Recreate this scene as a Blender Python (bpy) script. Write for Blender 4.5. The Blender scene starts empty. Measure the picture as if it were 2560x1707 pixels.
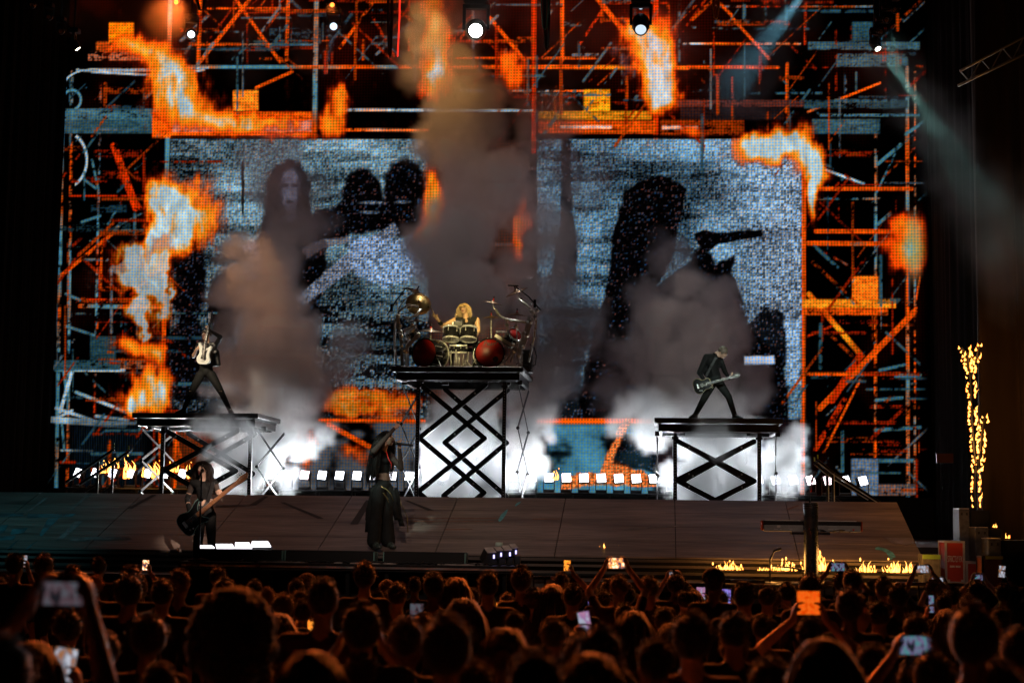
import bpy, bmesh, math, random
import numpy as np
from mathutils import Vector, Matrix, Euler

# ------------------------------------------------------------------ camera, world, exposure
scene = bpy.context.scene
col = scene.collection
F, CX, CY = 4000.0, 1280.0, 853.5           # focal length and centre in photo pixels (2560 x 1707)
YAW, PITCH, ROLL = math.radians(5.43), math.radians(6.2), math.radians(0.72)
CAM = Vector((0, 0, 2.3))
RM = (Matrix.Rotation(YAW, 3, 'Z') @ Matrix.Rotation(math.pi/2 + PITCH, 3, 'X') @ Matrix.Rotation(ROLL, 3, 'Z'))
cd = bpy.data.cameras.new('camera')
cam = bpy.data.objects.new('camera', cd)
col.objects.link(cam)
cam.matrix_world = Matrix.Translation(CAM) @ RM.to_4x4()
cd.sensor_width = 36.0
cd.lens = 36.0*F/2560
cd.clip_end = 300
cd.dof.use_dof = True
cd.dof.focus_distance = 27.0
cd.dof.aperture_fstop = 2.0
scene.camera = cam

w = bpy.data.worlds.new('World')
scene.world = w
w.use_nodes = True
wn = w.node_tree.nodes
sky = wn.new('ShaderNodeTexSky')
sky.sky_type = 'NISHITA'
sky.sun_disc = False
sky.sun_elevation = math.radians(-8)
sky.sun_rotation = math.radians(200)
w.node_tree.links.new(sky.outputs[0], wn['Background'].inputs[0])
wn['Background'].inputs[1].default_value = 0.02     # night: the sun is below the horizon
scene.view_settings.view_transform = 'Standard'
scene.view_settings.look = 'None'
scene.view_settings.exposure = 0.0
scene.view_settings.gamma = 1.0
cy = scene.cycles
cy.use_denoising = True
cy.max_bounces = 5
cy.diffuse_bounces = 2
cy.glossy_bounces = 2
cy.transmission_bounces = 3
cy.transparent_max_bounces = 8
cy.volume_bounces = 2
cy.volume_step_rate = 2.0
cy.volume_max_steps = 256
cy.sample_clamp_indirect = 6.0
cy.use_fast_gi = False

random.seed(7)
R = math.radians

def ray(px, py):
    return (RM @ Vector(((px-CX)/F, -(py-CY)/F, -1.0)))
def P(px, py, Y):
    d = ray(px, py)
    return CAM + d*((Y-CAM.y)/d.y)
def PZ(px, py, z):
    d = ray(px, py)
    return CAM + d*((z-CAM.z)/d.z)
def PP(px, py, p0, n):
    d = ray(px, py)
    return CAM + d*((p0-CAM).dot(n)/d.dot(n))
def proj(v):
    q = RM.transposed() @ (Vector(v)-CAM)
    return (CX + F*q.x/-q.z, CY - F*q.y/-q.z)

# ------------------------------------------------------------------ materials
MATS = {}
def mat(name, colr=(.5,.5,.5), rough=.5, metal=0., spec=.5, var=0., scale=8., bump=0., emit=None, estr=0.,
        trans=0., sheen=0., aniso=None, alpha=1.):
    if name in MATS: return MATS[name]
    m = bpy.data.materials.new(name); m.use_nodes = True
    nt = m.node_tree; b = nt.nodes['Principled BSDF']
    b.inputs['Base Color'].default_value = (*colr, 1)
    b.inputs['Roughness'].default_value = rough
    b.inputs['Metallic'].default_value = metal
    b.inputs['Specular IOR Level'].default_value = spec
    b.inputs['Transmission Weight'].default_value = trans
    b.inputs['Sheen Weight'].default_value = sheen
    b.inputs['Alpha'].default_value = alpha
    if emit:
        b.inputs['Emission Color'].default_value = (*emit, 1)
        b.inputs['Emission Strength'].default_value = estr
    if var or bump:
        tc = nt.nodes.new('ShaderNodeTexCoord')
        n = nt.nodes.new('ShaderNodeTexNoise'); n.inputs['Scale'].default_value = scale
        n.inputs['Detail'].default_value = 6
        if aniso:
            mp = nt.nodes.new('ShaderNodeMapping'); mp.inputs['Scale'].default_value = aniso
            nt.links.new(tc.outputs['Object'], mp.inputs[0]); nt.links.new(mp.outputs[0], n.inputs['Vector'])
        else:
            nt.links.new(tc.outputs['Object'], n.inputs['Vector'])
        if var:
            cr = nt.nodes.new('ShaderNodeValToRGB')
            lo = [max(0, c*(1-var)) for c in colr]; hi = [min(1, c*(1+var)) for c in colr]
            cr.color_ramp.elements[0].position = .3; cr.color_ramp.elements[1].position = .7
            cr.color_ramp.elements[0].color = (*lo, 1); cr.color_ramp.elements[1].color = (*hi, 1)
            nt.links.new(n.outputs[0], cr.inputs[0]); nt.links.new(cr.outputs[0], b.inputs['Base Color'])
            mr = nt.nodes.new('ShaderNodeMapRange')
            mr.inputs['To Min'].default_value = max(.05, rough-.15); mr.inputs['To Max'].default_value = min(1, rough+.15)
            nt.links.new(n.outputs[0], mr.inputs[0]); nt.links.new(mr.outputs[0], b.inputs['Roughness'])
        if bump:
            bp = nt.nodes.new('ShaderNodeBump'); bp.inputs['Strength'].default_value = bump
            nt.links.new(n.outputs[0], bp.inputs['Height']); nt.links.new(bp.outputs[0], b.inputs['Normal'])
    MATS[name] = m
    return m
def emat(name, colr, strength):
    if name in MATS: return MATS[name]
    m = bpy.data.materials.new(name); m.use_nodes = True
    nt = m.node_tree; nt.nodes.remove(nt.nodes['Principled BSDF'])
    e = nt.nodes.new('ShaderNodeEmission'); e.inputs[0].default_value = (*colr, 1); e.inputs[1].default_value = strength
    nt.links.new(e.outputs[0], nt.nodes['Material Output'].inputs[0])
    MATS[name] = m
    return m

BLACK = mat('black_paint', (.012,.012,.013), .45, var=.3, scale=20)
MATTE = mat('matte_black', (.01,.01,.01), .85, var=.3, scale=6)
STEELB = mat('black_steel', (.018,.018,.02), .35, metal=.3, var=.3, scale=14)
CHROME = mat('chrome', (.80,.80,.78), .28, metal=.5, var=.1)
ALU = mat('aluminium', (.62,.60,.58), .38, metal=.4, var=.15, scale=10)
LIGHTBAR = mat('bare_metal_bar', (.72,.68,.65), .45, metal=.35, var=.15, scale=10)
RUBBER = mat('rubber', (.015,.015,.015), .7)

# ------------------------------------------------------------------ mesh helpers
class MB:
    def __init__(s): s.v = []; s.f = []; s.m = []
    def add(s, vs, fs, mi=0):
        o = len(s.v); s.v += [tuple(v) for v in vs]
        s.f += [tuple(i+o for i in f) for f in fs]; s.m += [mi]*len(fs)
        return s
    def box(s, c, d, rot=None, mi=0, bev=0.):
        c = Vector(c); h = Vector(d)/2
        if bev > 0:
            b = min(bev, min(h)*.9); vs = []; 
            bm = bmesh.new(); bmesh.ops.create_cube(bm, size=1)
            for v in bm.verts: v.co = Vector((v.co.x*d[0], v.co.y*d[1], v.co.z*d[2]))
            bmesh.ops.bevel(bm, geom=bm.edges[:], offset=b, segments=1, affect='EDGES')
            vs = [v.co.copy() for v in bm.verts]; bm.verts.index_update()
            fs = [tuple(v.index for v in f.verts) for f in bm.faces]; bm.free()
        else:
            vs = [Vector((x*h.x, y*h.y, z*h.z)) for x in (-1,1) for y in (-1,1) for z in (-1,1)]
            fs = [(0,1,3,2),(4,6,7,5),(0,4,5,1),(2,3,7,6),(0,2,6,4),(1,5,7,3)]
        if rot is not None: vs = [rot @ v for v in vs]
        return s.add([c+v for v in vs], fs, mi)
    def bar(s, a, b, w, t, up=(0,1,0), mi=0):
        # flat bar from a to b: w across (perpendicular to up), t along up
        a = Vector(a); b = Vector(b); d = (b-a); L = d.length; d = d.normalized()
        u = Vector(up); u = (u - d*u.dot(d)).normalized(); sd = d.cross(u)
        rot = Matrix((d, sd, u)).transposed()
        return s.box((a+b)/2, (L, w, t), rot, mi)
    def tube(s, a, b, r0, r1=None, n=10, mi=0, caps=True):
        return s.path([a, b], [r0, r0 if r1 is None else r1], n, mi, caps)
    def path(s, pts, rs, n=8, mi=0, caps=True):
        pts = [Vector(p) for p in pts]
        if not hasattr(rs, '__len__'): rs = [rs]*len(pts)
        vs = []; prev = None
        for i, p in enumerate(pts):
            d = (pts[min(i+1, len(pts)-1)] - pts[max(i-1, 0)])
            if d.length < 1e-9: d = Vector((0,0,1))
            d.normalize()
            if prev is None:
                u = d.orthogonal().normalized()
            else:
                u = (prev - d*prev.dot(d))
                u = u.normalized() if u.length > 1e-6 else d.orthogonal().normalized()
            prev = u; q = d.cross(u)
            for k in range(n):
                a = 2*math.pi*k/n
                vs.append(p + (u*math.cos(a) + q*math.sin(a))*rs[i])
        fs = []
        for i in range(len(pts)-1):
            for k in range(n):
                fs.append((i*n+k, i*n+(k+1)%n, (i+1)*n+(k+1)%n, (i+1)*n+k))
        if caps:
            fs.append(tuple(range(n-1, -1, -1))); fs.append(tuple((len(pts)-1)*n+k for k in range(n)))
        return s.add(vs, fs, mi)
    def lathe(s, prof, c=(0,0,0), axis=(0,0,1), n=24, mi=0):
        # prof: list of (radius, height) along axis
        c = Vector(c); ax = Vector(axis).normalized(); u = ax.orthogonal().normalized(); q = ax.cross(u)
        vs = []; fs = []
        for r, h in prof:
            for k in range(n):
                a = 2*math.pi*k/n
                vs.append(c + ax*h + (u*math.cos(a)+q*math.sin(a))*max(r, 1e-4))
        for i in range(len(prof)-1):
            for k in range(n):
                fs.append((i*n+k, i*n+(k+1)%n, (i+1)*n+(k+1)%n, (i+1)*n+k))
        return s.add(vs, fs, mi)
    def ell(s, c, r, rot=None, n=12, m=8, mi=0):
        c = Vector(c); r = (r,r,r) if not hasattr(r,'__len__') else r
        vs = [Vector((0,0,r[2]))]
        for i in range(1, m):
            t = math.pi*i/m
            for k in range(n):
                a = 2*math.pi*k/n
                vs.append(Vector((r[0]*math.sin(t)*math.cos(a), r[1]*math.sin(t)*math.sin(a), r[2]*math.cos(t))))
        vs.append(Vector((0,0,-r[2])))
        fs = [(0, 1+k, 1+(k+1)%n) for k in range(n)]
        for i in range(m-2):
            for k in range(n):
                a = 1+i*n+k; b = 1+i*n+(k+1)%n
                fs.append((a, a+n, b+n, b))
        l = len(vs)-1
        fs += [(l, 1+(m-2)*n+(k+1)%n, 1+(m-2)*n+k) for k in range(n)]
        if rot is not None: vs = [rot @ v for v in vs]
        return s.add([c+v for v in vs], fs, mi)
    def prism(s, poly, depth, M=None, mi=0):
        # poly in local xy, extruded along local z from 0 to depth; M: 4x4
        n = len(poly)
        vs = [Vector((x, y, 0)) for x, y in poly] + [Vector((x, y, depth)) for x, y in poly]
        fs = [tuple(range(n-1, -1, -1)), tuple(range(n, 2*n))] + [(i, (i+1)%n, n+(i+1)%n, n+i) for i in range(n)]
        if M is not None: vs = [M @ v for v in vs]
        return s.add(vs, fs, mi)
    def build(s, name, mats, parent=None, smooth=False, origin=None):
        me = bpy.data.meshes.new(name)
        vs = s.v
        if origin is not None:
            o = Vector(origin); vs = [tuple(Vector(v)-o) for v in vs]
        me.from_pydata(vs, [], s.f)
        for m in (mats if isinstance(mats, (list, tuple)) else [mats]): me.materials.append(m)
        if any(s.m): me.polygons.foreach_set('material_index', s.m)
        if smooth: me.polygons.foreach_set('use_smooth', [True]*len(s.f))
        me.update()
        o = bpy.data.objects.new(name, me); col.objects.link(o)
        if parent is not None:
            o.parent = parent
            if origin is None: o.matrix_parent_inverse = parent.matrix_basis.inverted()
        if origin is not None: o.location = origin
        return o
def smooth_by_angle(o, ang=40):
    bm = bmesh.new(); bm.from_mesh(o.data)
    for f in bm.faces: f.smooth = True
    for e in bm.edges:
        if len(e.link_faces) == 2 and e.calc_face_angle(0) > R(ang): e.smooth = False
    bm.to_mesh(o.data); bm.free()
    return o
def empty(name, loc, label=None, cat=None, group=None):
    o = bpy.data.objects.new(name, None); o.empty_display_size = .1
    o.location = loc; col.objects.link(o)
    if label: tag(o, label, cat, group)
    return o
def tag(o, label=None, cat=None, group=None, kind=None):
    if label: o['label'] = label
    if cat: o['category'] = cat
    if group: o['group'] = group
    if kind: o['kind'] = kind
    return o
def copy_tree(o, parent=None):
    c = o.copy(); col.objects.link(c); c.parent = parent
    for ch in [x for x in bpy.data.objects if x.parent == o]: copy_tree(ch, c)
    return c
def ORD(n):
    return f"{n}{'th' if 10 <= n % 100 <= 20 else {1:'st',2:'nd',3:'rd'}.get(n % 10,'th')}"
def spot(name, loc, target, colr, watts, angle=20, blend=.6, radius=.08, parent=None):
    l = bpy.data.lights.new(name, 'SPOT'); l.color = colr; l.energy = watts
    l.spot_size = R(angle); l.spot_blend = blend; l.shadow_soft_size = radius
    o = bpy.data.objects.new(name, l); col.objects.link(o)
    d = Vector(target)-Vector(loc)
    o.rotation_mode = 'QUATERNION'
    q = d.to_track_quat('-Z', 'Y')
    if parent is not None:
        o.parent = parent; o.location = Vector(loc)-parent.location; o.rotation_quaternion = q
    else:
        o.location = loc; o.rotation_quaternion = q
    return o

# numpy noise for the video picture
def _hash(ix, iy, seed):
    h = (ix*374761393 + iy*668265263 + seed*982451653) & 0xffffffff
    h = ((h ^ (h >> 13))*1274126177) & 0xffffffff
    return ((h ^ (h >> 16)) & 0xffff)/65535.0
def vnoise(x, y, seed=0):
    ix = np.floor(x).astype(np.int64); iy = np.floor(y).astype(np.int64)
    fx = x-ix; fy = y-iy
    fx = fx*fx*(3-2*fx); fy = fy*fy*(3-2*fy)
    a = _hash(ix, iy, seed); b = _hash(ix+1, iy, seed); c = _hash(ix, iy+1, seed); d = _hash(ix+1, iy+1, seed)
    return (a*(1-fx)+b*fx)*(1-fy) + (c*(1-fx)+d*fx)*fy
def fbm(x, y, seed=0, oct=4):
    t = 0; amp = .5
    for i in range(oct):
        t = t + amp*vnoise(x, y, seed+i*17); x = x*2.03; y = y*2.03; amp *= .5
    return t/(1-.5**oct)
def sstep(a, b, x):
    t = np.clip((x-a)/(b-a), 0, 1)
    return t*t*(3-2*t)

# lamp powers (W), all of lamps that hang on the rig or the front truss
STROBE_W = 280.0
DRUM_TOP, DRUM_KEY, GTR_KEY, CROWD_W, BEAM_R, FRONT_W, DRUM_FRONT = 1800.0, 1500.0, 900.0, 7000.0, 3600.0, 3600.0, 19000.0
SMOKE_FILL_W = 5600.0  # unseen front lamps added to brighten the smoke
# ------------------------------------------------------------------ ground, stage, drapes
YF, ZF, YB, ZB = 22.5, 1.75, 25.0, 2.575       # raked deck: front edge and ridge
LEDGE = 1.45                                    # flat lip in front of the rake
BACKZ = 1.9                                     # stage floor behind the ridge
YS = 36.0                                       # video wall
DK0 = Vector((0, YF, ZF)); DKN = Vector((0, -(ZB-ZF), YB-YF)).normalized()
def PD(px, py, up=0.): return PP(px, py, DK0 + DKN*up, DKN)

g = MB().add([(-60,-30,0),(60,-30,0),(60,80,0),(-60,80,0)], [(0,1,2,3)]).build('ground', mat('asphalt_ground', (.04,.04,.042), .85, var=.3, scale=3, bump=.2))
tag(g, kind='structure')

XR = PD(2310, 1400).x; PW = (PD(2310,1400).x-PD(1690,1397).x)/2
deckmat = bpy.data.materials.new('printed_deck'); deckmat.use_nodes = True
nt = deckmat.node_tree; bs = nt.nodes['Principled BSDF']
tc = nt.nodes.new('ShaderNodeTexCoord')
def nz(scale, sc, detail=6, dist=0.):
    mp = nt.nodes.new('ShaderNodeMapping'); mp.inputs['Scale'].default_value = sc
    geo = nt.nodes.new('ShaderNodeNewGeometry')
    nt.links.new(geo.outputs['Position'], mp.inputs[0])
    n = nt.nodes.new('ShaderNodeTexNoise'); n.inputs['Scale'].default_value = scale; n.inputs['Detail'].default_value = detail
    n.inputs['Distortion'].default_value = dist
    nt.links.new(mp.outputs[0], n.inputs['Vector']); return n.outputs[0]
n1 = nz(1.4, (.35, 3.2, 3.2)); n2 = nz(9, (.25, 5, 5), 4); n3 = nz(.5, (1,1,1), 2)
mx = nt.nodes.new('ShaderNodeMath'); mx.operation = 'MULTIPLY'; nt.links.new(n1, mx.inputs[0]); nt.links.new(n2, mx.inputs[1])
rp = nt.nodes.new('ShaderNodeValToRGB')
for p_, c_ in ((0., (.055,.045,.045)),):
    rp.color_ramp.elements[0].position = .1; rp.color_ramp.elements[0].color = (.045,.034,.030,1)
rp.color_ramp.elements[1].position = .42; rp.color_ramp.elements[1].color = (.30,.23,.20,1)
nt.links.new(mx.outputs[0], rp.inputs[0]); nt.links.new(rp.outputs[0], bs.inputs['Base Color'])
mr = nt.nodes.new('ShaderNodeMapRange'); mr.inputs['To Min'].default_value = .2; mr.inputs['To Max'].default_value = .55
nt.links.new(n3, mr.inputs[0]); nt.links.new(mr.outputs[0], bs.inputs['Roughness'])
MATS['deck'] = deckmat
COLS, ROWS = 13, 4
XL = XR-COLS*PW
deck = MB()
deck.add([(XL,YF,ZF-.02),(XR,YF,ZF-.02),(XR,YB,ZB-.02),(XL,YB,ZB-.02),(XL,YF,0),(XR,YF,0),(XR,YB,0),(XL,YB,0)],
         [(0,1,2,3),(0,4,5,1),(1,5,6,2),(2,6,7,3),(3,7,4,0)])
deck = deck.build('stage_deck', MATTE)
tag(deck, kind='structure')
sl = (ZB-ZF)/(YB-YF); rl = (YB-YF)/ROWS
pm = None
for i in range(COLS):
    for j in range(ROWS):
        x0 = XL+i*PW; y0 = YF+j*rl
        if pm is None:
            q = MB(); e = .006
            lo = lambda y: ZF+(y-YF)*sl
            q.add([(e,e,e*sl),(PW-e,e,e*sl),(PW-e,rl-e,(rl-e)*sl),(e,rl-e,(rl-e)*sl),
                   (e,e,e*sl-.03),(PW-e,e,e*sl-.03),(PW-e,rl-e,(rl-e)*sl-.03),(e,rl-e,(rl-e)*sl-.03)],
                  [(0,1,2,3),(0,4,5,1),(1,5,6,2),(2,6,7,3),(3,7,4,0)])
            o = q.build('deck_panel', deckmat, None); pm = o
        else:
            o = pm.copy(); col.objects.link(o)
        o.location = (x0, y0, ZF+j*rl*sl); o.parent = deck

# marks on the deck: paint strokes, streaks and tape, plus gobo light painted in dark teal, lying 4 mm proud of the panels
def deck_mark(name, pts, m):
    vs = [PD(x, y, .004) for x, y in pts]
    return MB().add(vs, [tuple(range(len(vs)))]).build(name, m, deck)
TEAL = mat('teal_paint', (.10,.42,.48), .6, var=.5, scale=14)
TEAL_GOBO = mat('painted_teal_gobo', (.03,.13,.15), .55, var=.7, scale=6)  # gobo light falling on the deck, put into a flat colour
GREYP = mat('grey_streak', (.17,.15,.145), .6, var=.5, scale=9)
DARKP = mat('dark_streak', (.03,.026,.026), .6, var=.4, scale=9)
RUST = mat('rust_line', (.24,.11,.06), .6, var=.5, scale=9)
deck_mark('paint_or_light_stroke', [(1245,1300),(1252,1287),(1262,1277),(1270,1272),(1266,1284),(1256,1298),(1249,1304)], TEAL)
deck_mark('paint_or_light_stroke', [(1287,1263),(1292,1257),(1303,1252),(1300,1258),(1290,1265)], TEAL)
deck_mark('paint_or_light_stroke', [(2188,1369),(2196,1366),(2215,1371),(2232,1380),(2240,1392),(2232,1394),(2222,1384),(2206,1376),(2188,1373)], TEAL)
deck_mark('paint_or_light_stroke', [(2216,1382),(2221,1381),(2232,1396),(2226,1398)], TEAL)
deck_mark('paint_patch', [(2206,1343),(2279,1343),(2287,1358),(2262,1361),(2235,1358)], mat('lilac_patch', (.16,.13,.17), .6, var=.5, scale=7))
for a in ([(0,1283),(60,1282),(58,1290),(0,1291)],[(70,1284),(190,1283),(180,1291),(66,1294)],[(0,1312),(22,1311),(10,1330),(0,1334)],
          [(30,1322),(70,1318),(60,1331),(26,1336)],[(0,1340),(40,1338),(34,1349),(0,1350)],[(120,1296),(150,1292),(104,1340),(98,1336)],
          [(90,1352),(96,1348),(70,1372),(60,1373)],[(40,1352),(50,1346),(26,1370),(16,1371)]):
    deck_mark('paint_or_light_stroke', a, TEAL_GOBO)
for a in ([(222,1232),(232,1232),(180,1276),(172,1276)],[(112,1244),(122,1243),(72,1280),(64,1280)],[(180,1342),(320,1340),(330,1347),(176,1352)],
          [(185,1304),(210,1302),(160,1345),(140,1350)],[(540,1262),(620,1261),(618,1264),(540,1267)],[(1560,1322),(1700,1312),(1700,1315),(1560,1325)]):
    deck_mark('floor_streak', a, GREYP)
for a in ([(915,1250),(930,1250),(895,1309),(875,1310)],[(660,1240),(672,1240),(640,1262),(622,1262)],[(700,1255),(712,1255),(810,1295),(795,1296)],
          [(1010,1250),(1020,1250),(1085,1275),(1070,1276)],[(380,1236),(392,1236),(330,1270),(318,1270)]):
    deck_mark('floor_streak', a, DARKP)
for a in ([(1010,1294),(1240,1294),(1240,1296),(1010,1296)],[(1015,1302),(1235,1302),(1235,1303.5),(1015,1303.5)],[(1330,1296),(1400,1295),(1400,1297),(1330,1298)],
          [(1965,1272),(1995,1262),(1997,1264),(1967,1274)],[(1110,1322),(1180,1321),(1180,1323),(1110,1324)]):
    deck_mark('rust_streak', a, RUST)

# lip, fascia, floor behind the ridge
lip = MB(); X0, X1 = XL, P(2470,1420,21.4).x
lip.box(((X0+X1)/2, (21.3+YF)/2, LEDGE-.06), (X1-X0, YF-21.3, .12))
lip.box(((X0+X1)/2, 21.34, LEDGE-.22), (X1-X0, .06, .06))
for yy, zz in ((22.42, ZF-.05), (22.44, ZF-.13), (22.40, ZF-.22)):
    lip.box(((X0+XR)/2, yy, zz), (XR-X0, .05, .035))
lip = lip.build('stage_lip', mat('stage_edge', (.10,.08,.07), .5, var=.4, scale=3, aniso=(.3,4,4))); tag(lip, kind='structure')
fas = MB().box(((X0+X1)/2, 21.5, .66), (X1-X0, .1, 1.3)).build('stage_fascia', MATTE); tag(fas, kind='structure')
bk = MB().box((-4, 31.5, BACKZ-.1), (34, 13.2, .2)).build('stage_floor', mat('stage_black_floor', (.02,.02,.021), .4, var=.4, scale=2)); tag(bk, kind='structure')
rt = MB().box((P(2450,1400,24).x, 26, LEDGE-.1), (5.6, 9, .2)).build('side_stage_floor', mat('plywood_edge', (.16,.09,.045), .6, var=.4, scale=3, aniso=(.3,3,3))); tag(rt, kind='structure')
lt = MB().box((XL-3, 27, ZF-.3), (5.6, 12, .2)).build('side_stage_floor', MATTE); tag(lt, kind='structure')

def drape(name, pts, z0, z1, m, amp, wl, seed, label):
    rnd = random.Random(seed); q = MB(); vs = []
    path = []
    for a, b in zip(pts[:-1], pts[1:]):
        a = Vector(a); b = Vector(b); n = max(2, int((b-a).length/.045))
        for i in range(n): path.append(a.lerp(b, i/n))
    path.append(Vector(pts[-1])); L = len(path); ph = [rnd.uniform(0,6) for _ in range(4)]; H = 14
    for i, p in enumerate(path):
        t = i*.045
        d = (path[min(i+1,L-1)]-path[max(i-1,0)]).normalized(); nrm = Vector((-d.y, d.x))
        for k in range(H+1):
            s = k/H
            off = amp*(math.sin(2*math.pi*t/wl + ph[0] + .8*math.sin(s*3+ph[1])) + .6*math.sin(2*math.pi*t/(wl*.53)+ph[2]+s*1.3) + .4*math.sin(2*math.pi*t/(wl*2.1)+ph[3]-s*2))*(.55+.6*(1-s))
            vs.append((p.x+nrm.x*off, p.y+nrm.y*off, z0+(z1-z0)*s))
    fs = [(i*(H+1)+k, (i+1)*(H+1)+k, (i+1)*(H+1)+k+1, i*(H+1)+k+1) for i in range(L-1) for k in range(H)]
    o = q.add(vs, fs).build(name, m, smooth=True)
    sm = o.modifiers.new('s', 'SOLIDIFY'); sm.thickness = .01
    tag(o, label, 'curtain'); return o
a = P(2425, 900, 27.5); b = P(2640, 900, 26.0)
drape('side_curtain', [(a.x,a.y), (b.x,b.y), (b.x+3, 22)], LEDGE, 16, mat('brown_drape', (.038,.023,.017), .9, var=.8, scale=2.2, aniso=(1,1,.12)), .20, .80, 3, 'heavy brown stage curtain in folds at the right edge')
a = P(2318, 900, 36.6); b = P(2445, 900, 29)
drape('masking_curtain', [(a.x,36.4), (b.x+1.5,29.5)], 1.4, 17, mat('black_drape', (.006,.006,.006), .95, var=.3, scale=3), .05, .4, 5, 'black masking curtain between the video wall and the brown curtain')
a = P(100, 900, 35)
drape('masking_curtain', [(a.x,36.6), (a.x-.4,33), (a.x-2.5,30), (a.x-2.6, 24)], 1.4, 17, mat('deep_black_drape', (.0015,.0015,.0015), 1., spec=.1), .05, .4, 8, 'black masking curtain along the left edge of the stage')
bw = MB().box((-4, 40, 9), (44, .3, 19)).build('back_wall', MATTE); tag(bw, kind='structure')

# ------------------------------------------------------------------ video wall
GX0, GX1 = P(112,600,YS).x, P(2322,600,YS).x
GZ0, GZ1 = P(1280,1232,YS).z, P(1280,-110,YS).z
NX = 860; NZ = int(NX*(GZ1-GZ0)/(GX1-GX0))
xs = np.linspace(GX0, GX1, NX); zs = np.linspace(GZ0, GZ1, NZ)
GXX, GZZ = np.meshgrid(xs, zs)
RMn = np.array(RM)
d3 = np.stack([GXX-CAM.x, np.full_like(GXX, YS-CAM.y), GZZ-CAM.z], -1) @ RMn
X = CX + F*d3[...,0]/-d3[...,2]; Y = CY - F*d3[...,1]/-d3[...,2]
img = np.zeros((NZ, NX, 3)) + np.array([.012,.010,.010])
cellr = _hash(np.floor(X/4).astype(np.int64), np.floor(Y/4).astype(np.int64), 3)
fine = vnoise(X/4, Y/4, 91)
ORG = np.array([1.,.36,.06]); ORD_ = np.array([.8,.2,.02]); TL = np.array([.30,.52,.58]); TLD = np.array([.12,.22,.26]); WH = np.array([.82,.95,1.]); YEL = np.array([1.,.62,.12])
XF, YFUL, IMGF, CELLF, FINEF = X, Y, img, cellr, fine
def over(mask, c):
    m = np.clip(mask, 0, 1)[..., None]
    img[...] = img*(1-m) + np.asarray(c)*m
def window(x0, y0, x1, y1, pad=30):
    # work only on the part of the grid that a shape can touch
    global X, Y, img, cellr, fine
    c0 = int(np.clip(np.searchsorted(XF[NZ//2], x0-pad-14), 0, NX-2)); c1 = int(np.clip(np.searchsorted(XF[NZ//2], x1+pad+14), c0+2, NX))
    yc = YFUL[::-1, NX//2]
    r1 = NZ-int(np.clip(np.searchsorted(yc, y0-pad-20), 0, NZ-2)); r0 = NZ-int(np.clip(np.searchsorted(yc, y1+pad+20), 2, NZ))
    r0 = min(r0, r1-2)
    X, Y, img, cellr, fine = XF[r0:r1, c0:c1], YFUL[r0:r1, c0:c1], IMGF[r0:r1, c0:c1], CELLF[r0:r1, c0:c1], FINEF[r0:r1, c0:c1]
def full():
    global X, Y, img, cellr, fine
    X, Y, img, cellr, fine = XF, YFUL, IMGF, CELLF, FINEF
def segd(x0, y0, x1, y1):
    dx, dy = x1-x0, y1-y0; L2 = dx*dx+dy*dy
    t = np.clip(((X-x0)*dx+(Y-y0)*dy)/L2, 0, 1)
    return np.hypot(X-x0-t*dx, Y-y0-t*dy), t
def bar_(x0, y0, x1, y1, wd, c, brk=.25, op=1., seed=1, c2=None):
    window(min(x0,x1), min(y0,y1), max(x0,x1), max(y0,y1))
    d, t = segd(x0, y0, x1, y1)
    n = fbm(X/9, Y/9, seed)*.6 + fbm(X/45, Y/45, seed+5)*.4
    m = sstep(wd/2+1.6, wd/2-1.6, d)*sstep(brk-.08, brk+.1, n)*op
    cc = np.asarray(c)*(.40+.75*n)[..., None]
    if c2 is not None: 
        k = sstep(.35,.65,fbm(X/130, Y/130, seed+9))[..., None]; cc = cc*(1-k)+np.asarray(c2)*(.6+.7*n)[..., None]*k
    over(m, cc); full()
def rect_(x0, y0, x1, y1, c, seed=2, brk=.2, op=1., soft=2.):
    window(x0, y0, x1, y1)
    m = sstep(x0-soft, x0+soft, X)*sstep(x1+soft, x1-soft, X)*sstep(y0-soft, y0+soft, Y)*sstep(y1+soft, y1-soft, Y)
    n = fbm(X/26, Y/7, seed)*.7 + fine*.3
    over(m*sstep(brk-.06, brk+.1, n)*op, np.asarray(c)*(.45+1.0*n)[..., None]); full()
def windowed(fn, box):
    window(*box); r = fn(); sub = X; full()
    out = np.zeros(XF.shape)
    o = (sub.__array_interface__['data'][0]-XF.__array_interface__['data'][0])//8
    r0, c0 = divmod(o, NX); out[r0:r0+sub.shape[0], c0:c0+sub.shape[1]] = r
    return out
def poly_mask(pts, soft=3., wob=0., seed=4):
    px = [p[0] for p in pts]; py = [p[1] for p in pts]
    return windowed(lambda: _poly_mask(pts, soft, wob, seed), (min(px), min(py), max(px), max(py)))
def ellm(cx, cy, rx, ry, soft=.12, wob=.12, seed=6):
    k = 1+soft+wob
    return windowed(lambda: _ellm(cx, cy, rx, ry, soft, wob, seed), (cx-rx*k, cy-ry*k, cx+rx*k, cy+ry*k))
def _poly_mask(pts, soft=3., wob=0., seed=4):
    xx = X + wob*(fbm(X/22, Y/22, seed)-.5)*2; yy = Y + wob*(fbm(X/22+50, Y/22, seed+3)-.5)*2
    inside = np.zeros(X.shape, bool); dmin = np.full(X.shape, 1e9)
    n = len(pts)
    for i in range(n):
        x0, y0 = pts[i]; x1, y1 = pts[(i+1) % n]
        c = ((y0 > yy) != (y1 > yy)) & (xx < (x1-x0)*(yy-y0)/((y1-y0) if y1 != y0 else 1e-9)+x0)
        inside ^= c
        dx, dy = x1-x0, y1-y0; t = np.clip(((xx-x0)*dx+(yy-y0)*dy)/(dx*dx+dy*dy+1e-9), 0, 1)
        dmin = np.minimum(dmin, np.hypot(xx-x0-t*dx, yy-y0-t*dy))
    return sstep(-soft, soft, np.where(inside, dmin, -dmin))
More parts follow.
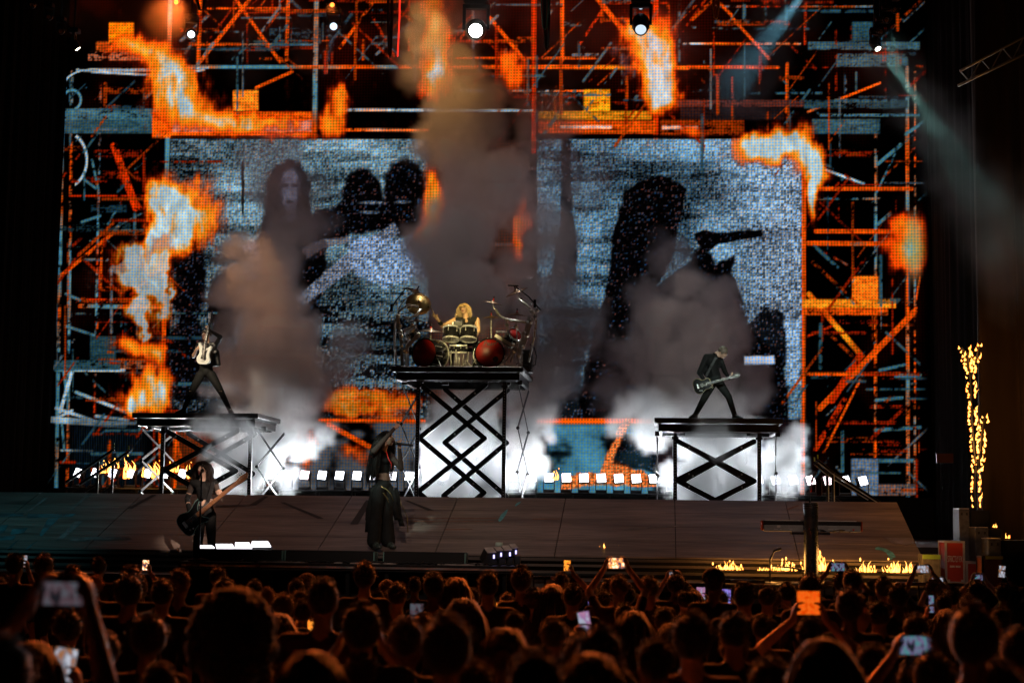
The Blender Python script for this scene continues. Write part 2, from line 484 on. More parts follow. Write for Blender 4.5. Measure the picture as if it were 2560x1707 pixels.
def _ellm(cx, cy, rx, ry, soft=.12, wob=.12, seed=6):
    n = (fbm(X/20, Y/20, seed)-.5)*wob*2
    return sstep(1+soft, 1-soft, np.hypot((X-cx)/rx, (Y-cy)/ry)+n)
# scaffolding: uprights
for x0,y0,x1,y1,wd,c,c2,brk,s in (
    (158,200,140,1230,9,ORG,TL,.42,11),(180,180,168,1230,7,ORG,TL,.42,12),(252,210,232,1230,6,ORD_,TL,.5,13),
    (427,-60,405,1030,11,ORG,TL,.25,14),(502,-60,495,160,10,ORG,None,.3,15),(722,-60,716,150,9,ORG,None,.3,16),(792,-60,786,345,12,ORG,TL,.3,17),
    (1024,-60,1022,130,7,ORD_,None,.4,18),(1092,-60,1092,260,10,ORD_,None,.2,19),(1335,-60,1334,380,12,ORD_,None,.25,20),(1406,-60,1406,150,10,ORG,None,.35,21),
    (1640,-60,1640,345,13,ORD_,None,.2,22),(1968,160,1966,280,8,ORG,None,.3,23),(2014,10,2012,110,6,ORD_,None,.4,24),(2190,330,2188,1140,7,ORG,TL,.45,25),
    (2268,170,2270,1240,9,ORG,TL,.4,26),(2288,180,2287,1240,5,ORG,TL,.5,27),(2010,330,2006,1230,12,ORG,None,.22,28),(1980,1060,1980,1230,8,ORD_,None,.4,29)):
    bar_(x0,y0,x1,y1,wd,c,brk,1,s,c2)
# ledgers and diagonals
for x0,y0,x1,y1,wd,c,c2,brk,s in (
    (470,168,1000,168,9,ORG,TL,.2,31),(330,178,520,170,5,WH,None,.2,32),(1000,168,1420,168,10,ORG,None,.22,33),(1340,168,1720,170,10,ORG,YEL,.2,34),(1720,168,1945,169,8,ORG,None,.25,35),
    (490,112,780,112,6,TL,ORG,.35,36),(1140,146,1500,146,6,ORG,None,.35,37),(520,22,720,22,6,ORG,None,.35,38),(1710,110,2000,110,5,WH,ORG,.4,39),(1720,17,2180,17,5,ORD_,TL,.5,40),
    (500,155,640,-20,10,ORG,None,.3,41),(590,0,700,155,8,ORG,None,.35,42),(640,220,730,180,8,ORG,None,.25,43),(850,120,930,10,8,ORG,None,.4,44),(930,40,985,140,7,ORD_,None,.4,45),
    (1225,45,1310,150,9,ORG,None,.3,46),(1480,-20,1600,130,12,ORG,None,.3,47),(1450,110,1510,20,7,ORD_,None,.4,48),(1830,45,1930,155,7,ORG,None,.35,49),(1800,10,1830,40,7,ORG,None,.3,50),
    (1150,227,1460,228,5,WH,ORG,.35,51),(850,275,1330,277,7,WH,ORG,.3,52),(850,325,1070,326,7,WH,ORG,.3,53),(2020,280,2200,208,6,TL,ORG,.35,54),
    (2050,420,2160,460,6,TL,WH,.25,55),(2180,505,2250,360,5,TL,None,.45,56),(2195,410,2252,362,9,TL,None,.35,57),(2265,335,2310,305,9,TL,None,.35,58),(2195,560,2225,535,9,TL,None,.35,59),
    (2040,472,2280,472,10,ORG,None,.3,60),(2040,497,2200,497,5,TL,ORG,.5,61),(2040,578,2290,580,11,ORG,None,.18,62),(2020,608,2220,610,12,ORG,None,.22,63),
    (2022,735,2155,890,13,ORG,YEL,.2,64),(2285,780,2050,1020,15,ORG,None,.22,65),(2290,770,2120,950,6,ORG,None,.35,66),(2150,890,2080,1000,18,ORD_,None,.42,67),(2110,1000,2040,1120,14,ORD_,None,.45,68),(2150,950,2060,1130,6,ORG,None,.4,69),
    (2020,935,2250,935,9,ORG,None,.35,70),(2020,840,2080,815,6,ORD_,None,.35,71),(2200,925,2262,912,8,TL,None,.3,72),(2190,1000,2255,994,8,TL,None,.35,73),(2190,1075,2300,1068,9,TL,None,.35,74),(2240,940,2300,938,9,TL,None,.35,75),
    (2060,630,2150,680,5,ORD_,TL,.5,76),(2170,650,2240,560,4,TL,None,.5,77),(2290,750,2300,690,4,ORG,None,.3,78),
    (145,695,280,585,9,ORG,None,.32,81),(280,585,300,560,8,ORG,TL,.3,82),(175,490,380,490,5,ORD_,None,.4,83),(190,620,380,520,4,TL,ORG,.5,84),
    (285,365,340,520,18,TL*.5,ORD_,.42,85),(300,440,350,520,10,ORD_,None,.42,86),(205,555,250,540,7,TL,None,.35,87),(230,400,245,470,6,TL,None,.4,88),(205,445,245,475,6,TL,None,.3,89),
    (165,735,200,750,7,TL,None,.3,90),(165,815,235,838,7,TL,None,.25,91),(200,765,400,768,10,ORG,TL,.33,92),(220,750,360,747,6,ORD_,None,.42,93),(160,930,170,1000,8,WH,TL,.3,94),(180,930,150,1030,9,WH,None,.25,95),
    (140,925,310,925,8,WH,TL,.25,96),(190,980,330,1035,8,WH,TL,.25,97),(120,1048,310,1062,16,WH,TL,.22,98),(140,1020,230,1050,8,WH,None,.2,99),(130,1050,180,1026,7,WH,None,.2,100),(240,1040,320,1050,8,WH,None,.25,101),
    (152,1125,230,1127,6,TL,WH,.3,102),(155,1060,160,1120,6,TL,None,.35,103),(245,800,240,850,6,ORG,None,.4,104),(255,600,250,760,5,ORG,None,.45,105),(270,560,300,510,6,TL,None,.4,106)):
    bar_(x0,y0,x1,y1,wd,c,brk,1,s,c2)
# loops of cable in the picture
def arc_(cx, cy, r, a0, a1, wd, c, sq=1.):
    ang = np.arctan2((Y-cy)/sq, X-cx); d = np.abs(np.hypot(X-cx, (Y-cy)/sq)-r)
    k = ((ang-a0) % (2*math.pi)) < (a1-a0)
    over(sstep(wd/2+1.5, wd/2-1.5, d)*k, c)
arc_(235,215,75,3.2,5.0,6,WH*.8,.55); arc_(180,250,22,3.6,7.5,6,TL,1.1); arc_(170,255,28,1.5,4.6,4,TL*.8,1.2); arc_(165,400,52,5.2,7.4,6,WH*.8,1.3)
bar_(230,180,340,186,6,WH,.1,1,110); bar_(340,186,420,190,6,WH,.1,1,111); bar_(420,190,510,175,6,WH,.1,1,112)
# beams and boxes
rect_(150,272,400,330,TL*.75,120,.3); rect_(150,300,420,334,TL*.6,121,.25); rect_(380,280,780,345,ORG,122,.15); rect_(430,300,780,330,np.array([.85,.5,.4]),123,.3)
rect_(240,105,425,130,np.array([.75,.32,.1]),124,.3); rect_(220,130,420,152,np.array([.6,.35,.25]),125,.4); rect_(190,172,425,180,WH*.7,126,.35)
rect_(1345,278,1630,300,YEL*.8,127,.22); rect_(1345,302,1640,335,ORG*.8,128,.22); rect_(1400,314,1530,322,np.array([.95,.7,.6]),129,.15); rect_(1650,300,1860,340,ORG*.45,130,.35); rect_(1655,315,1745,324,np.array([.95,.7,.6]),131,.2)
rect_(2020,105,2300,125,TL*.8,132,.3,.8); rect_(2090,135,2270,168,TL*.75,133,.32,.8); rect_(1690,250,2010,268,np.array([.3,.16,.14]),134,.35); rect_(2010,250,2270,272,TL*.45,135,.35)
rect_(2030,298,2200,335,TL*.6,136,.22); rect_(2050,285,2300,292,TL*.8,137,.35); rect_(1700,268,1960,300,np.array([.1,.09,.1]),138,.2)
rect_(2000,748,2240,770,np.array([1.,.55,.12]),139,.2); rect_(2010,770,2220,788,ORG*.8,140,.3)
rect_(135,900,300,925,TL*.55,141,.3); rect_(300,900,405,922,np.array([.5,.3,.2]),142,.35); rect_(120,555,330,580,TL*.3,143,.5)
for x0,y0,x1,y1,c,s in ((272,57,335,107,np.array([1.,.48,.05]),150),(582,226,646,278,np.array([1.,.5,.12]),151),(1459,224,1525,278,np.array([1.,.62,.1]),152),(2130,55,2182,103,TL*.6,153),(2130,690,2196,750,np.array([1.,.45,.1]),154),(225,840,290,900,TL*.5,155),(2128,1146,2196,1238,np.array([.34,.40,.46]),156)):
    rect_(x0,y0,x1,y1,c,s,.12)
rect_(2196,1210,2290,1238,np.array([.4,.32,.3]),157,.3); rect_(2196,1146,2285,1156,TL*.7,158,.2)
# dim teal corrugation, lower left
m = sstep(150,200,X)*sstep(400,330,X)*sstep(1010,1080,Y)*sstep(1240,1200,Y)*.8
over(m, np.array([.09,.14,.17])*(.55+.45*np.sin(X*1.05))[..., None])
# two inset photographs full of static
def inset(x0, y0, x1, y1, base, seed):
    m = sstep(x0-2,x0+2,X)*sstep(x1+2,x1-2,X)*sstep(y0-2,y0+2,Y)*sstep(y1+2,y1-2,Y)
    n = fbm(X/120, Y/120, seed)
    v = np.clip(.12+1.05*n + (cellr-.5)*.55 - .30*sstep(.52,.70,fbm(X/210, Y/26, seed+3)), .03, 1.3)
    hu = _hash(np.floor(X/4).astype(np.int64), np.floor(Y/4).astype(np.int64), seed+7)
    cb = np.asarray(base)*(1-.30*sstep(.6,1,hu))[..., None] + np.array([.85,.50,.34])*(.30*sstep(.6,1,hu))[..., None]
    over(m, cb*v[..., None]); return m
DK = np.array([.035,.032,.036])
hue_ = _hash(np.floor(X/4).astype(np.int64), np.floor(Y/4).astype(np.int64), 8)[..., None]
speck = np.where(cellr > .80, (cellr-.80)*2.6, 0)[..., None]*(np.array([.75,.42,.35])*hue_+np.array([.25,.55,.8])*(1-hue_))
L_ = inset(425,348,1072,1046,[.50,.68,.75],200)
def dark(mask, inset_m, k=1.): over(mask*inset_m*k, DK*(.5+.8*fine[..., None])+speck*.8)
# lower part of the left picture: ragged dark rows
low = sstep(640,760,Y+60*(fbm(X/60,Y/60,205)-.5)*2)
rows = sstep(.40,.56,fbm(X/160, Y/16, 207)*.75+.25*cellr)
dark(low*(1-.8*rows), L_, .95)
dark(low*sstep(1072,560,X)*sstep(800,900,Y)*.5, L_)
dark(poly_mask([(652,600),(664,520),(668,455),(690,415),(722,402),(754,412),(774,452),(778,520),(792,600),(768,612),(722,560),(690,615)],5,8), L_)
dark(poly_mask([(625,700),(640,610),(668,572),(700,556),(750,556),(790,570),(818,610),(812,700),(790,790),(760,900),(670,900),(648,790)],5,8), L_)
for e in ((905,492,52,70),(1012,478,54,82),(1000,540,75,50),(900,540,70,45),(700,760,70,90),(830,560,60,40),(470,700,45,120),(560,760,40,80),(470,900,55,110)):
    dark(ellm(*e, seed=int(e[0])), L_)
over(ellm(724,472,27,50,.22,.06)*L_, np.array([.46,.47,.55])*(.8+.3*fine[..., None])); over(ellm(728,532,14,24,.3)*L_*.8, np.array([.34,.33,.38]))
for e in ((713,464,8,4),(737,464,8,4),(725,505,10,4)): dark(ellm(*e,.5), L_, .75)
over(ellm(725,486,4,12,.5)*L_*.5, np.array([.6,.6,.66])); dark(ellm(700,480,8,45,.5)+ellm(750,480,8,45,.5), L_, .5)
over(poly_mask([(755,620),(800,600),(870,590),(875,604),(805,622),(765,650)],3,4)*L_*.6, np.array([.4,.36,.38]))
over(poly_mask([(985,555),(1000,580),(760,765),(735,745),(860,640)],3,5)*L_, np.array([.42,.46,.52])*(.4+.9*cellr[..., None]))
over(poly_mask([(870,600),(1066,590),(1066,690),(960,720),(880,680)],8,14)*L_*.8, np.array([.55,.66,.8])*(.4+.9*cellr[..., None]))
for e in ((930,507,30,4),(1008,505,22,4),(925,531,24,4)): over(ellm(*e,.5,.5)*L_*.7, np.array([.5,.58,.66])*(.4+.9*cellr[..., None]))
over((ellm(628,620,24,16)+ellm(640,655,18,26)+ellm(625,690,22,12))*L_*.8, np.array([.6,.6,.66])*(.4+.9*cellr[..., None]))
dark(ellm(607,470,4,70), L_)
R_ = inset(1342,348,2004,1048,[.45,.66,.78],230)
over(R_*sstep(1700,1990,X)*sstep(360,300,np.abs(Y-520))*.5, np.array([.75,.84,.95])*(.35+.95*cellr[..., None]))
dark(poly_mask([(1552,520),(1565,480),(1600,455),(1650,440),(1700,455),(1718,472),(1706,520),(1690,600),(1672,660),(1640,720),(1740,640),(1800,690),(1850,760),(1880,830),(1960,900),(1975,1048),(1440,1048),(1455,960),(1480,850),(1520,700),(1530,600)],4,7), R_)
dark(poly_mask([(1735,585),(1760,575),(1800,582),(1905,574),(1908,590),(1830,604),(1790,612),(1770,630),(1745,612)],2,2), R_)
dark(poly_mask([(1730,640),(1760,612),(1790,660),(1840,640),(1830,680),(1860,760),(1780,760)],4,6), R_)
dark(poly_mask([(1860,830),(1900,780),(1950,770),(1968,830),(1966,1048),(1840,1048)],6,18), R_, .9)
over(poly_mask([(1860,890),(1935,888),(1936,910),(1860,912)],3,2)*R_, np.array([.7,.78,.88])); over(poly_mask([(1965,800),(2000,800),(2000,955),(1966,955)],4,2)*R_*.9, np.array([.6,.75,.88])*(.5+.7*cellr[..., None]))
dark(poly_mask([(1405,348),(1428,348),(1426,480),(1444,640),(1440,700),(1380,690),(1402,560)],4,5), R_, .85)
dark(sstep(940,1010,Y)*sstep(1640,1480,X), R_, .7)
dark(poly_mask([(1342,830),(1470,820),(1440,1048),(1342,1048)],10,20), R_, .6)
# frame bars round the insets
bar_(1342,340,2000,344,8,np.array([.03,.02,.02]),.0,1,240); bar_(430,342,1060,344,7,np.array([.05,.02,.02]),.0,.8,241)
# lower band
def zone(x0,y0,x1,y1,c,s,op=.9):
    m = sstep(x0-20,x0+20,X)*sstep(x1+20,x1-20,X)*sstep(y0-14,y0+14,Y)*sstep(y1+8,y1-8,Y)
    n = fbm(X/70, Y/55, s)
    over(m*op*sstep(.22,.45,n), np.asarray(c)*(.45+.9*n)[..., None])
zone(1335,1058,1640,1240,[.32,.58,.68],250); zone(720,1050,1080,1240,[.34,.36,.38],251); zone(420,1050,720,1240,[.55,.25,.12],252,.6)
zone(1640,1050,2000,1240,[.12,.09,.1],253)
over(sstep(1335,1345,X)*sstep(1640,1630,X)*sstep(1042,1050,Y)*sstep(1062,1056,Y), ORG)
over(poly_mask([(1495,1180),(1560,1045),(1585,1045),(1530,1150),(1640,1190),(1640,1215),(1480,1215),(1400,1225),(1420,1185)],3,8), np.array([.95,.5,.25])*(.5+.7*cellr[..., None]))
dark(poly_mask([(1560,1080),(1640,1110),(1640,1180),(1530,1160)],3,4), np.ones_like(X), .75)
bar_(820,1060,930,1120,12,ORG,.2,1,254); bar_(800,1050,1060,1052,9,ORG,.2,1,255); bar_(440,1090,470,1230,7,ORG,.25,1,256); bar_(400,1060,402,1230,8,ORG,.3,1,257); bar_(438,1060,438,1230,10,ORG,.3,1,258)
dark(poly_mask([(840,1010),(920,1000),(980,1035),(860,1040)],4,10), np.ones_like(X), .85)
zone(1074,350,1340,1046,[.30,.20,.17],260,.8)
for y_ in (420,470,530,610,690): bar_(1078,y_,1338,y_+2,7,np.array([.4,.3,.28]),.35,1,int(y_))
rs = np.random.RandomState(5)
for k in range(420):
    zx = [(140,420,190,1230),(2010,2300,20,1230),(430,1060,-40,150),(1110,1640,-40,260),(1650,2010,-40,300)][rs.choice(5, p=[.3,.3,.16,.14,.1])]
    x_, y_ = rs.uniform(zx[0],zx[1]), rs.uniform(zx[2],zx[3]); L0 = rs.uniform(25,190); a_ = rs.choice([0,0,math.pi/2,math.pi/2,.75,-.75,2.2])
    c_ = [ORD_*.75, ORG*.7, TL*.8, TLD*1.4, WH*.5][rs.choice(5, p=[.3,.2,.25,.15,.1])]
    bar_(x_, y_, x_+L0*math.cos(a_), y_+L0*math.sin(a_), rs.uniform(2.5,9), c_, rs.uniform(.36,.52), .9, 400+k)
# decks and double ledgers, half lost in the dark
for k in range(46):
    zx = [(140,400,200,1200),(2015,2290,40,1200),(430,1060,-40,140),(1110,1640,-40,250),(1650,2010,-40,290)][rs.choice(5, p=[.32,.32,.14,.12,.1])]
    x_, y_ = rs.uniform(zx[0],zx[1]-60), rs.uniform(zx[2],zx[3]); w_ = rs.uniform(50,200)
    rect_(x_, y_, min(zx[1], x_+w_), y_+rs.uniform(5,20), [ORD_*.55, TL*.5, TLD*1.1, ORG*.5][rs.choice(4)], 700+k, rs.uniform(.40,.52), .8)
# flames
def flame(blobs, seed, amp=34, hot=1.0, red=0.0, th=.5, stretch=(1,1), op=1.):
    window(min(b[0]-2*b[2] for b in blobs), min(b[1]-2*b[3] for b in blobs), max(b[0]+2*b[2] for b in blobs), max(b[1]+2*b[3] for b in blobs))
    amp = amp*1.35; wx = X + amp*2*(fbm(X/38, Y/55, seed)-.5)*stretch[0]; wy = Y + amp*2*(fbm(X/45+9, Y/40, seed+4)-.5)*stretch[1]
    f = 0
    for cx, cy, rx, ry in blobs: f = f + np.exp(-(((wx-cx)/rx)**2+((wy-cy)/ry)**2)*1.1)
    f = f + .22*(fbm(X/18, Y/30, seed+8)-.5)
    f = f + .45*(fbm(X/13+40, Y/26, seed+21)-.5) - .35*sstep(.5,.8,fbm(X/22, Y/70, seed+31))
    over(np.clip(sstep(.05,.7,f)*.38*op, 0, 1), ORD_*.75*(.5+.9*fbm(X/30, Y/50, seed+51))[..., None])
    m = sstep(th-.46, th+.34, f)*op*(.80+.2*fbm(X/9, Y/15, seed+41))
    k = np.clip((f-th+.20)/1.15*hot, 0, 1)[..., None]
    HOT = np.array([1.,.60,.12])
    c = np.where(k < .20, ORD_*.7*(1-k/.20)+ORG*(k/.20), np.where(k < .62, ORG*(1-(k-.20)/.42)+HOT*((k-.20)/.42), HOT*(1-np.clip((k-.62)/.34,0,1))+np.array([.74,.88,.90])*np.clip((k-.62)/.34,0,1)))
    c = c*(.72+.5*fbm(X/14, Y/34, seed+13))[..., None]
    if red: c = c*np.array([1, 1-red*.5, 1-red*.6])
    over(m, c); full()
flame([(320,120,70,26),(400,165,60,60),(440,215,62,62),(470,270,70,50),(560,305,90,34),(680,315,90,24)], 300, 22, 1.0)
flame([(820,310,32,45),(838,255,20,45),(860,230,15,30)], 301, 16, .8)
flame([(1088,20,36,70),(1092,110,40,70),(1100,180,46,60),(1080,215,36,40)], 302, 20, .8)
flame([(1285,190,34,42),(1280,150,24,24)], 303, 12, .45)
flame([(1570,70,40,28),(1612,110,44,50),(1645,140,48,90),(1640,205,46,60),(1662,245,34,34)], 304, 18, .95)
flame([(1870,352,40,22),(1930,352,60,30),(1990,350,52,40),(2020,395,36,50),(2036,440,26,60),(2030,500,16,60),(1905,385,60,26)], 305, 16, 1.25)
flame([(410,470,36,50),(450,505,66,52),(490,560,70,66),(430,600,66,48),(395,560,30,60),(380,650,40,40)], 306, 26, 1.15)
flame([(330,640,48,34),(310,690,50,36),(370,700,46,60),(410,720,20,120),(350,780,30,30),(370,820,16,30)], 307, 30, 2.2, 0, .55, (1,1), .75)
over(ellm(340,680,80,60,.6,.5,309)*.45*sstep(.5,.6,fbm(X/40,Y/40,310)), np.array([.55,.68,.72]))
flame([(320,868,38,22),(375,875,40,24),(395,900,20,30)], 311, 16, .8)
flame([(370,950,46,50),(340,1000,46,34),(395,1000,26,60),(330,1025,40,20)], 312, 18, .95)
flame([(1084,470,22,60),(1080,540,26,50),(1060,585,34,22)], 313, 12, 1.0)
flame([(2262,560,46,20),(2255,610,50,40),(2270,650,36,40),(2288,610,30,60)], 314, 10, .6, .3)
over(ellm(2285,620,22,70,.6,.2)*.6, np.array([.35,.62,.5]))
flame([(845,995,50,26),(920,985,60,24),(1000,1010,50,24),(890,1025,80,16),(980,1048,60,16)], 315, 16, .9, 0, .5, (1,1), .7)
flame([(770,1120,26,50),(880,1130,40,26),(960,1160,40,30)], 316, 24, .45, 0, .55, (1,1), .7)
flame([(1300,560,30,30),(1295,620,16,40),(1310,500,22,30)], 317, 16, .6, 0, .5, (1,1), .7)
flame([(730,340,60,8),(1730,330,30,14)], 318, 8, .5)
over(sstep(.62,.75,fbm(X/60,Y/60,330))*sstep(1500,1540,X)*sstep(1600,1560,X)*sstep(100,140,Y)*sstep(280,240,Y)*.6, np.array([.28,.22,.26]))
# smouldering colour drifting behind the top bars
gl = np.exp(-((X-430)/260)**2-((Y+20)/120)**2)*.10 + np.exp(-((X-1250)/420)**2-((Y-60)/140)**2)*.10 + np.exp(-((X-1640)/200)**2-((Y-60)/200)**2)*.16
gl = gl + .11*sstep(.42,.75,fbm(X/170, Y/150, 340))*sstep(420,60,Y) + .07*sstep(.5,.8,fbm(X/120, Y/160, 341))*(sstep(1990,2060,X)+sstep(420,330,X))
IMGF[...] = img + gl[..., None]*np.array([1.,.24,.05]); img = IMGF
img = np.clip(img, 0, 1)**2.2
img[..., :] *= (.82+.36*fine)[..., None]
# fade to black at the rim of the wall
img *= (sstep(112,165,X)*sstep(2322,2290,X))[..., None]

screen_root = empty('video_wall', ((GX0+GX1)/2, YS, BACKZ), 'huge LED video wall showing burning scaffolding and two silhouetted performers', 'video screen')
me = bpy.data.meshes.new('screen')
co = np.stack([GXX, np.full_like(GXX, YS), GZZ], -1).reshape(-1, 3)
co -= np.array(screen_root.location)
idx = np.arange(NX*NZ).reshape(NZ, NX)
quads = np.stack([idx[:-1,:-1], idx[:-1,1:], idx[1:,1:], idx[1:,:-1]], -1).reshape(-1, 4)
me.vertices.add(len(co)); me.vertices.foreach_set('co', co.ravel())
me.loops.add(quads.size); me.loops.foreach_set('vertex_index', quads.ravel().astype(np.int32))
me.polygons.add(len(quads)); me.polygons.foreach_set('loop_start', np.arange(0, quads.size, 4, dtype=np.int32))
me.update(calc_edges=True)
at = me.color_attributes.new('picture', 'FLOAT_COLOR', 'POINT')
at.data.foreach_set('color', np.concatenate([img.reshape(-1,3), np.ones((NX*NZ,1))], 1).ravel().astype(np.float32))
sm = bpy.data.materials.new('led_picture'); sm.use_nodes = True
nt = sm.node_tree; nt.nodes.remove(nt.nodes['Principled BSDF'])
ca = nt.nodes.new('ShaderNodeVertexColor'); ca.layer_name = 'picture'
tc = nt.nodes.new('ShaderNodeTexCoord'); sp = nt.nodes.new('ShaderNodeSeparateXYZ'); nt.links.new(tc.outputs['Object'], sp.inputs[0])
def mth(op, a, b=None):
    n = nt.nodes.new('ShaderNodeMath'); n.operation = op
    for i, v in enumerate((a, b)):
        if v is None: continue
        if isinstance(v, (int, float)): n.inputs[i].default_value = v
        else: nt.links.new(v, n.inputs[i])
    return n.outputs[0]
PITCHM = .068
cu = mth('COSINE', mth('MULTIPLY', sp.outputs['X'], 2*math.pi/PITCHM)); cv = mth('COSINE', mth('MULTIPLY', sp.outputs['Z'], 2*math.pi/PITCHM))
s_ = mth('ADD', mth('MULTIPLY', mth('ADD', cu, cv), .25), .5)
mxn = nt.nodes.new('ShaderNodeMix'); mxn.data_type = 'RGBA'
mxn.inputs['A'].default_value = (.20,.80,1.5,1); mxn.inputs['B'].default_value = (1.8,1.05,.42,1)
nt.links.new(s_, mxn.inputs['Factor'])
ml = nt.nodes.new('ShaderNodeMix'); ml.data_type = 'RGBA'; ml.blend_type = 'MULTIPLY'; ml.inputs['Factor'].default_value = 1
nt.links.new(ca.outputs[0], ml.inputs['A']); nt.links.new(mxn.outputs['Result'], ml.inputs['B'])
em = nt.nodes.new('ShaderNodeEmission'); em.inputs[1].default_value = 1.0
nt.links.new(ml.outputs['Result'], em.inputs[0]); nt.links.new(em.outputs[0], nt.nodes['Material Output'].inputs[0])
sm.cycles.emission_sampling = 'NONE'
me.materials.append(sm)
so = bpy.data.objects.new('screen', me); col.objects.link(so); so.parent = screen_root
fr = MB()
for xx in np.arange(GX0, GX1, 2.0): fr.box((xx+.05, YS+.35, (GZ0+GZ1)/2), (.08,.08,GZ1-GZ0))
for zz in np.arange(GZ0, GZ1, 2.0): fr.box(((GX0+GX1)/2, YS+.35, zz+.05), (GX1-GX0,.06,.06))
fr.box(((GX0+GX1)/2, YS+.08, (GZ0+GZ1)/2), (GX1-GX0,.12,GZ1-GZ0))
fr.box(((GX0+GX1)/2, YS+.1, (GZ0+BACKZ)/2), (GX1-GX0,.3,GZ0-BACKZ))
fr.build('back_frame', MATTE, screen_root)
# ------------------------------------------------------------------ scissor-lift risers
def zigzag(root, side, xl, xr, Yp, ztop, pitch, n, w, t, first, up=(0,1,0)):
    """one crossed pair of scissor chains between xl and xr at depth Yp, going down from ztop"""
    for c in (0, 1):
        left = (c == 0) == first
        z = ztop
        for k in range(n):
            xa, xb = (xl, xr) if left else (xr, xl)
            yy = Yp + (t*1.1 if c else 0)
            z2 = z-pitch; za = z
            if z2 < BACKZ+.06:
                fq = (z-BACKZ-.06)/pitch
                if fq < .15: break
                xb = xa+(xb-xa)*fq; z2 = BACKZ+.06
            q = MB().bar((xa,yy,za), (xb,yy,z2), w, t, up)
            q.lathe([(0,-t*.5),(w*.5,-t*.5),(w*.5,t*.5),(0,t*.5)], (xa,yy,za), (0,1,0), 14)
            q.lathe([(0,-t*.5),(w*.5,-t*.5),(w*.5,t*.5),(0,t*.5)], (xb,yy,z2), (0,1,0), 14)
            o = q.build('scissor_arm', STEELB, root)
            b = MB()
            for f in (.16, .84):
                p = Vector((xa,yy,za)).lerp(Vector((xb,yy,z2)), f)
                b.lathe([(0,-t*.9),(.018,-t*.9),(.018,t*.9),(0,t*.9)], p, (0,1,0), 8)
            b.build('bolt', CHROME, o)
            left = not left; z = z2
            if z <= BACKZ+.07: break
def side_lattice(root, x, y0, y1, ztop, zbot, pitch, mats, wide):
    """the narrow lattice of flat links seen almost end on at the side of a riser"""
    z = ztop; lf = True
    for c in (0, 1):
        z = ztop; left = c == 0
        while z > zbot+.05:
            z2 = max(z-pitch, zbot)
            ya, yb = (y0, y1) if left else (y1, y0)
            fq = (z-z2)/pitch; yb = ya+(yb-ya)*fq
            xx = x + (.02 if c else 0)
            xo = wide*.5
            xa, xb = (x-xo, x+xo) if left else (x+xo, x-xo)
            xb = xa+(xb-xa)*fq
            q = MB().bar((xa,ya,z), (xb,yb,z2), .05, .015, (1,0,.15))
            o = q.build('link_bar', mats, root)
            MB().ell((xb,yb,z2), .035, n=8, m=6).build('pivot_knob', RUBBER, o)
            left = not left; z = z2
def riser(name, pl, pr, py_top, Yf, depth, posts, scis, label, links):
    A = P(pl, py_top, Yf); B = P(pr, py_top, Yf); zt = A.z*.5+B.z*.5
    root = empty(name, ((A.x+B.x)/2, Yf+depth/2, BACKZ), label, 'riser', 'scissor-lift risers on stage')
    cx = (A.x+B.x)/2; wd = B.x-A.x
    MB().box((cx, Yf+depth/2, zt-.045), (wd, depth, .09), bev=.008).build('platform', BLACK, root)
    MB().box((cx, Yf-.004, zt-.10), (wd-.02, .012, .012)).box((cx, Yf+depth/2, zt-.095), (wd-.03, depth-.03, .008)).build('edge_trim', mat('dull_trim', (.10,.10,.10), .5, metal=.5), root)
    q = MB()
    for k in range(5):
        q.bar((A.x+.1+k*(wd-.2)/4, Yf+.05, zt-.12), (A.x+.1+k*(wd-.2)/4, Yf+depth-.05, zt-.12), .05, .03, (0,0,1))
    q.build('cross_joist', mat('dull_joist', (.035,.035,.037), .6), root)
    fz = zt-.20
    q = MB()
    for yy in (Yf+.12, Yf+depth-.12): q.box((cx, yy, fz+.015), (wd-.16, .07, .15))
    for xx in (A.x+.115, B.x-.115): q.box((xx, Yf+depth/2, fz), (.07, depth-.3, .12))
    q.build('sub_frame', STEELB, root)
    q = MB()
    for yy in (Yf+.10, Yf+depth-.16): q.box((cx, yy, fz-.075), (wd-.3, .03, .02))
    q.build('slide_rail', mat('dull_rail', (.12,.12,.12), .5, metal=.3), root)
    for px in posts:
        x = P(px, py_top+60, Yf+.2).x
        q = MB().box((x, Yf+.2, (fz-.06+BACKZ)/2), (.075, .075, fz-.06-BACKZ), bev=.006)
        o = q.build('post', STEELB, root)
        q = MB(); z = fz-.25
        while z > BACKZ+.25:
            q.lathe([(0,0),(.009,0),(.009,.004),(0,.004)], (x, Yf+.2-.0385, z), (0,-1,0), 6); z -= .055
        q.build('peg_hole', mat('pale_pin', (.75,.72,.68), .4), o)
        MB().box((x, Yf+.2, fz-.18), (.13,.10,.05)).build('clamp', RUBBER, o)
    for (x0, x1, dy, dz, pitch, w, first) in scis:
        xl = P(x0, py_top+60, Yf+.28).x; xr = P(x1, py_top+60, Yf+.28).x
        zigzag(root, 0, xl, xr, Yf+.28+dy, zt-.33-dz, pitch, 6, w, .045, first)
        for xq in (xl, xr): MB().box((xq, Yf+.28+dy, zt-.27), (.12,.12,.06)).build('shoe', RUBBER, root)
    for px, m, pitch, wide in links:
        x = P(px, py_top+60, Yf+.3).x
        side_lattice(root, x, Yf+.25, Yf+depth-.4, fz-.12, BACKZ+.02, pitch, m, wide)
        MB().box((x, Yf+.3, fz-.09), (.09,.12,.09)).build('lattice_bracket', RUBBER, root)
    return root, zt
YR = 31.0
drum_riser, ZDRUM = riser('drum_riser', 979, 1308, 916, YR, 2.4, (1046, 1262),
    ((1050,1213,0,.0,1.06,.095,True),(1104,1262,.55,.06,1.06,.095,True)),
    'tall black scissor-lift platform carrying the drum kit', ((1012, STEELB, .80, .10),(1300, STEELB, .86, .06)))
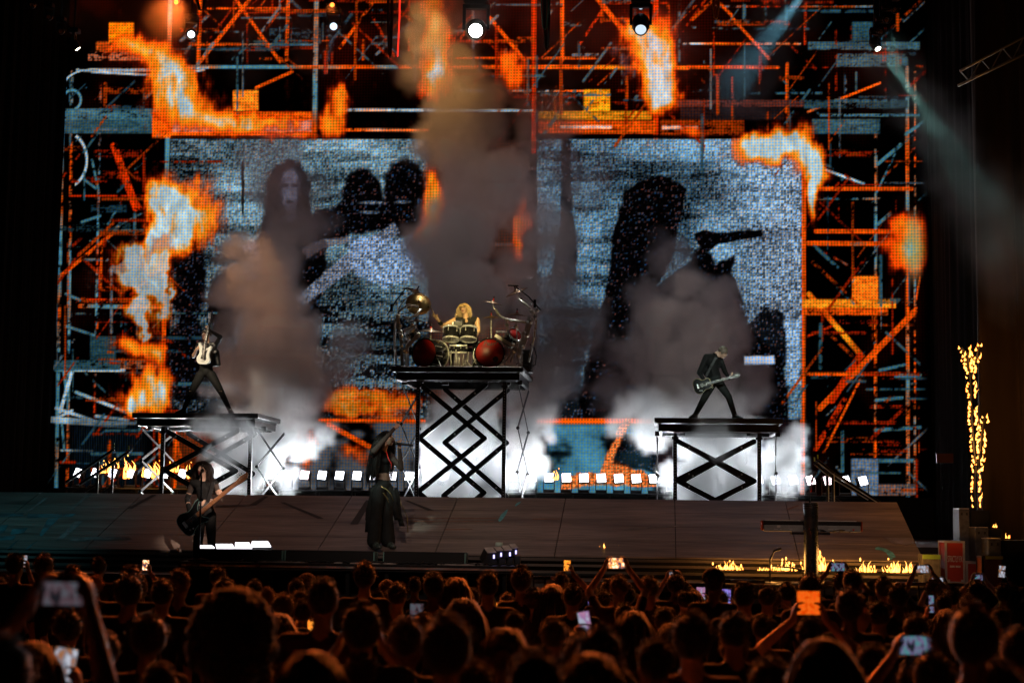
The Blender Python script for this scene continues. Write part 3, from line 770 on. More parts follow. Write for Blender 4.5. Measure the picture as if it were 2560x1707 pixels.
left_riser, ZLEFT = riser('guitar_riser', 330, 645, 1032, YR, 1.9, (408, 627),
    ((412,592,0,0,.80,.10,True),(452,620,.5,.04,.80,.09,True)),
    'black scissor-lift platform under the guitarist with the white guitar', ((375, LIGHTBAR, .62, .30),(660, STEELB, .72, .24)))
right_riser, ZRIGHT = riser('guitar_riser', 1636, 1958, 1045, YR, 1.9, (1688, 1898),
    ((1692,1885,0,.1,.76,.10,True),(1706,1878,.5,.12,.76,.08,True)),
    'black scissor-lift platform under the guitarist bending over his guitar', ((1643, STEELB, .76, .02),(1944, STEELB, .72, .07)))

# ------------------------------------------------------------------ row of LED strobes below the video wall
FACE = emat('strobe_white', (.88,.90,1.0), 6.0)
FACEP = emat('strobe_pink', (1.0,.74,.80), 6.0)
DOT = emat('strobe_lens', (.40,.42,.7), .5)
YL = 34.6; NS = 46
rowz = P(1280, 1193, YL).z
tr = empty('light_truss', ((P(195,1230,YL).x+P(2157,1230,YL).x)/2, YL, BACKZ), 'low black truss under the row of white strobes', 'truss')
x0 = P(170,1230,YL).x; x1 = P(2180,1230,YL).x
for yy in (YL-.12, YL+.22):
    for zz in (BACKZ+.1, rowz-.34): MB().tube((x0,yy,zz),(x1,yy,zz),.025,n=8).build('chord', STEELB, tr)
xx = x0
while xx < x1:
    for yy in (YL-.12, YL+.22): MB().box((xx, yy, (BACKZ+rowz-.3)/2), (.04,.04,rowz-.34-BACKZ)).build('upright', STEELB, tr)
    xx += .8
proto = None
for i in range(NS):
    px = 195+43.6*i; py = 1181+25*i/(NS-1)
    p = P(px, py, YL); fan = (i-NS/2)/(NS/2)
    root = empty('led_strobe', (p.x, YL, rowz-.32))
    d = 'slanting under the left stair rail' if i < 3 else ''
    tag(root, f'small white square strobe light, {ORD(i+1)} from the left in the row under the video wall', 'strobe light', 'strobes in a row below the video wall')
    if proto is None:
        q = MB().box((0,.05,.03),(.24,.22,.07), bev=.01); q.build('base', BLACK, None)
        base = bpy.data.objects[-1] if False else q
        pb = q
        proto = {}
        proto['base'] = MB().box((0,.05,.03),(.24,.22,.07), bev=.012)
        y = MB()
        for sx in (-1,1): y.box((sx*.118,.03,.17),(.016,.06,.24))
        y.box((0,.03,.065),(.25,.06,.016)); proto['yoke'] = y
        h = MB().box((0,.045,.0),(.205,.13,.20), bev=.015)
        for k in range(5): h.box((0,.115,-.07+k*.035),(.17,.03,.012))
        proto['head'] = h
        proto['lamp_face'] = MB().box((0,-.026,0),(.19,.012,.185), bev=.005)
        q = MB()
        for a in (-1,0,1):
            for b in (-1,0,1): q.lathe([(0,0),(.017,0),(.017,.006),(0,.006)], (a*.055,-.031,b*.052), (0,-1,0), 8)
        proto['lens'] = q
        meshes = {}
        for k, v in proto.items():
            o = v.build(k, {'base':BLACK,'yoke':STEELB,'head':BLACK,'lamp_face':FACE,'lens':DOT}[k]); meshes[k] = o.data
            bpy.data.objects.remove(o)
        mp = meshes['lamp_face'].copy(); mp.materials[0] = FACEP
        bpy.data.objects.remove([o for o in bpy.data.objects if o.name.startswith('base') and o.parent is None and o.type == 'MESH'][0])
    for k in ('base','yoke'):
        o = bpy.data.objects.new(k, meshes[k]); col.objects.link(o); o.parent = root
    hd = bpy.data.objects.new('head', meshes['head']); col.objects.link(hd); hd.parent = root
    hd.location = (0,.03,.32); hd.rotation_euler = (R(-14), R(12*-fan), R(26*fan))
    f = bpy.data.objects.new('lamp_face', mp if i in (13,28,43,42) else meshes['lamp_face']); col.objects.link(f); f.parent = hd
    l = bpy.data.objects.new('lens', meshes['lens']); col.objects.link(l); l.parent = hd; l['kind'] = 'stuff'
    if i % 2 == 0:
        spot('strobe_beam', Vector(root.location)+Vector((0,-.06,.34)), Vector(root.location)+Vector((0,-3.0,1.0)), (.90,.95,1.0), STROBE_W, 105, 1.0, .08, root)

# ------------------------------------------------------------------ stair rails behind the ridge
def rail(label, pts, Yp, foot):
    root = empty('stair_rail', P(foot[0], foot[1], Yp), label, 'handrail', 'stair handrails behind the deck')
    V = [P(x, y, Yp) for x, y in pts]
    MB().path(V, .028, 8).build('top_rail', STEELB, root, smooth=True)
    MB().path([v+Vector((.0,-.03,-.03)) for v in V], .009, 6).build('edge_highlight', mat('rail_highlight', (.8,.82,.8), .35, metal=.6), root)  # pale rod painted in as the highlight along the rail
    k = len(V)-2 if False else 1
    pv = P(foot[0], foot[1]-100, Yp)
    q = MB().tube(P(foot[0], foot[2], Yp), Vector((P(foot[0],foot[2],Yp).x, Yp, BACKZ)), .026)
    q.build('post', STEELB, root, smooth=True)
    MB().tube(P(foot[0]+3, foot[2]+2, Yp-.03), Vector((P(foot[0]+3,foot[2],Yp).x, Yp-.03, BACKZ)), .008).build('post_highlight', MATS['rail_highlight'], root)
    MB().path([v+Vector((0,0,-.42)) for v in V[:-1]], .02, 8).build('mid_rail', STEELB, root, smooth=True)
    if len(pts) > 2:
        MB().tube(V[-1]+Vector((0,-.02,.03)), V[-1]+Vector((0,-.02,.10)), .011).build('glow_tape', mat('yellow_green_tape', (.6,.8,.05), .5), root)
    return root
rail('outer handrail of the left stairs, nearest the left curtain', [(165,1205),(245,1150),(285,1123)], 28.2, (245,1228,1152))
rail('inner handrail of the left stairs, beside the left riser', [(200,1210),(282,1157),(322,1128)], 27.9, (282,1228,1158))
rail('left one of the two handrails on the right-hand stairs', [(2170,1245),(2068,1184),(2036,1157)], 28.2, (2068,1250,1184))
rail('right one of the two handrails on the right-hand stairs', [(2200,1256),(2082,1181),(2044,1151)], 27.9, (2082,1250,1181))

# ------------------------------------------------------------------ low platform, wedges and light bars at the stage front
YE0, YE1 = 20.45, 21.6
EA, EB = P(445,1404,YE0), P(1300,1414,YE0); ez = (EA.z+EB.z)/2
ego = empty('front_platform', ((EA.x+EB.x)/2, (YE0+YE1)/2, 0), 'low black platform with a pale edge in front of the singer', 'platform')
MB().box(((EA.x+EB.x)/2, (YE0+YE1)/2, ez-.04), (EB.x-EA.x, YE1-YE0, .08), bev=.01).build('top', BLACK, ego)
MB().box(((EA.x+EB.x)/2, YE0-.012, ez-.045), (EB.x-EA.x-.1, .02, .026)).build('metal_edge', mat('bright_edge', (.72,.74,.72), .3, metal=.7, var=.5, scale=3), ego)
q = MB().box(((EA.x+EB.x)/2, YE0+.3, (ez-.1)/2), (EB.x-EA.x-.1, .06, ez-.1))
for k in range(9):
    q.box((EA.x+.2+k*(EB.x-EA.x-.4)/8, YE0+.06, ez/2-.05), (.05,.05,ez-.1))
q.build('skirt', MATTE, ego)
WOODP = mat('pale_plate', (.55,.47,.42), .5, var=.25, scale=9)
for a, b, y in ((842,862,1393),(880,1000,1397),(1095,1210,1399),(640,780,1394)):
    pa, pb = P(a,y,YE0+.25), P(b,y,YE0+.25)
    tag(MB().box(((pa.x+pb.x)/2, YE0+.25, ez+.008), (pb.x-pa.x, .34, .012)).build('cover_plate', WOODP), f'pale flat plate lying on the front platform, {["narrow one between the first two wedges","under the singer","right of the long wedge","left one under the cables"][(842,880,1095,640).index(a)]}', 'plate', 'pale plates on the front platform')
rnd = random.Random(4)
for k, (a, b) in enumerate(((560,760),(740,960),(930,1130),(1090,1290))):
    pts = []
    for i in range(26):
        t = i/25; pp = P(a+(b-a)*t, 1400, YE0+.16+.09*math.sin(i*1.1+k)+rnd.uniform(-.05,.05))
        pts.append(Vector((pp.x, pp.y, ez+.018+.012*math.sin(i*2.3+k))))
    tag(MB().path(pts, .011, 6).build('stage_cable', RUBBER, smooth=True), f'black cable snaking along the front platform, {ORD(k+1)} stretch from the left', 'cable', 'cables on the front platform')

def wedge(p0, p1, py, label):
    A, B = P(p0, py, YE0+.5), P(p1, py, YE0+.5)
    L = B.x-A.x; h = .155
    root = empty('light_bar', ((A.x+B.x)/2, YE0+.5, ez), label, 'light bar', 'long black bars on the front platform')
    M = Matrix(((0,0,1,A.x),(1,0,0,YE0+.42),(0,1,0,ez),(0,0,0,1)))
    MB().prism([(0,.0),(.30,0),(.30,h*.9),(.22,h),(.02,h)], L, M).build('housing', MATTE, root)
    for xx in (A.x-.006, B.x+.006):
        MB().box((xx, YE0+.56, ez+.075), (.012,.26,.14)).build('end_cap', mat('teal_end', (.25,.5,.45), .35, metal=.3), root)
    return root, A, B, h
w1, A1, B1, hh = wedge(487, 707, 1398, 'black bar with a stepped row of glowing white panels beside the bassist')
FLW = emat('white_panel', (.95,.92,1.0), 3.0)
for k, (a, b, y0, y1) in enumerate(((489,536,1362,1367),(541,587,1359,1368),(588,630,1355,1368),(628,677,1352,1364))):
    dy = YE0+.60
    vs = [P(a-4+k*2, y0, dy+.12), P(b-7, y0, dy+.12), P(b, y1, dy), P(a, y1, dy)]
    base = vs[0].z
    n = Vector((0,.6,-.8))*.02
    q = MB().add(vs+[v+n for v in vs], [(0,1,2,3),(7,6,5,4),(0,4,5,1),(1,5,6,2),(2,6,7,3),(3,7,4,0)])
    o = q.build('light_panel', FLW, w1)
    MB().box(((vs[2].x+vs[3].x)/2, dy+.10, (vs[2].z+ez)/2), (vs[2].x-vs[3].x, .02, vs[2].z-ez-.02)).build('panel_bracket', BLACK, w1)
wedge(717, 936, 1400, 'middle black bar on the front platform, in front of the singer')
wedge(962, 1163, 1402, 'right-hand black bar on the front platform with a teal end')

for k, (a, b, y0, y1) in enumerate(((1210,1232,1370,1383),(1234,1250,1368,1378),(1253,1272,1365,1377),(1272,1287,1361,1372))):
    dy = YE0+.45+.12*k
    c = P((a+b)/2+4, (y0+y1)/2, dy)
    root = empty('tilted_light', (c.x, dy, ez), f'small tilted floor light by the cup, {ORD(k+1)} of four from the left', 'floor light', 'tilted lights at the end of the front platform')
    vs = [P(a, y0, dy+.16), P(b, y0-1, dy+.16), P(b+9, y1-2, dy), P(a+9, y1, dy)]
    n = Vector((-.06,.0,-.13))
    MB().add(vs+[v+n for v in vs], [(0,1,2,3),(7,6,5,4),(0,4,5,1),(1,5,6,2),(2,6,7,3),(3,7,4,0)]).build('housing', BLACK, root)
    n2 = Vector((0,-.002,.004)); MB().add([v+n2 for v in vs]+[v+n2*2.5 for v in vs], [(0,1,2,3),(7,6,5,4),(0,4,5,1),(1,5,6,2),(2,6,7,3),(3,7,4,0)]).build('top_plate', WOODP, root)
    MB().box((vs[2].x-.03, dy-.02, vs[2].z-.05), (.02,.02,.05)).build('lens_edge', emat('violet_glint', (.5,.45,1.0), 2.5), root)
    MB().box((c.x+.03, dy+.05, (ez+c.z-.12)/2), (.12,.10,max(.03,c.z-.12-ez))).build('foot', RUBBER, root)
c = P(1247, 1367, YE0+.9)
cup = empty('drink_cup', (c.x, YE0+.95, ez), 'pale green lidded cup standing behind the tilted lights', 'cup')
hz = P(1247,1355,YE0+.95).z-ez
MB().lathe([(0,0),(.036,0),(.045,hz*.85),(0,hz*.85)], cup.location, n=18).build('cup_body', mat('mint_cup', (.42,.62,.52), .35), cup, smooth=True)
MB().lathe([(.050,hz*.83),(.052,hz*.9),(.047,hz),(0,hz)], cup.location, n=18).build('lid', mat('mint_lid', (.55,.72,.62), .3), cup, smooth=True)

# microphone stand of the bassist
YM = 20.75
b = P(497, 1396, YM); top = P(499, 1192, YM)
ms = empty('microphone_stand', (b.x, YM, ez), 'black microphone stand with a thick foot in front of the bassist', 'mic stand')
MB().lathe([(0,0),(.14,0),(.14,.02),(.03,.045),(0,.045)], ms.location, n=24).build('base', BLACK, ms)
MB().tube(ms.location, (b.x-.0, YM, top.z), .013).build('pole', STEELB, ms, smooth=True)
MB().tube((b.x-.055, YM+.06, ez), (b.x-.055, YM+.06, ez+.34), .045, .045, 14).build('lower_sleeve', mat('sleeve_brown', (.05,.03,.024), .5), ms, smooth=True)
MB().tube((b.x, YM, top.z), P(503,1182,YM+.06), .010).tube((b.x-.02,YM-.02,top.z-.3),(b.x+.02,YM+.02,top.z-.3),.02).build('clip', RUBBER, ms)
mc = P(506, 1176, YM+.16); dr = (mc-P(499,1190,YM+.02)).normalized()
q = MB().lathe([(0,-.16),(.011,-.16),(.018,-.03),(.020,-.028)], mc, dr, 14); q.build('handle', BLACK, ms, smooth=True)
MB().ell(mc, (.026,.026,.030), n=14).build('grille', mat('mic_grille', (.05,.05,.05), .4, metal=.8), ms, smooth=True)

# keyboard on a thick pole at the right
YK = 21.7
ka, kb = P(1906,1312,YK), P(2150,1316,YK); kz = (ka.z+kb.z)/2; kx = (ka.x+kb.x)/2
kp = P(2027,1300,YK-.18)
ks = empty('keyboard_stand', (kp.x, YK-.18, LEDGE), 'thick dark pole stand holding the keyboard above the flames', 'keyboard stand')
ptop = P(2025, 1256, YK-.18)
POLE = mat('gunmetal', (.16,.18,.20), .28, metal=.9, var=.2)
MB().lathe([(0,0),(.30,0),(.30,.02),(.095,.035),(.095,ptop.z-LEDGE-.01),(.085,ptop.z-LEDGE),(0,ptop.z-LEDGE)], ks.location, n=28).build('pole', POLE, ks, smooth=True); smooth_by_angle(ks.children[0])
q = MB()
for zz in (.01,.04,.07): q.lathe([(.0955,ptop.z-LEDGE-zz),(.098,ptop.z-LEDGE-zz-.006),(.0955,ptop.z-LEDGE-zz-.012)], ks.location, n=28)
q.build('collar', BLACK, ks)
MB().box((kp.x, YK-.02, kz-.10), (.5,.34,.03)).build('tray', BLACK, ks)
MB().path([ptop, ptop+Vector((-.01,0,.12)), ptop+Vector((.03,.02,.26)), ptop+Vector((.05,.02,.34))], [.012,.01,.01,.008], 8).build('gooseneck', STEELB, ks, smooth=True)
MB().lathe([(0,-.10),(.012,-.10),(.017,0),(.024,.01),(.026,.03),(.018,.055),(0,.06)], ptop+Vector((.055,.02,.36)), (.35,.1,.9), 14).build('microphone', BLACK, ks, smooth=True)
kbd = empty('keyboard', (kx, YK, kz-.08), 'long slim black and grey stage keyboard seen from behind on its pole', 'keyboard')
L = kb.x-ka.x
MB().box((kx, YK, kz+.035), (L, .28, .055), bev=.008).build('top_case', BLACK, kbd)
MB().box((kx, YK-.02, kz-.035), (L-.02, .24, .085), bev=.006).build('rear_panel', mat('panel_grey', (.34,.38,.40), .4, var=.2), kbd)
for s in (-1,1): MB().box((kx+s*(L/2+.008), YK, kz), (.016,.29,.13), bev=.004).build('end_cheek', mat('red_cheek', (.35,.05,.02), .4), kbd)
q = MB(); rnd = random.Random(9)
for k in range(14):
    xx = kx-L/2+.05+rnd.random()*(L-.1); q.box((xx, YK-.142, kz-.04+rnd.uniform(-.02,.02)), (.02+.05*rnd.random(),.004,.008))
q.build('jack_label', mat('label_white', (.7,.72,.72), .5), kbd)
MB().box((kx-L*.34, YK-.143, kz-.012), (.045,.004,.03)).build('sticker', mat('sticker_white', (.75,.75,.72), .5), kbd)
MB().box((kx+L*.42, YK-.143, kz-.045), (.022,.004,.02)).build('power_switch', mat('red_switch', (.7,.03,.02), .4), kbd)
q = MB()
for k in range(26): q.box((kx-L/2+.04+(k+.5)*(L-.08)/26, YK+.09, kz+.068), ((L-.08)/26-.004,.12,.012))
q.build('white_keys', mat('ivory', (.8,.78,.74), .3), kbd)
pts = [Vector((kx+.02+i*.04, YK-.15-.02*math.sin(i), kz-.06+.012*math.sin(i*.9))) for i in range(13)]
MB().path(pts, .007, 6).build('cable', RUBBER, kbd, smooth=True)
# crowd-side microphone boom standing on the lip near the keyboard
bb = P(1925,1420,21.5)
bm_ = empty('microphone_boom', (bb.x, 21.5, LEDGE), 'small black boom microphone stand left of the keyboard pole', 'mic stand')
t1 = P(1925,1398,21.5); t2 = P(1935,1378,21.5); t3 = P(1945,1373,21.5)
MB().lathe([(0,0),(.11,0),(.11,.015),(.02,.03),(0,.03)], bm_.location, n=18).build('base', BLACK, bm_)
MB().path([bm_.location, t1, t2, t3], [.012,.014,.010,.008], 8).build('pole', STEELB, bm_, smooth=True)
MB().lathe([(0,-.07),(.012,-.07),(.018,0),(.022,.01),(.018,.045),(0,.05)], t3, (.8,0,.3), 12).build('microphone', BLACK, bm_, smooth=True)
MB().path([P(1930,1414,21.5), P(1975,1418,21.4), P(2012,1426,21.4)], .011, 8).build('arm', STEELB, bm_, smooth=True)

# ------------------------------------------------------------------ flight cases and speakers at right
def case(name, x0, x1, y0, y1, Yp, dep, body, edge, label, cat, z0=None, wheels=False):
    A, B = P(x0, y1, Yp), P(x1, y0, Yp)
    zb = A.z if z0 is None else z0
    root = empty(name, ((A.x+B.x)/2, Yp+dep/2, zb), label, cat, 'cases and cabinets beside the stage')
    cx, w_, h_ = (A.x+B.x)/2, B.x-A.x, B.z-zb
    MB().box((cx, Yp+dep/2, zb+h_/2), (w_-.02, dep-.02, h_-.02)).build('panel', body, root)
    q = MB(); e = .028
    for sx in (-1,1):
        for sy in (0,1): q.box((cx+sx*(w_/2-e/2), Yp+(e/2 if sy == 0 else dep-e/2), zb+h_/2), (e,e,h_))
        for sz in (0,1): q.box((cx+sx*(w_/2-e/2), Yp+dep/2, zb+(e/2 if sz == 0 else h_-e/2)), (e-.002,dep-2*e,e-.002))
    for sy in (0,1):
        for sz in (0,1): q.box((cx, Yp+(e/2 if sy == 0 else dep-e/2), zb+(e/2 if sz == 0 else h_-e/2)), (w_-2*e,e-.002,e-.002))
    q.build('edging', edge, root)
    return root, cx, w_, zb, h_
REDC = mat('red_laminate', (.50,.05,.025), .45, var=.15, scale=5)
YC = 22.6
c1, cx, w_, zb, h_ = case('flight_case', 2363, 2412, 1352, 1423, YC, .55, REDC, ALU, 'tall red flight case with white lettering beside the stage', 'flight case', LEDGE)
def text(name, s, size, loc, parent, m, rot=(math.pi/2,0,0), ext=.002, sx=1.):
    cu = bpy.data.curves.new(name, 'FONT'); cu.body = s; cu.size = size; cu.extrude = ext; cu.align_x = 'CENTER'; cu.align_y = 'CENTER'; cu.offset = .0
    o = bpy.data.objects.new(name, cu); col.objects.link(o)
    dg = bpy.context.evaluated_depsgraph_get(); me = bpy.data.meshes.new_from_object(o.evaluated_get(dg)); bpy.data.objects.remove(o)
    me.materials.clear(); me.materials.append(m)
    o = bpy.data.objects.new(name, me); col.objects.link(o); o.location = Vector(loc)-(parent.location if parent else Vector()); o.rotation_euler = rot; o.scale = (sx,1,1); o.parent = parent
    return o
WTXT = mat('white_lettering', (.8,.78,.74), .5)
text('lettering', 'STRICTLY FX', .075, (cx, YC+.006, zb+h_*.57), c1, WTXT, ext=.003, sx=.42).scale = (.46,1.6,1)
q = MB()
for k in range(13):
    if k != 6: q.box((cx-.066+k*.011, YC+.006, zb+h_*.40), (.0075,.006,.026))
o_ = q.build('small_print', WTXT, c1); o_['kind'] = 'stuff'
for s in (-1,1): MB().box((cx+s*.09, YC-.012, zb+.03), (.03,.02,.05)).build('latch', ALU, c1)
case('flight_case', 2415, 2449, 1404, 1428, YC-.05, .5, REDC, ALU, 'small low red flight case beside the lettered one', 'flight case', LEDGE)
SPK = mat('speaker_grey', (.085,.085,.09), .6, var=.35, scale=18)
def cabinet(x0, x1, x2, y0, y1, Yp, dep, label, z0=None):
    A, B = P(x0, y1, Yp), P(x1, y0, Yp); zb = A.z if z0 is None else z0
    root = empty('speaker_cabinet', ((A.x+B.x)/2, Yp+dep/2, zb), label, 'speaker', 'cases and cabinets beside the stage')
    C = P(x2, y0, Yp+.02)
    MB().box(((A.x+B.x)/2, Yp+dep/2, (zb+B.z)/2), (B.x-A.x, dep, B.z-zb), bev=.01).build('side_panel', SPK, root)
    MB().box(((C.x+B.x)/2+.004, Yp+dep/2+.02, (zb+B.z)/2-.004), (C.x-B.x, dep-.02, B.z-zb-.02), bev=.01).build('body', MATTE, root)
    for f in (.25,.72): MB().box((A.x+(B.x-A.x)*f, Yp-.003, B.z-.07), (.024,.008,.036)).build('grip_hole', RUBBER, root)
    MB().box(((A.x+B.x)/2, Yp+dep/2, B.z+.006), (B.x-A.x-.01, dep-.01, .01)).build('metal_lip', ALU, root)
    return root, B.z
zc = P(2363,1352,YC).z
cabinet(2399, 2424, 2475, 1272, 1351, YC+.7, .5, 'upper black speaker cabinet under the burning string', LEDGE)
cabinet(2440, 2471, 2505, 1319, 1400, YC+.15, .5, 'middle black speaker cabinet right of the red case', LEDGE)
cabinet(2472, 2503, 2640, 1347, 1430, YC-.35, .6, 'wide low black speaker cabinet at the right edge', LEDGE)
MOSS = mat('green_tape', (.16,.28,.04), .7); YTAPE = mat('yellow_tape', (.6,.55,.03), .6)
r1, cx, w_, zb, h_ = case('equipment_box', 2307, 2351, 1386, 1437, 22.0, .4, SPK, MATS['speaker_grey'], 'grey equipment box with green top edge at the deck corner', 'box', LEDGE-.02)
MB().box((cx, 22.0-.004, zb+h_-.03), (w_,.01,.06)).build('top_tape', MOSS, r1)
r1, cx, w_, zb, h_ = case('equipment_box', 2455, 2509, 1390, 1445, 21.8, .4, mat('dull_red_box', (.18,.05,.03), .6), BLACK, 'dark red equipment box with yellow top edge at the far right', 'box', LEDGE-.02)
MB().box((cx+.02, 21.8-.004, zb+h_-.02), (w_-.06,.01,.04)).build('top_tape', YTAPE, r1)
s_ = P(2362,1145,30)
ex = empty('unlit_sign', (s_.x, 30, s_.z-.1), 'dim dark red rectangular sign on the black curtain', 'sign')
MB().box((s_.x, 30, s_.z), (.30,.05,.17)).build('sign_box', mat('dim_red', (.10,.012,.01), .6), ex)
# barricade in the pit
YP = 19.4
bz = P(1870,1452,YP).z
for k, (a, b) in enumerate(((1334,1420),(1810,1910),(2240,2410),(2060,2110))):
    pa, pb = P(a,1452,YP), P(b,1452,YP)
    br = empty('barricade', ((pa.x+pb.x)/2, YP, 0), f'metal crowd barricade glimpsed between the heads, {ORD({0:1,1:2,3:3,2:4}[k])} stretch from the left', 'barrier', 'crowd barricade stretches')
    MB().tube((pa.x,YP,bz),(pb.x,YP,bz),.02,n=8).tube((pa.x,YP+.2,bz-.06),(pb.x,YP+.2,bz-.06),.015,n=8).build('top_rail', mat('worn_metal', (.65,.58,.5), .3, metal=.8, var=.4, scale=4), br, smooth=True)
    q = MB()
    n = max(2, int((pb.x-pa.x)/.12))
    for i in range(n+1): q.tube((pa.x+(pb.x-pa.x)*i/n, YP, 0), (pa.x+(pb.x-pa.x)*i/n, YP, bz), .012, n=6)
    q.build('upright', STEELB, br)
    MB().box(((pa.x+pb.x)/2, YP+.35, bz-.03), (pb.x-pa.x, .3, .02)).build('shelf', WOODP, br)

# ------------------------------------------------------------------ fire
def flame_mat(name, c0, c1, s):
    m = bpy.data.materials.new(name); m.use_nodes = True; nt = m.node_tree; nt.nodes.remove(nt.nodes['Principled BSDF'])
    tc = nt.nodes.new('ShaderNodeTexCoord'); n = nt.nodes.new('ShaderNodeTexNoise'); n.inputs['Scale'].default_value = 14; n.inputs['Detail'].default_value = 3
    nt.links.new(tc.outputs['Object'], n.inputs['Vector'])
    lw = nt.nodes.new('ShaderNodeLayerWeight'); lw.inputs[0].default_value = .35
    ad = nt.nodes.new('ShaderNodeMath'); ad.operation = 'ADD'; nt.links.new(n.outputs[0], ad.inputs[0]); nt.links.new(lw.outputs['Facing'], ad.inputs[1])
    r = nt.nodes.new('ShaderNodeValToRGB'); r.color_ramp.elements[0].position = .45; r.color_ramp.elements[0].color = (*c0,1)
    r.color_ramp.elements[1].position = 1.0; r.color_ramp.elements[1].color = (*c1,1)
    nt.links.new(ad.outputs[0], r.inputs[0])
    e = nt.nodes.new('ShaderNodeEmission'); e.inputs[1].default_value = s; nt.links.new(r.outputs[0], e.inputs[0])
    tr = nt.nodes.new('ShaderNodeBsdfTransparent'); mx = nt.nodes.new('ShaderNodeMixShader')
    lw2 = nt.nodes.new('ShaderNodeLayerWeight'); lw2.inputs[0].default_value = .5
    pw = nt.nodes.new('ShaderNodeMath'); pw.operation = 'POWER'; nt.links.new(lw2.outputs['Facing'], pw.inputs[0]); pw.inputs[1].default_value = 1.6
    nt.links.new(pw.outputs[0], mx.inputs[0]); nt.links.new(e.outputs[0], mx.inputs[1]); nt.links.new(tr.outputs[0], mx.inputs[2])
    nt.links.new(mx.outputs[0], nt.nodes['Material Output'].inputs[0])
    m.cycles.emission_sampling = 'FRONT'
    MATS[name] = m; return m
FIRE = flame_mat('fire', (1.,.58,.12), (.95,.16,.006), 4.5)
def tongue(q, base, h, r, rnd, lean=0.):
    n = 7; pts = []; rs = []; ph = rnd.uniform(0,6)
    for i in range(n+1):
        t = i/n
        pts.append(base + Vector((lean*t*h + .28*h*t*math.sin(ph+4.2*t)*.6, .10*h*math.sin(ph*2+5*t)*t, h*t)))
        rs.append(max(.0015, r*(1-t)**.8*(.75+.5*math.sin(math.pi*min(1,t*1.7)))))
    q.path(pts, rs, 6)
def fire(name, x0, x1, ybase, hmax, Yp, z, n, seed, label, prof=None, burner=True):
    rnd = random.Random(seed); A, B = P(x0, ybase, Yp), P(x1, ybase, Yp)
    zz = A.z if z is None else z
    root = empty(name, ((A.x+B.x)/2, Yp, zz), label, 'flame', 'stage flames')
    sc = Yp/F
    for k in range(n):
        t = (k+rnd.uniform(.1,.9))/n; q = MB()
        e = prof(t) if prof else .35+.65*abs(math.sin(t*math.pi*rnd.uniform(1.5,2.5)))
        h = hmax*sc*e*rnd.uniform(.55,1.05)
        x = A.x+(B.x-A.x)*t
        tongue(q, Vector((x, Yp+rnd.uniform(-.06,.06), zz+rnd.uniform(0,.01))), h, max(.010, h*rnd.uniform(.09,.15)), rnd, rnd.uniform(-.35,.35))
        if rnd.random() < .6: tongue(q, Vector((x+rnd.uniform(-.03,.03), Yp+rnd.uniform(-.06,.06), zz)), h*.55, max(.008,h*.10), rnd, rnd.uniform(-.6,.6))
        if rnd.random() < .35: q.ell((x+rnd.uniform(-.05,.05), Yp, zz+h*rnd.uniform(1.05,1.35)), (.012,.01,.02*rnd.uniform(.6,1.6)), n=6, m=5)
        q.build('flame_tongue', FIRE, root, smooth=True)
    if burner or n > 4:
        l_ = bpy.data.lights.new('fire_glow', 'POINT'); l_.color = (1.,.40,.08); l_.energy = .7*n*hmax/30; l_.shadow_soft_size = .15
        lo_ = bpy.data.objects.new('fire_glow', l_); col.objects.link(lo_); lo_.parent = root; lo_.location = (0,-.05,hmax*sc*.8)
    if burner: MB().box(((A.x+B.x)/2, Yp, zz-.012), (B.x-A.x+.02,.05,.022)).build('burner_bar', RUBBER, root)
    return root
def hump(c, w): return lambda t: .3+.7*math.exp(-((t-c)/w)**2)
YFL = 21.85
fire('flame_row', 1790, 1858, 1409, 26, YFL, LEDGE+.16, 13, 1, 'leftmost of the flame clusters burning on the front edge at right', hump(.45,.35))
fire('flame_row', 1894, 1994, 1411, 24, YFL, LEDGE+.16, 22, 2, 'low wide flame row just left of the keyboard pole', hump(.7,.2))
fire('flame_row', 2006, 2095, 1412, 44, YFL+.2, LEDGE+.16, 20, 3, 'tallest flame cluster, right beside the keyboard pole', hump(.45,.3))
fire('flame_row', 2136, 2192, 1415, 27, YFL, LEDGE+.16, 13, 4, 'small flame cluster between the keyboard and the blue paint stroke', hump(.5,.35))
fire('flame_row', 2208, 2306, 1416, 28, YFL, LEDGE+.16, 22, 5, 'flame row below the blue paint stroke at the deck corner', None)
fire('flame_spark', 1494, 1508, 1385, 26, 22.9, None, 3, 6, 'left one of the tiny orange flames on the deck', None, False)
fire('flame_spark', 1511, 1520, 1370, 16, 22.9, None, 2, 7, 'middle one of the tiny orange flames on the deck', None, False)
fire('flame_spark', 1544, 1552, 1373, 16, 22.9, None, 2, 8, 'right one of the tiny orange flames on the deck', None, False)
YB2 = 33.9
for k, (a, b, yb, h, d) in enumerate(((250,272,1182,30,'behind the left stair rails'),(276,300,1170,22,'above the third strobe, by the stair rails'),(303,322,1196,46,'between the third and fourth strobes'),(312,336,1176,34,'above the fourth strobe'),(352,368,1192,24,'left of the pale lattice'),(382,402,1196,52,'between the pale lattice and the left riser post'),(420,446,1180,26,'in the left riser scissor, above a strobe'),(470,486,1196,40,'left of the bassist head'))):
    fire('back_flame', a, b, yb, h, YB2, None, 5, 20+k, 'orange flame '+d, None, False)
fire('back_flame', 1374, 1394, 1200, 34, 34.2, None, 4, 40, 'thin flame between the strobes right of the drum riser', None, False)
fire('back_flame', 1420, 1430, 1200, 14, 34.2, None, 2, 41, 'tiny flame beside the pink strobe', None, False)
fire('back_flame', 1690, 1700, 1206, 26, 34.2, None, 3, 42, 'small flame by the left post of the right riser', None, False)
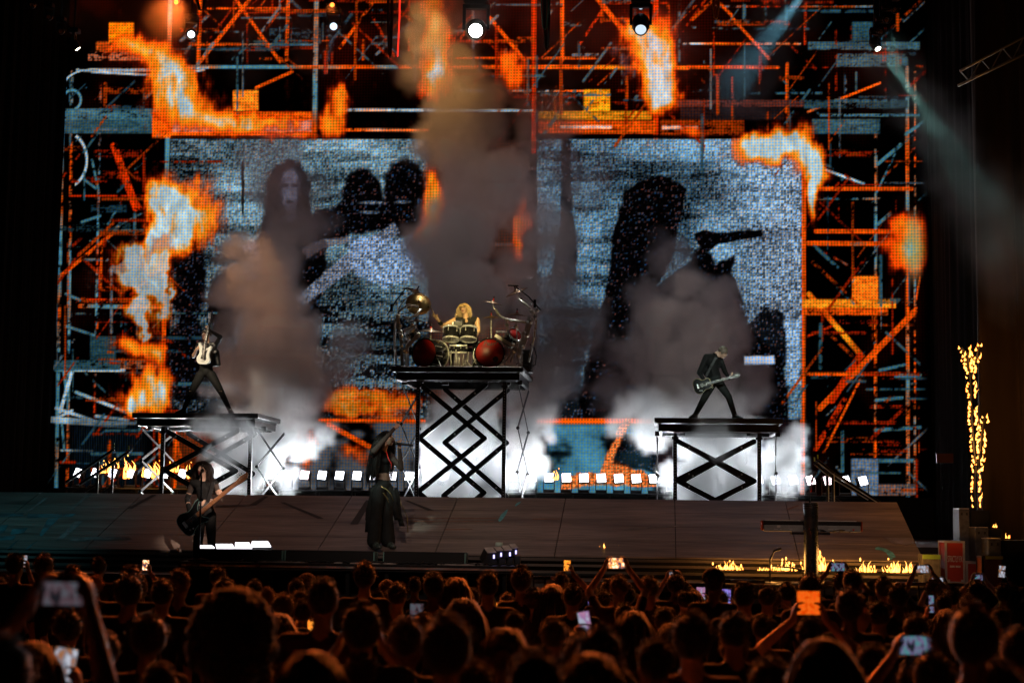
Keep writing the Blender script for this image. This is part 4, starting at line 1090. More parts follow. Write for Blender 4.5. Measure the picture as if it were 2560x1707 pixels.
# burning string hanging at right: a black cord with flamelets
rnd = random.Random(77)
YT = 25.0
def strand(pts, dens, label, big):
    V = [P(x, y, YT) for x, y in pts]
    root = empty('burning_string', V[-1], label, 'burning cord')
    MB().path(V, .012, 6).build('cord', RUBBER, root, smooth=True)
    l_ = bpy.data.lights.new('fire_glow', 'POINT'); l_.color = (1.,.40,.08); l_.energy = 3.5*big*len(V); l_.shadow_soft_size = .3
    lo_ = bpy.data.objects.new('fire_glow', l_); col.objects.link(lo_); lo_.parent = root; lo_.location = V[len(V)//2]-V[-1]+Vector((0,-.2,0))
    L = [(V[i]-V[i-1]).length for i in range(1,len(V))]
    for i in range(1, len(V)):
        n = max(1, int(L[i-1]*dens*1.5))
        for k in range(n):
            t = (k+rnd.random())/n; p = V[i-1].lerp(V[i], t); q = MB()
            for s in (-1, 1):
                if s == 1 and rnd.random() < .15: continue
                b = p + Vector((s*rnd.uniform(.03,.07)*(1.3 if s > 0 else .8)*big, rnd.uniform(-.03,.03), 0))
                tongue(q, b, rnd.uniform(.05,.11)*(1 if s > 0 else .6), rnd.uniform(.013,.026), rnd, rnd.uniform(-.3,.6)*s)
            q.build('flamelet', FIRE, root, smooth=True)['kind'] = 'stuff'
strand([(2419,880),(2424,935),(2428,990),(2430,1050),(2434,1110),(2440,1170),(2436,1220),(2440,1268)], 13, 'tall burning cord hanging in front of the black curtain', 1.)
strand([(2449,862),(2440,900),(2430,940)], 11, 'short burning branch at the top of the burning cord', .6)
strand([(2462,1040),(2455,1075),(2450,1120),(2444,1165)], 14, 'burning side branch halfway down the burning cord', .8)
strand([(2404,868),(2412,880),(2421,930)], 13, 'burning tuft at the top left of the burning cord', 1.2)
for k, (x, y, d) in enumerate(((2488,1318,'on the upper right cabinet'),(2518,1345,'on the wide low cabinet'))):
    fire('flame_spark', x-5, x+6, y, 14, YC+.2, None, 3, 60+k, 'small ember '+d, None, False)
# ------------------------------------------------------------------ people: one continuous skin grown over hulls
def _ico(sub=1):
    bm = bmesh.new(); bmesh.ops.create_icosphere(bm, subdivisions=sub, radius=1)
    v = [v.co.copy() for v in bm.verts]; bm.free(); return v
ICO = _ico(2)
class Body:
    def __init__(s): s.seg = []
    def hull(s, balls, m, rot=None):
        bl = []
        for c, r in balls:
            r = Vector(r) if hasattr(r, '__len__') else Vector((r, r, r))
            bl.append((Vector(c), r))
        s.seg.append((bl, m, rot)); return s
    def limb(s, a, b, ra, rb, m): return s.hull([(a, ra), (b, rb)], m)
    def grow(s, name, mats, parent, voxel=.012, it=4):
        vs, fs = [], []
        for bl, m, rot in s.seg:
            bm = bmesh.new()
            for c, r in bl:
                for u in ICO:
                    q = Vector((u.x*r.x, u.y*r.y, u.z*r.z))
                    bm.verts.new(c + (rot @ q if rot is not None else q))
            res = bmesh.ops.convex_hull(bm, input=bm.verts[:])
            bmesh.ops.delete(bm, geom=[v for v in bm.verts if not v.link_faces], context='VERTS')
            bmesh.ops.recalc_face_normals(bm, faces=bm.faces[:])
            bm.verts.index_update(); o = len(vs)
            vs += [v.co.copy() for v in bm.verts]; fs += [tuple(v.index+o for v in f.verts) for f in bm.faces]
            bm.free()
        me = bpy.data.meshes.new('tmp'); me.from_pydata(vs, [], fs); o = bpy.data.objects.new('tmp', me); col.objects.link(o)
        r = o.modifiers.new('r', 'REMESH'); r.mode = 'VOXEL'; r.voxel_size = voxel
        sm = o.modifiers.new('s', 'SMOOTH'); sm.factor = .5; sm.iterations = it
        dg = bpy.context.evaluated_depsgraph_get()
        nm = bpy.data.meshes.new_from_object(o.evaluated_get(dg)); bpy.data.objects.remove(o)
        nm.name = name
        names = []
        for bl, m, rot in s.seg:
            if m not in names: names.append(m)
        nm.materials.clear()
        for k in names: nm.materials.append(mats[k])
        n = len(nm.polygons); ce = np.empty(n*3); nm.polygons.foreach_get('center', ce); ce = ce.reshape(-1,3)
        best = np.full(n, 1e9); idx = np.zeros(n, np.int32)
        for bl, m, rot in s.seg:
            for i in range(len(bl)):
                c0, r0 = bl[i]; c1, r1 = bl[(i+1) % len(bl)] if len(bl) > 1 else bl[i]
                a = np.array(c0); b_ = np.array(c1); d = b_-a; L = d@d
                t = np.clip(((ce-a)@d)/L, 0, 1) if L > 1e-9 else np.zeros(n)
                ra = (r0.x+r0.y+r0.z)/3; rb = (r1.x+r1.y+r1.z)/3
                dist = np.linalg.norm(ce-a-t[:,None]*d, axis=1)-(ra+(rb-ra)*t)
                k = dist < best; best[k] = dist[k]; idx[k] = names.index(m)
        nm.polygons.foreach_set('material_index', idx)
        nm.polygons.foreach_set('use_smooth', [True]*n)
        ob = bpy.data.objects.new(name, nm); col.objects.link(ob)
        if parent is not None:
            ob.parent = parent; ob.matrix_parent_inverse = parent.matrix_basis.inverted()
        return ob
def frame(f, up=(0,0,1)):
    f = Vector(f).normalized(); up = Vector(up); r = f.cross(up).normalized(); u = r.cross(f).normalized()
    return Matrix((r, f, u)).transposed()          # columns: right, forward, up
def hand(b, wr, d, n, side, m, curl=.5, s=1., reach=None):
    """palm with four fingers and a thumb; d: direction of the hand, n: palm normal, side: +1/-1 thumb side along d x n"""
    d = Vector(d).normalized(); n = Vector(n); n = (n-d*n.dot(d)).normalized(); t = d.cross(n)*side
    wr = Vector(wr); pc = wr + d*.055*s
    b.hull([(wr, .024*s), (wr+d*.085*s+t*.026*s, .014*s), (wr+d*.085*s-t*.026*s, .013*s), (wr+d*.03*s+t*.02*s, .016*s)], m)
    for k, (off, L) in enumerate(((.029,.072),(.010,.080),(-.010,.074),(-.028,.058))):
        p = wr + d*.088*s + t*off*s; dirv = d.copy(); ang = 0
        for j, f in enumerate((.45,.33,.22)):
            ang += curl*(.6,1.0,.8)[j]
            dv = d*math.cos(ang) + n*math.sin(ang)
            q = p + dv*L*f*s; b.limb(p, q, .0095*s, .0085*s, m); p = q
    p = wr + d*.028*s + t*.026*s
    for j, L in enumerate((.04,.03)):
        dv = (d*.75 + t*(.75-.5*j) + n*(.25+curl*.5*j)).normalized(); q = p + dv*L*s; b.limb(p, q, .0115*s, .0095*s, m); p = q
def head(b, c, M, s=1., skin='skin', nose=True):
    r, f, u = (M.col[0], M.col[1], M.col[2])
    b.hull([(c+u*.03*s-f*.01*s, (.078*s,.095*s,.088*s))], skin, M)
    b.hull([(c+u*.01*s+f*.02*s, (.068*s,.07*s,.08*s)), (c-u*.075*s+f*.045*s, (.036*s,.034*s,.028*s))], skin, M)
    if nose: b.hull([(c+f*.085*s+u*.02*s, .011*s), (c+f*.108*s-u*.022*s, .013*s), (c+f*.085*s-u*.028*s, (.018*s,.012*s,.010*s))], skin, M)
    for sx in (-1,1): b.hull([(c+r*sx*.076*s-f*.012*s, (.012*s,.022*s,.032*s))], skin, M)
def face(parent, c, M, s=1., open_=.0, lip=None):
    r, f, u = (M.col[0], M.col[1], M.col[2])
    for sx in (-1,1):
        MB().ell(c+r*sx*.032*s+f*.081*s+u*.018*s, (.016*s,.009*s,.008*s), M, 10, 6).build('eye', mat('eye_dark', (.02,.014,.012), .25), parent, smooth=True)
        MB().ell(c+r*sx*.033*s+f*.084*s+u*.040*s, (.024*s,.008*s,.005*s), M, 8, 6).build('eyebrow', mat('brow', (.03,.02,.015), .8), parent, smooth=True)
    MB().ell(c+f*.084*s-u*.052*s, (.024*s,.010*s,(.007+open_*.013)*s), M, 10, 6).build('mouth', lip or mat('lips', (.18,.03,.03), .4), parent, smooth=True)
def hair(parent, c, M, m, n, L, seed, s=1., back=True, spread=.25, bangs=0, cap=True, thick=.011, drop=None, wave=.02):
    r, f, u = (M.col[0], M.col[1], M.col[2]); rnd = random.Random(seed); q = MB()
    if cap: q.ell(c+u*.035*s-f*.016*s, (.088*s,.100*s,.094*s), M, 16, 10)
    for k in range(n):
        a = rnd.uniform(0, 2*math.pi); e = rnd.uniform(.05, 1.35)
        dirv = (r*math.cos(a)*math.cos(e) + f*math.sin(a)*math.cos(e) + u*math.sin(e))
        fwd = dirv.dot(f)
        low = dirv.dot(u)
        if fwd > .45 and low < .75 and not (bangs and rnd.random() < bangs): continue
        p = c + u*.035*s - f*.016*s + Vector(M @ Vector((.088*s*(dirv.dot(r)), .1*s*dirv.dot(f), .094*s*dirv.dot(u))))*.96
        ln = L*rnd.uniform(.7, 1.1)
        if fwd > .45: ln = min(ln, .055*s)
        pts = [p]; v = dirv*.7 + (r*(1 if dirv.dot(r) > 0 else -1))*.15; nst = 7; st = ln/nst
        if fwd > .1: v += r*(1 if dirv.dot(r) > 0 else -1)*.5
        for i in range(nst):
            v = v*.55 + Vector((0,0,-1))*.62 + r*rnd.uniform(-1,1)*spread*.5 + f*rnd.uniform(-1,.6)*spread*.4
            if drop is not None: v += Vector(drop)*.2
            v.normalize()
            nx = pts[-1]+v*st
            dd = nx-(c-u*.01*s); rad = dd.length
            if rad < .1*s: nx = c-u*.01*s+dd.normalized()*.1*s
            rel = nx-c
            if rel.dot(f) > .03*s and abs(rel.dot(r)) < .07*s and rel.dot(u) < .03*s: nx = nx + r*(.075*s*(1 if rel.dot(r) > 0 else -1)-rel.dot(r)) - f*.02*s
            pts.append(nx + Vector((math.sin(i*1.7+k),math.cos(i*1.3+k),0))*wave*.3)
        q.path(pts, [thick*(1-.75*(i/(nst))**1.5) for i in range(nst+1)], 5)
    return q.build('hair', m, parent, smooth=True)
SK = mat('skin', (.58,.37,.27), .5, var=.08, scale=20)
SKD = mat('skin_tan', (.42,.25,.17), .5, var=.08, scale=20)
CLB = mat('black_cloth', (.006,.0065,.007), .8, spec=.3, var=.5, scale=9, bump=.5)
CLG = mat('charcoal_denim', (.012,.014,.014), .8, spec=.3, var=.5, scale=9, bump=.6)
LEATH = mat('black_leather', (.008,.008,.009), .38, var=.3, scale=10, bump=.2)
MESHF = mat('sheer_sleeve', (.055,.038,.032), .8, var=.2, scale=30)
HBLK = mat('black_hair', (.004,.0035,.0035), .45, spec=.35)
HBRN = mat('brown_hair', (.016,.008,.006), .45, spec=.45)
HBLD = mat('blond_hair', (.58,.42,.22), .5, spec=.5, var=.25, scale=30)
HGRY = mat('grey_hair', (.20,.17,.13), .55, var=.3, scale=60)
SHOEW = mat('canvas_shoe', (.45,.45,.44), .7, var=.4, scale=30)

def torso(b, pel, ch, shl, shr, M, mt='shirt', mp='pants', k=1., neck=None, hd=None, ms='skin', fem=False, mw=None):
    w = .86 if fem else 1.
    mid = pel.lerp(ch, .5)
    b.hull([(pel, (.155*k,.105*k,.10*k)), (pel-Vector((0,0,.05)), (.14*k,.10*k,.08*k))], mp, M)
    b.hull([(pel+Vector((0,0,.06)), (.145*k*w,.095*k,.06*k)), (mid-Vector((0,0,.02)), (.135*k*w,.095*k,.05*k))], mw or mt, M)
    b.hull([(mid+Vector((0,0,.03 if mw else 0)), (.135*k*w,.095*k,.08*k)), (ch, (.165*k*w,.112*k,.12*k))], mt, M)
    b.hull([(ch+Vector((0,0,.03)), (.15*k*w,.105*k,.10*k)), (shl, .062*k), (shr, .062*k)], mt, M)
    if neck is not None:
        b.hull([((shl+shr)/2+Vector((0,0,.02)), .060*k), (neck, .050*k), (hd, .050*k)], ms)
def foot(b, an, d, m, s=1.):
    d = Vector(d).normalized(); an = Vector(an)
    b.hull([(an, .045*s), (an+d*-.04*s-Vector((0,0,.045*s)), .034*s), (an+d*.16*s-Vector((0,0,.055*s)), (.042*s,.042*s,.026*s)), (an+d*.10*s-Vector((0,0,.05*s)), .04*s)], m)

def smooth_outline(pts, n=3):
    out = []; L = len(pts)
    for i in range(L):
        p0, p1, p2, p3 = [Vector((*pts[(i+k-1) % L], 0)) for k in range(4)]
        for j in range(n):
            t = j/n
            q = .5*((2*p1)+(p2-p0)*t+(2*p0-5*p1+4*p2-p3)*t*t+(3*p1-p0-3*p2+p3)*t*t*t)
            out.append((q.x, q.y))
    return out
STRAT = [(-.20,.0),(-.195,.08),(-.16,.135),(-.10,.155),(-.03,.135),(.02,.115),(.08,.125),(.15,.155),(.215,.165),(.225,.14),(.17,.10),(.13,.05),(.13,-.05),(.16,-.095),(.185,-.13),(.16,-.15),(.10,-.135),(.04,-.115),(-.03,-.125),(-.10,-.16),(-.16,-.145),(-.19,-.09)]
LPAUL = [(-.21,0),(-.20,.09),(-.15,.155),(-.08,.165),(-.02,.13),(.03,.105),(.08,.115),(.13,.12),(.16,.09),(.165,.05),(.17,-.05),(.19,-.10),(.165,-.115),(.145,-.085),(.09,-.105),(.03,-.105),(-.02,-.13),(-.08,-.165),(-.15,-.155),(-.20,-.09)]
def guitar(name, label, c, nd, nrm, outline, bodym, neckm, headm, scale=1., neckL=.62, guard=None, nstr=6, bind=None):
    nd = Vector(nd).normalized(); nrm = Vector(nrm); nrm = (nrm-nd*nrm.dot(nd)).normalized(); yv = nrm.cross(nd)
    M = Matrix.Translation(c) @ Matrix((nd, yv, nrm)).transposed().to_4x4() @ Matrix.Scale(scale, 4)
    root = empty(name, c, label, 'guitar')
    ol = smooth_outline(outline)
    MB().prism(ol, .042, M @ Matrix.Translation((0,0,-.021))).build('body', bodym, root)
    if bind: MB().path([M @ Vector((x*1.0,y*1.0,.021)) for x, y in ol+ol[:1]], .004*scale, 5).build('binding', bind, root)
    if guard: MB().prism([(x*.62-.01,y*.42-.008) for x, y in ol], .004, M @ Matrix.Translation((0,0,.0215))).build('pickguard', guard, root)
    x0, x1 = .10, .10+neckL
    MB().prism([(x0,.030),(x0,-.030),(x1,-.022),(x1,.022)], .022, M @ Matrix.Translation((0,0,.010))).build('neck', neckm, root)
    MB().prism([(x0-.02,.029),(x0-.02,-.029),(x1,-.0215),(x1,.0215)], .005, M @ Matrix.Translation((0,0,.0325))).build('fretboard', headm if nstr != 4 else neckm, root)
    hs = [(x1-.005,.022),(x1-.005,-.022),(x1+.05,-.040),(x1+.15,-.035),(x1+.19,.0),(x1+.185,.035),(x1+.16,.028),(x1+.10,.040),(x1+.04,.036)]
    MB().prism(hs, .016, M @ Matrix.Translation((0,0,.006))).build('headstock', headm, root)
    for k in range(nstr):
        xx = x1+.045+.13*k/(nstr)+.01
        MB().lathe([(0,0),(.006*scale,0),(.006*scale,.02*scale),(0,.02*scale)], M @ Vector((xx,.006,.02)), nrm, 8).build('tuning_post', CHROME, root)
        MB().ell(M @ Vector((xx,.058 if k < nstr*.75 else -.055,.012)), (.012*scale,.012*scale,.009*scale), n=8, m=6).build('tuning_peg', RUBBER if nstr == 4 else CHROME, root)
        y = (k-(nstr-1)/2)*.034/max(1,nstr-1)*1.3
        MB().tube(M @ Vector((-.12,y*1.2,.046)), M @ Vector((x1+.05+.02*k,y*.9,.040)), .0010*scale, n=4).build('string', ALU, root)
    for xx in (-.045,.045): MB().box((0,0,0),(1,1,1)).build('x', BLACK) if False else MB().prism([(xx-.018,.042),(xx-.018,-.042),(xx+.018,-.042),(xx+.018,.042)], .014, M @ Matrix.Translation((0,0,.022))).build('pickup', BLACK, root)
    MB().prism([(-.135,.046),(-.135,-.046),(-.10,-.046),(-.10,.046)], .016, M @ Matrix.Translation((0,0,.022))).build('bridge', CHROME, root)
    for kx, ky in ((-.10,-.095),(-.06,-.105)): MB().lathe([(0,0),(.011*scale,0),(.010*scale,.014*scale),(0,.014*scale)], M @ Vector((kx,ky,.021)), nrm, 10).build('knob', CHROME, root)
    return root, M
def strap(parent_root, pts, m):
    q = MB(); V = [Vector(p) for p in pts]
    for i in range(len(V)-1): q.bar(V[i], V[i+1], .05, .006, (0,-1,0))
    return q.build('strap', m, parent_root)

# ---- bassist
YB_ = 22.05
j = lambda x, y, dy=0.: P(x, y, YB_+dy)
pr = empty('person', j(512,1436), 'bassist in black top with sheer sleeves singing into a stand microphone', 'person', 'band members')
pr.location.z = LEDGE
hc = j(506,1173,-.02); fM = frame((-.22,-1,.06))
b = Body(); head(b, hc, fM, .98)
pel, ch = j(513,1276), j(509,1222)
shl, shr = j(482,1207), j(537,1208)
M0 = frame((-.1,-1,0))
torso(b, pel, ch, shl, shr, M0, 'top', 'pants', .88, (shl+shr)/2+Vector((0,-.01,.10)), hc-Vector((0,0,.03)), 'skin', True, 'skin')
b.hull([(j(512,1248), (.118,.085,.035))], 'skin', M0)
el, wr = j(468,1247,.02), j(474,1281,-.2)
m1, m2 = shl.lerp(el,.55), shl.lerp(el,.72)
b.limb(shl, m1, .050, .042, 'sheer'); b.limb(m1, m2, .039, .038, 'skin'); b.limb(m2, el, .041, .040, 'black')
q1, q2, q3, q4 = [el.lerp(wr, t) for t in (.12,.3,.45,.6)]
b.limb(el, q1, .036, .036, 'skin'); b.limb(q1, q2, .039, .038, 'black'); b.limb(q2, q3, .034, .033, 'skin'); b.limb(q3, wr, .036, .031, 'black')
hand(b, wr, j(484,1292,-.24)-wr, (.2,.8,-.2), 1, 'skin', .55)
el2, wr2 = j(549,1240,-.02), j(551,1248,-.26)
m1 = shr.lerp(el2,.5); b.limb(shr, m1, .050, .043, 'sheer'); b.limb(m1, el2, .040, .038, 'skin')
b.limb(el2, el2.lerp(wr2,.5), .036, .034, 'black'); b.limb(el2.lerp(wr2,.5), wr2, .032, .028, 'skin')
hand(b, wr2, Vector((.1,-.35,.9)), (-.5,.2,.5), -1, 'skin', .75)
for hx, kx, ax in ((500,497,494),(526,529,528)):
    h0, k0, a0 = j(hx,1288), j(kx,1358,-.03), j(ax,1424,.03); a0.z = LEDGE+.075
    b.limb(h0, k0, .085, .058, 'pants'); b.limb(k0, a0, .058, .042, 'pants'); foot(b, a0, (-.1,-1,0), 'shoe')
b.grow('body', {'skin':SK,'top':CLB,'pants':CLB,'sheer':MESHF,'black':CLB,'shoe':LEATH}, pr, .0095, 4)
face(pr, hc, fM, .98, 1.0)
hair(pr, hc, fM, HBRN, 480, .33, 3, .96, bangs=.22, spread=.40, thick=.0065, wave=.05)
gm = mat('black_gloss', (.010,.011,.012), .12, spec=.7)
MAPLE = mat('orange_maple', (.42,.17,.06), .4, var=.25, scale=6, aniso=(1,8,8))
gA, gB = j(482,1298,-.30), j(575,1222,-.30)
gr, gMx = guitar('bass_guitar', 'black bass guitar with an orange wooden neck held by the bassist', gA, gB-gA, (0,-1,.1), STRAT, gm, MAPLE, MAPLE, 1.05, .66, mat('clear_guard', (.02,.022,.024), .08, spec=.8), 4, mat('teal_sheen', (.18,.32,.30), .2))  # the binding here is a teal sheen painted along the body edge
strap(gr, [j(533,1205,-.10), j(527,1230,-.16), j(519,1255,-.2), j(505,1275,-.26)], LEATH)

# ---- singer
YSG = 22.75
j = lambda x, y, dy=0.: P(x, y, YSG+dy)
pr = empty('person', j(952,1370), 'singer in black with long dark hair raising one fist and holding a microphone', 'person', 'band members')
zfoot = ZF+(YSG-.08-YF)*sl; pr.location.z = zfoot
hc = j(968,1098,-.02); fM = frame((1,-.35,.22)); M0 = frame((.75,-.66,0))
b = Body(); head(b, hc, fM, 1.0)
pel, ch = j(958,1212), j(957,1150)
shl, shr = j(940,1133,-.14), j(973,1134,.12)
torso(b, pel, ch, shl, shr, M0, 'top', 'pants', .90, (shl+shr)/2+Vector((0.02,0,.09)), hc-Vector((.01,0,.03)), 'skin', True, 'midriff')
b.hull([(j(956,1186), (.115,.082,.035))], 'midriff', M0)
b.hull([(ch+M0.col[1]*.07+Vector((0,0,-.01)), (.10,.05,.06))], 'top', M0)
el = j(934,1128,-.30); wr = j(985,1072,-.22)
b.limb(shl, el, .050, .047, 'sheer'); b.limb(el, el.lerp(wr,.5), .047, .038, 'sheer'); b.limb(el.lerp(wr,.5), wr, .038, .028, 'sheer')
hand(b, wr, j(992,1064,-.2)-wr, (-.3,-.6,.2), 1, 'skin', 1.0)
el2, wr2 = j(1003,1171,-.08), j(999,1121,-.20)
b.limb(shr, el2, .048, .042, 'sheer'); b.limb(el2, wr2, .042, .028, 'sheer')
hand(b, wr2, Vector((-.15,-.1,1)), (.55,.5,.2), -1, 'skin', .95)
for hx, kx, ax, dy in ((946,940,935,-.1),(968,966,970,.06)):
    h0, k0, a0 = j(hx,1225,dy), j(kx,1290,dy-.02), j(ax,1352,dy)
    b.limb(h0, k0, .105, .098, 'pants'); b.limb(k0, a0, .098, .105, 'pants')
    an = Vector((a0.x, a0.y, zfoot+.09)); b.limb(a0, an, .085, .062, 'boot'); foot(b, an, (.55,-.8,0), 'boot', 1.15)
b.grow('body', {'skin':SK,'top':CLB,'pants':CLG,'sheer':MESHF,'midriff':mat('sheer_midriff', (.20,.12,.09), .7),'boot':mat('shiny_boot', (.055,.075,.065), .28, var=.3, scale=20)}, pr, .0105, 4)
face(pr, hc, fM, 1.0, .8)
hair(pr, hc, fM, HBLK, 620, .72, 5, 1.0, spread=.14, drop=(-.25,0,-.1), thick=.0075, wave=.02)
RTRIM = mat('red_trim', (.65,.03,.02), .4)
MB().path([j(966,1128,-.19), j(971,1146,-.24), j(979,1160,-.23), j(978,1172,-.20)], .007, 6).build('red_trim', RTRIM, pr, smooth=True)
for pts in (((926,1140),(936,1146)),((926,1161),(948,1167)),((930,1178),(944,1180))):
    MB().path([j(*pts[0],-.13), j(*pts[1],-.19)], .0045, 5).build('red_trim', RTRIM, pr)
GOLD = mat('gold_zip', (.55,.48,.22), .3, metal=.9)
for pts in (((928,1213),(948,1213),(968,1224),(978,1236),(984,1252)),((930,1226),(944,1225),(958,1232),(972,1248)),((958,1232),(966,1242),(972,1256))):
    MB().path([j(x,y,-.16) for x,y in pts], .006, 6).build('chain_belt', GOLD, pr, smooth=True)
# hanging skirt panels and cords
rnd = random.Random(3)
for x0,y0,x1,y1,wd in ((932,1230,922,1330,.12),(943,1236,930,1318,.10),(990,1222,1003,1315,.07),(982,1225,992,1300,.08),(928,1220,918,1300,.07)):
    q = MB(); n = 9; vs = []
    for i in range(n+1):
        t = i/n; c = j(x0+(x1-x0)*t+1.5*math.sin(t*7), y0+(y1-y0)*t, -.17+.03*math.sin(t*5+x0))
        w2 = wd*(.6+.5*t)*.5; vs += [c-Vector((w2,-.02,0)), c+Vector((w2,.03,0)), c+Vector((w2,.045,0)), c-Vector((w2,-.035,0))]
    fs = []
    for i in range(n): 
        for k in range(4): fs.append((i*4+k, i*4+(k+1)%4, i*4+4+(k+1)%4, i*4+4+k))
    fs += [(3,2,1,0),(n*4,n*4+1,n*4+2,n*4+3)]
    q.add(vs, fs).build('skirt_panel', CLG, pr, smooth=True)
MB().path([j(999,1240,-.1), j(1003,1262,-.12), j(1010,1272,-.12), j(1018,1292,-.1), j(1019,1330,-.1)], .006, 6).build('cord', GOLD, pr, smooth=True)
mic = empty('microphone', j(1005,1112,-.26), 'black handheld microphone in the singer\'s hand', 'microphone')
m0, m1 = j(988,1108,-.24), j(1034,1113,-.30); dv = (m1-m0).normalized()
MB().lathe([(0,.03),(.020,.03),(.018,.08),(.015,(m1-m0).length-.01),(0,(m1-m0).length)], m0, dv, 14).build('handle', BLACK, mic, smooth=True)
MB().ell(m0+dv*.012, (.027,.027,.027), n=14).build('grille', MATS['mic_grille'], mic, smooth=True)

# ---- guitarist on the left riser
YG = YR+.45
j = lambda x, y, dy=0.: P(x, y, YG+dy)
pr = empty('person', (j(517,1030).x, YG, ZLEFT), 'guitarist in a black jacket standing astride, lifting a white guitar upright', 'person', 'band members')
hc = j(514,838,.02); fM = frame((-.25,-1,.18)); M0 = frame((-.25,-1,0))
b = Body(); head(b, hc, fM, 1.0)
pel, ch = j(515,924), j(520,876)
shl, shr = j(497,862), j(540,862)
torso(b, pel, ch, shl, shr, M0, 'jacket', 'pants', 1., (shl+shr)/2+Vector((0,-.01,.10)), hc-Vector((0,0,.03)))
b.hull([(ch-Vector((0,.075,.02)), (.06,.05,.15))], 'shirt', M0)
b.hull([(j(540,880), .07), (j(546,912,.02), (.05,.05,.03)), (j(530,910,.06),.05)], 'jacket')
el, wr = j(484,890,-.05), j(492,872,-.26)
b.limb(shl, el, .058, .047, 'jacket'); b.limb(el, wr, .044, .032, 'skin'); hand(b, wr, j(503,868,-.3)-wr, (.3,.9,0), 1, 'skin', .5)
el2, wr2 = j(551,842,-.14), j(524,826,-.28)
b.limb(shr, el2, .058, .048, 'jacket'); b.limb(el2, wr2, .046, .034, 'jacket'); hand(b, wr2, j(515,815,-.28)-wr2, (-.3,.9,0), -1, 'skin', .8)
for hx, hy, kx, ky, ax in ((501,938,476,985,459),(529,938,554,982,575)):
    h0, k0 = j(hx,hy), j(kx,ky,-.05); a0 = j(ax,1024,.0); a0.z = ZLEFT+.085
    b.limb(h0, k0, .10, .066, 'pants'); b.limb(k0, a0, .064, .045, 'pants'); foot(b, a0, ((-.6 if ax < 500 else .5),-.8,0), 'shoe' if ax > 500 else 'shoeb')
b.grow('body', {'skin':SKD,'jacket':LEATH,'shirt':CLB,'pants':CLB,'shoe':SHOEW,'shoeb':LEATH}, pr, .012, 4)
face(pr, hc, fM, 1., .2)
hair(pr, hc, fM, HBRN, 60, .05, 7, 1.0, spread=.4, thick=.008)
for x in (476,551): MB().box(j(x,978,-.10), (.05,.02,.012)).build('knee_tear', SKD, pr)
gA, gB = j(511,886,-.36), j(529,788,-.36)
gr, _ = guitar('electric_guitar', 'white electric guitar held upright by the guitarist on the left riser', gA, gB-gA, (-.35,-1,0), STRAT, mat('white_gloss', (.72,.74,.70), .22), mat('dark_neck', (.05,.03,.02), .4), BLACK, 1.0, .58, mat('black_guard', (.01,.01,.01), .3), 6)

# ---- guitarist on the right riser
YG = YR+.5
j = lambda x, y, dy=0.: P(x, y, YG+dy)
pr = empty('person', (j(1788,1040).x, YG, ZRIGHT), 'grey-haired guitarist in black bending over his dark guitar', 'person', 'band members')
hc = j(1807,882,-.04); fM = frame((.75,-.55,-.62)); M0 = frame((.8,-.6,0))
b = Body(); head(b, hc, fM, 1.0)
pel, ch = j(1789,948), j(1781,900,-.05)
shl, shr = j(1766,892,-.16), j(1800,897,.14)
torso(b, pel, ch, shl, shr, M0, 'shirt', 'pants', 1.0, j(1793,884,-.03), hc-Vector((.02,0,.02)))
b.hull([(j(1770,900,.05), .12), (j(1766,925,.02), .11), (pel, .11)], 'shirt')
el, wr = j(1748,932,-.20), j(1764,955,-.34)
b.limb(shl, el, .065, .052, 'shirt'); b.limb(el, wr, .050, .034, 'shirt'); hand(b, wr, Vector((.8,-.15,-.3)), (.1,.9,0), 1, 'skin', .45)
el2, wr2 = j(1813,930,-.12), j(1823,946,-.3)
b.limb(shr, el2, .060, .05, 'shirt'); b.limb(el2, wr2, .046, .033, 'shirt'); hand(b, wr2, Vector((.5,-.3,.6)), (-.5,.4,.5), -1, 'skin', .8)
for hx, hy, kx, ky, ax, dy in ((1782,955,1757,1002,1738,-.08),(1796,955,1822,992,1837,.1)):
    h0, k0 = j(hx,hy,dy), j(kx,ky,dy-.08); a0 = j(ax,1036,dy); a0.z = ZRIGHT+.085
    b.limb(h0, k0, .098, .066, 'pants'); b.limb(k0, a0, .064, .050, 'pants'); foot(b, a0, ((-.5 if ax < 1800 else .9),-.7,0), 'shoe')
b.grow('body', {'skin':SK,'shirt':CLB,'pants':CLG,'shoe':LEATH}, pr, .012, 4)
face(pr, hc, fM, 1., .0)
hair(pr, hc, fM, HGRY, 120, .03, 8, 1.0, spread=.4, thick=.007)
MB().path([j(1783,882,-.12), j(1789,888,-.14), j(1786,894,-.18)], .012, 6).build('collar', CLB, pr)
gA, gB = j(1758,963,-.40), j(1848,938,-.36)
gr, _ = guitar('electric_guitar', 'dark single-cut electric guitar with cream binding held by the guitarist on the right riser', gA, gB-gA, (.1,-1,.15), LPAUL, gm, mat('dark_neck', (.05,.03,.02), .4), BLACK, .92, .52, None, 6, mat('cream_binding', (.6,.5,.25), .4))
strap(gr, [j(1790,893,-.22), j(1778,915,-.28), j(1765,940,-.36)], LEATH)

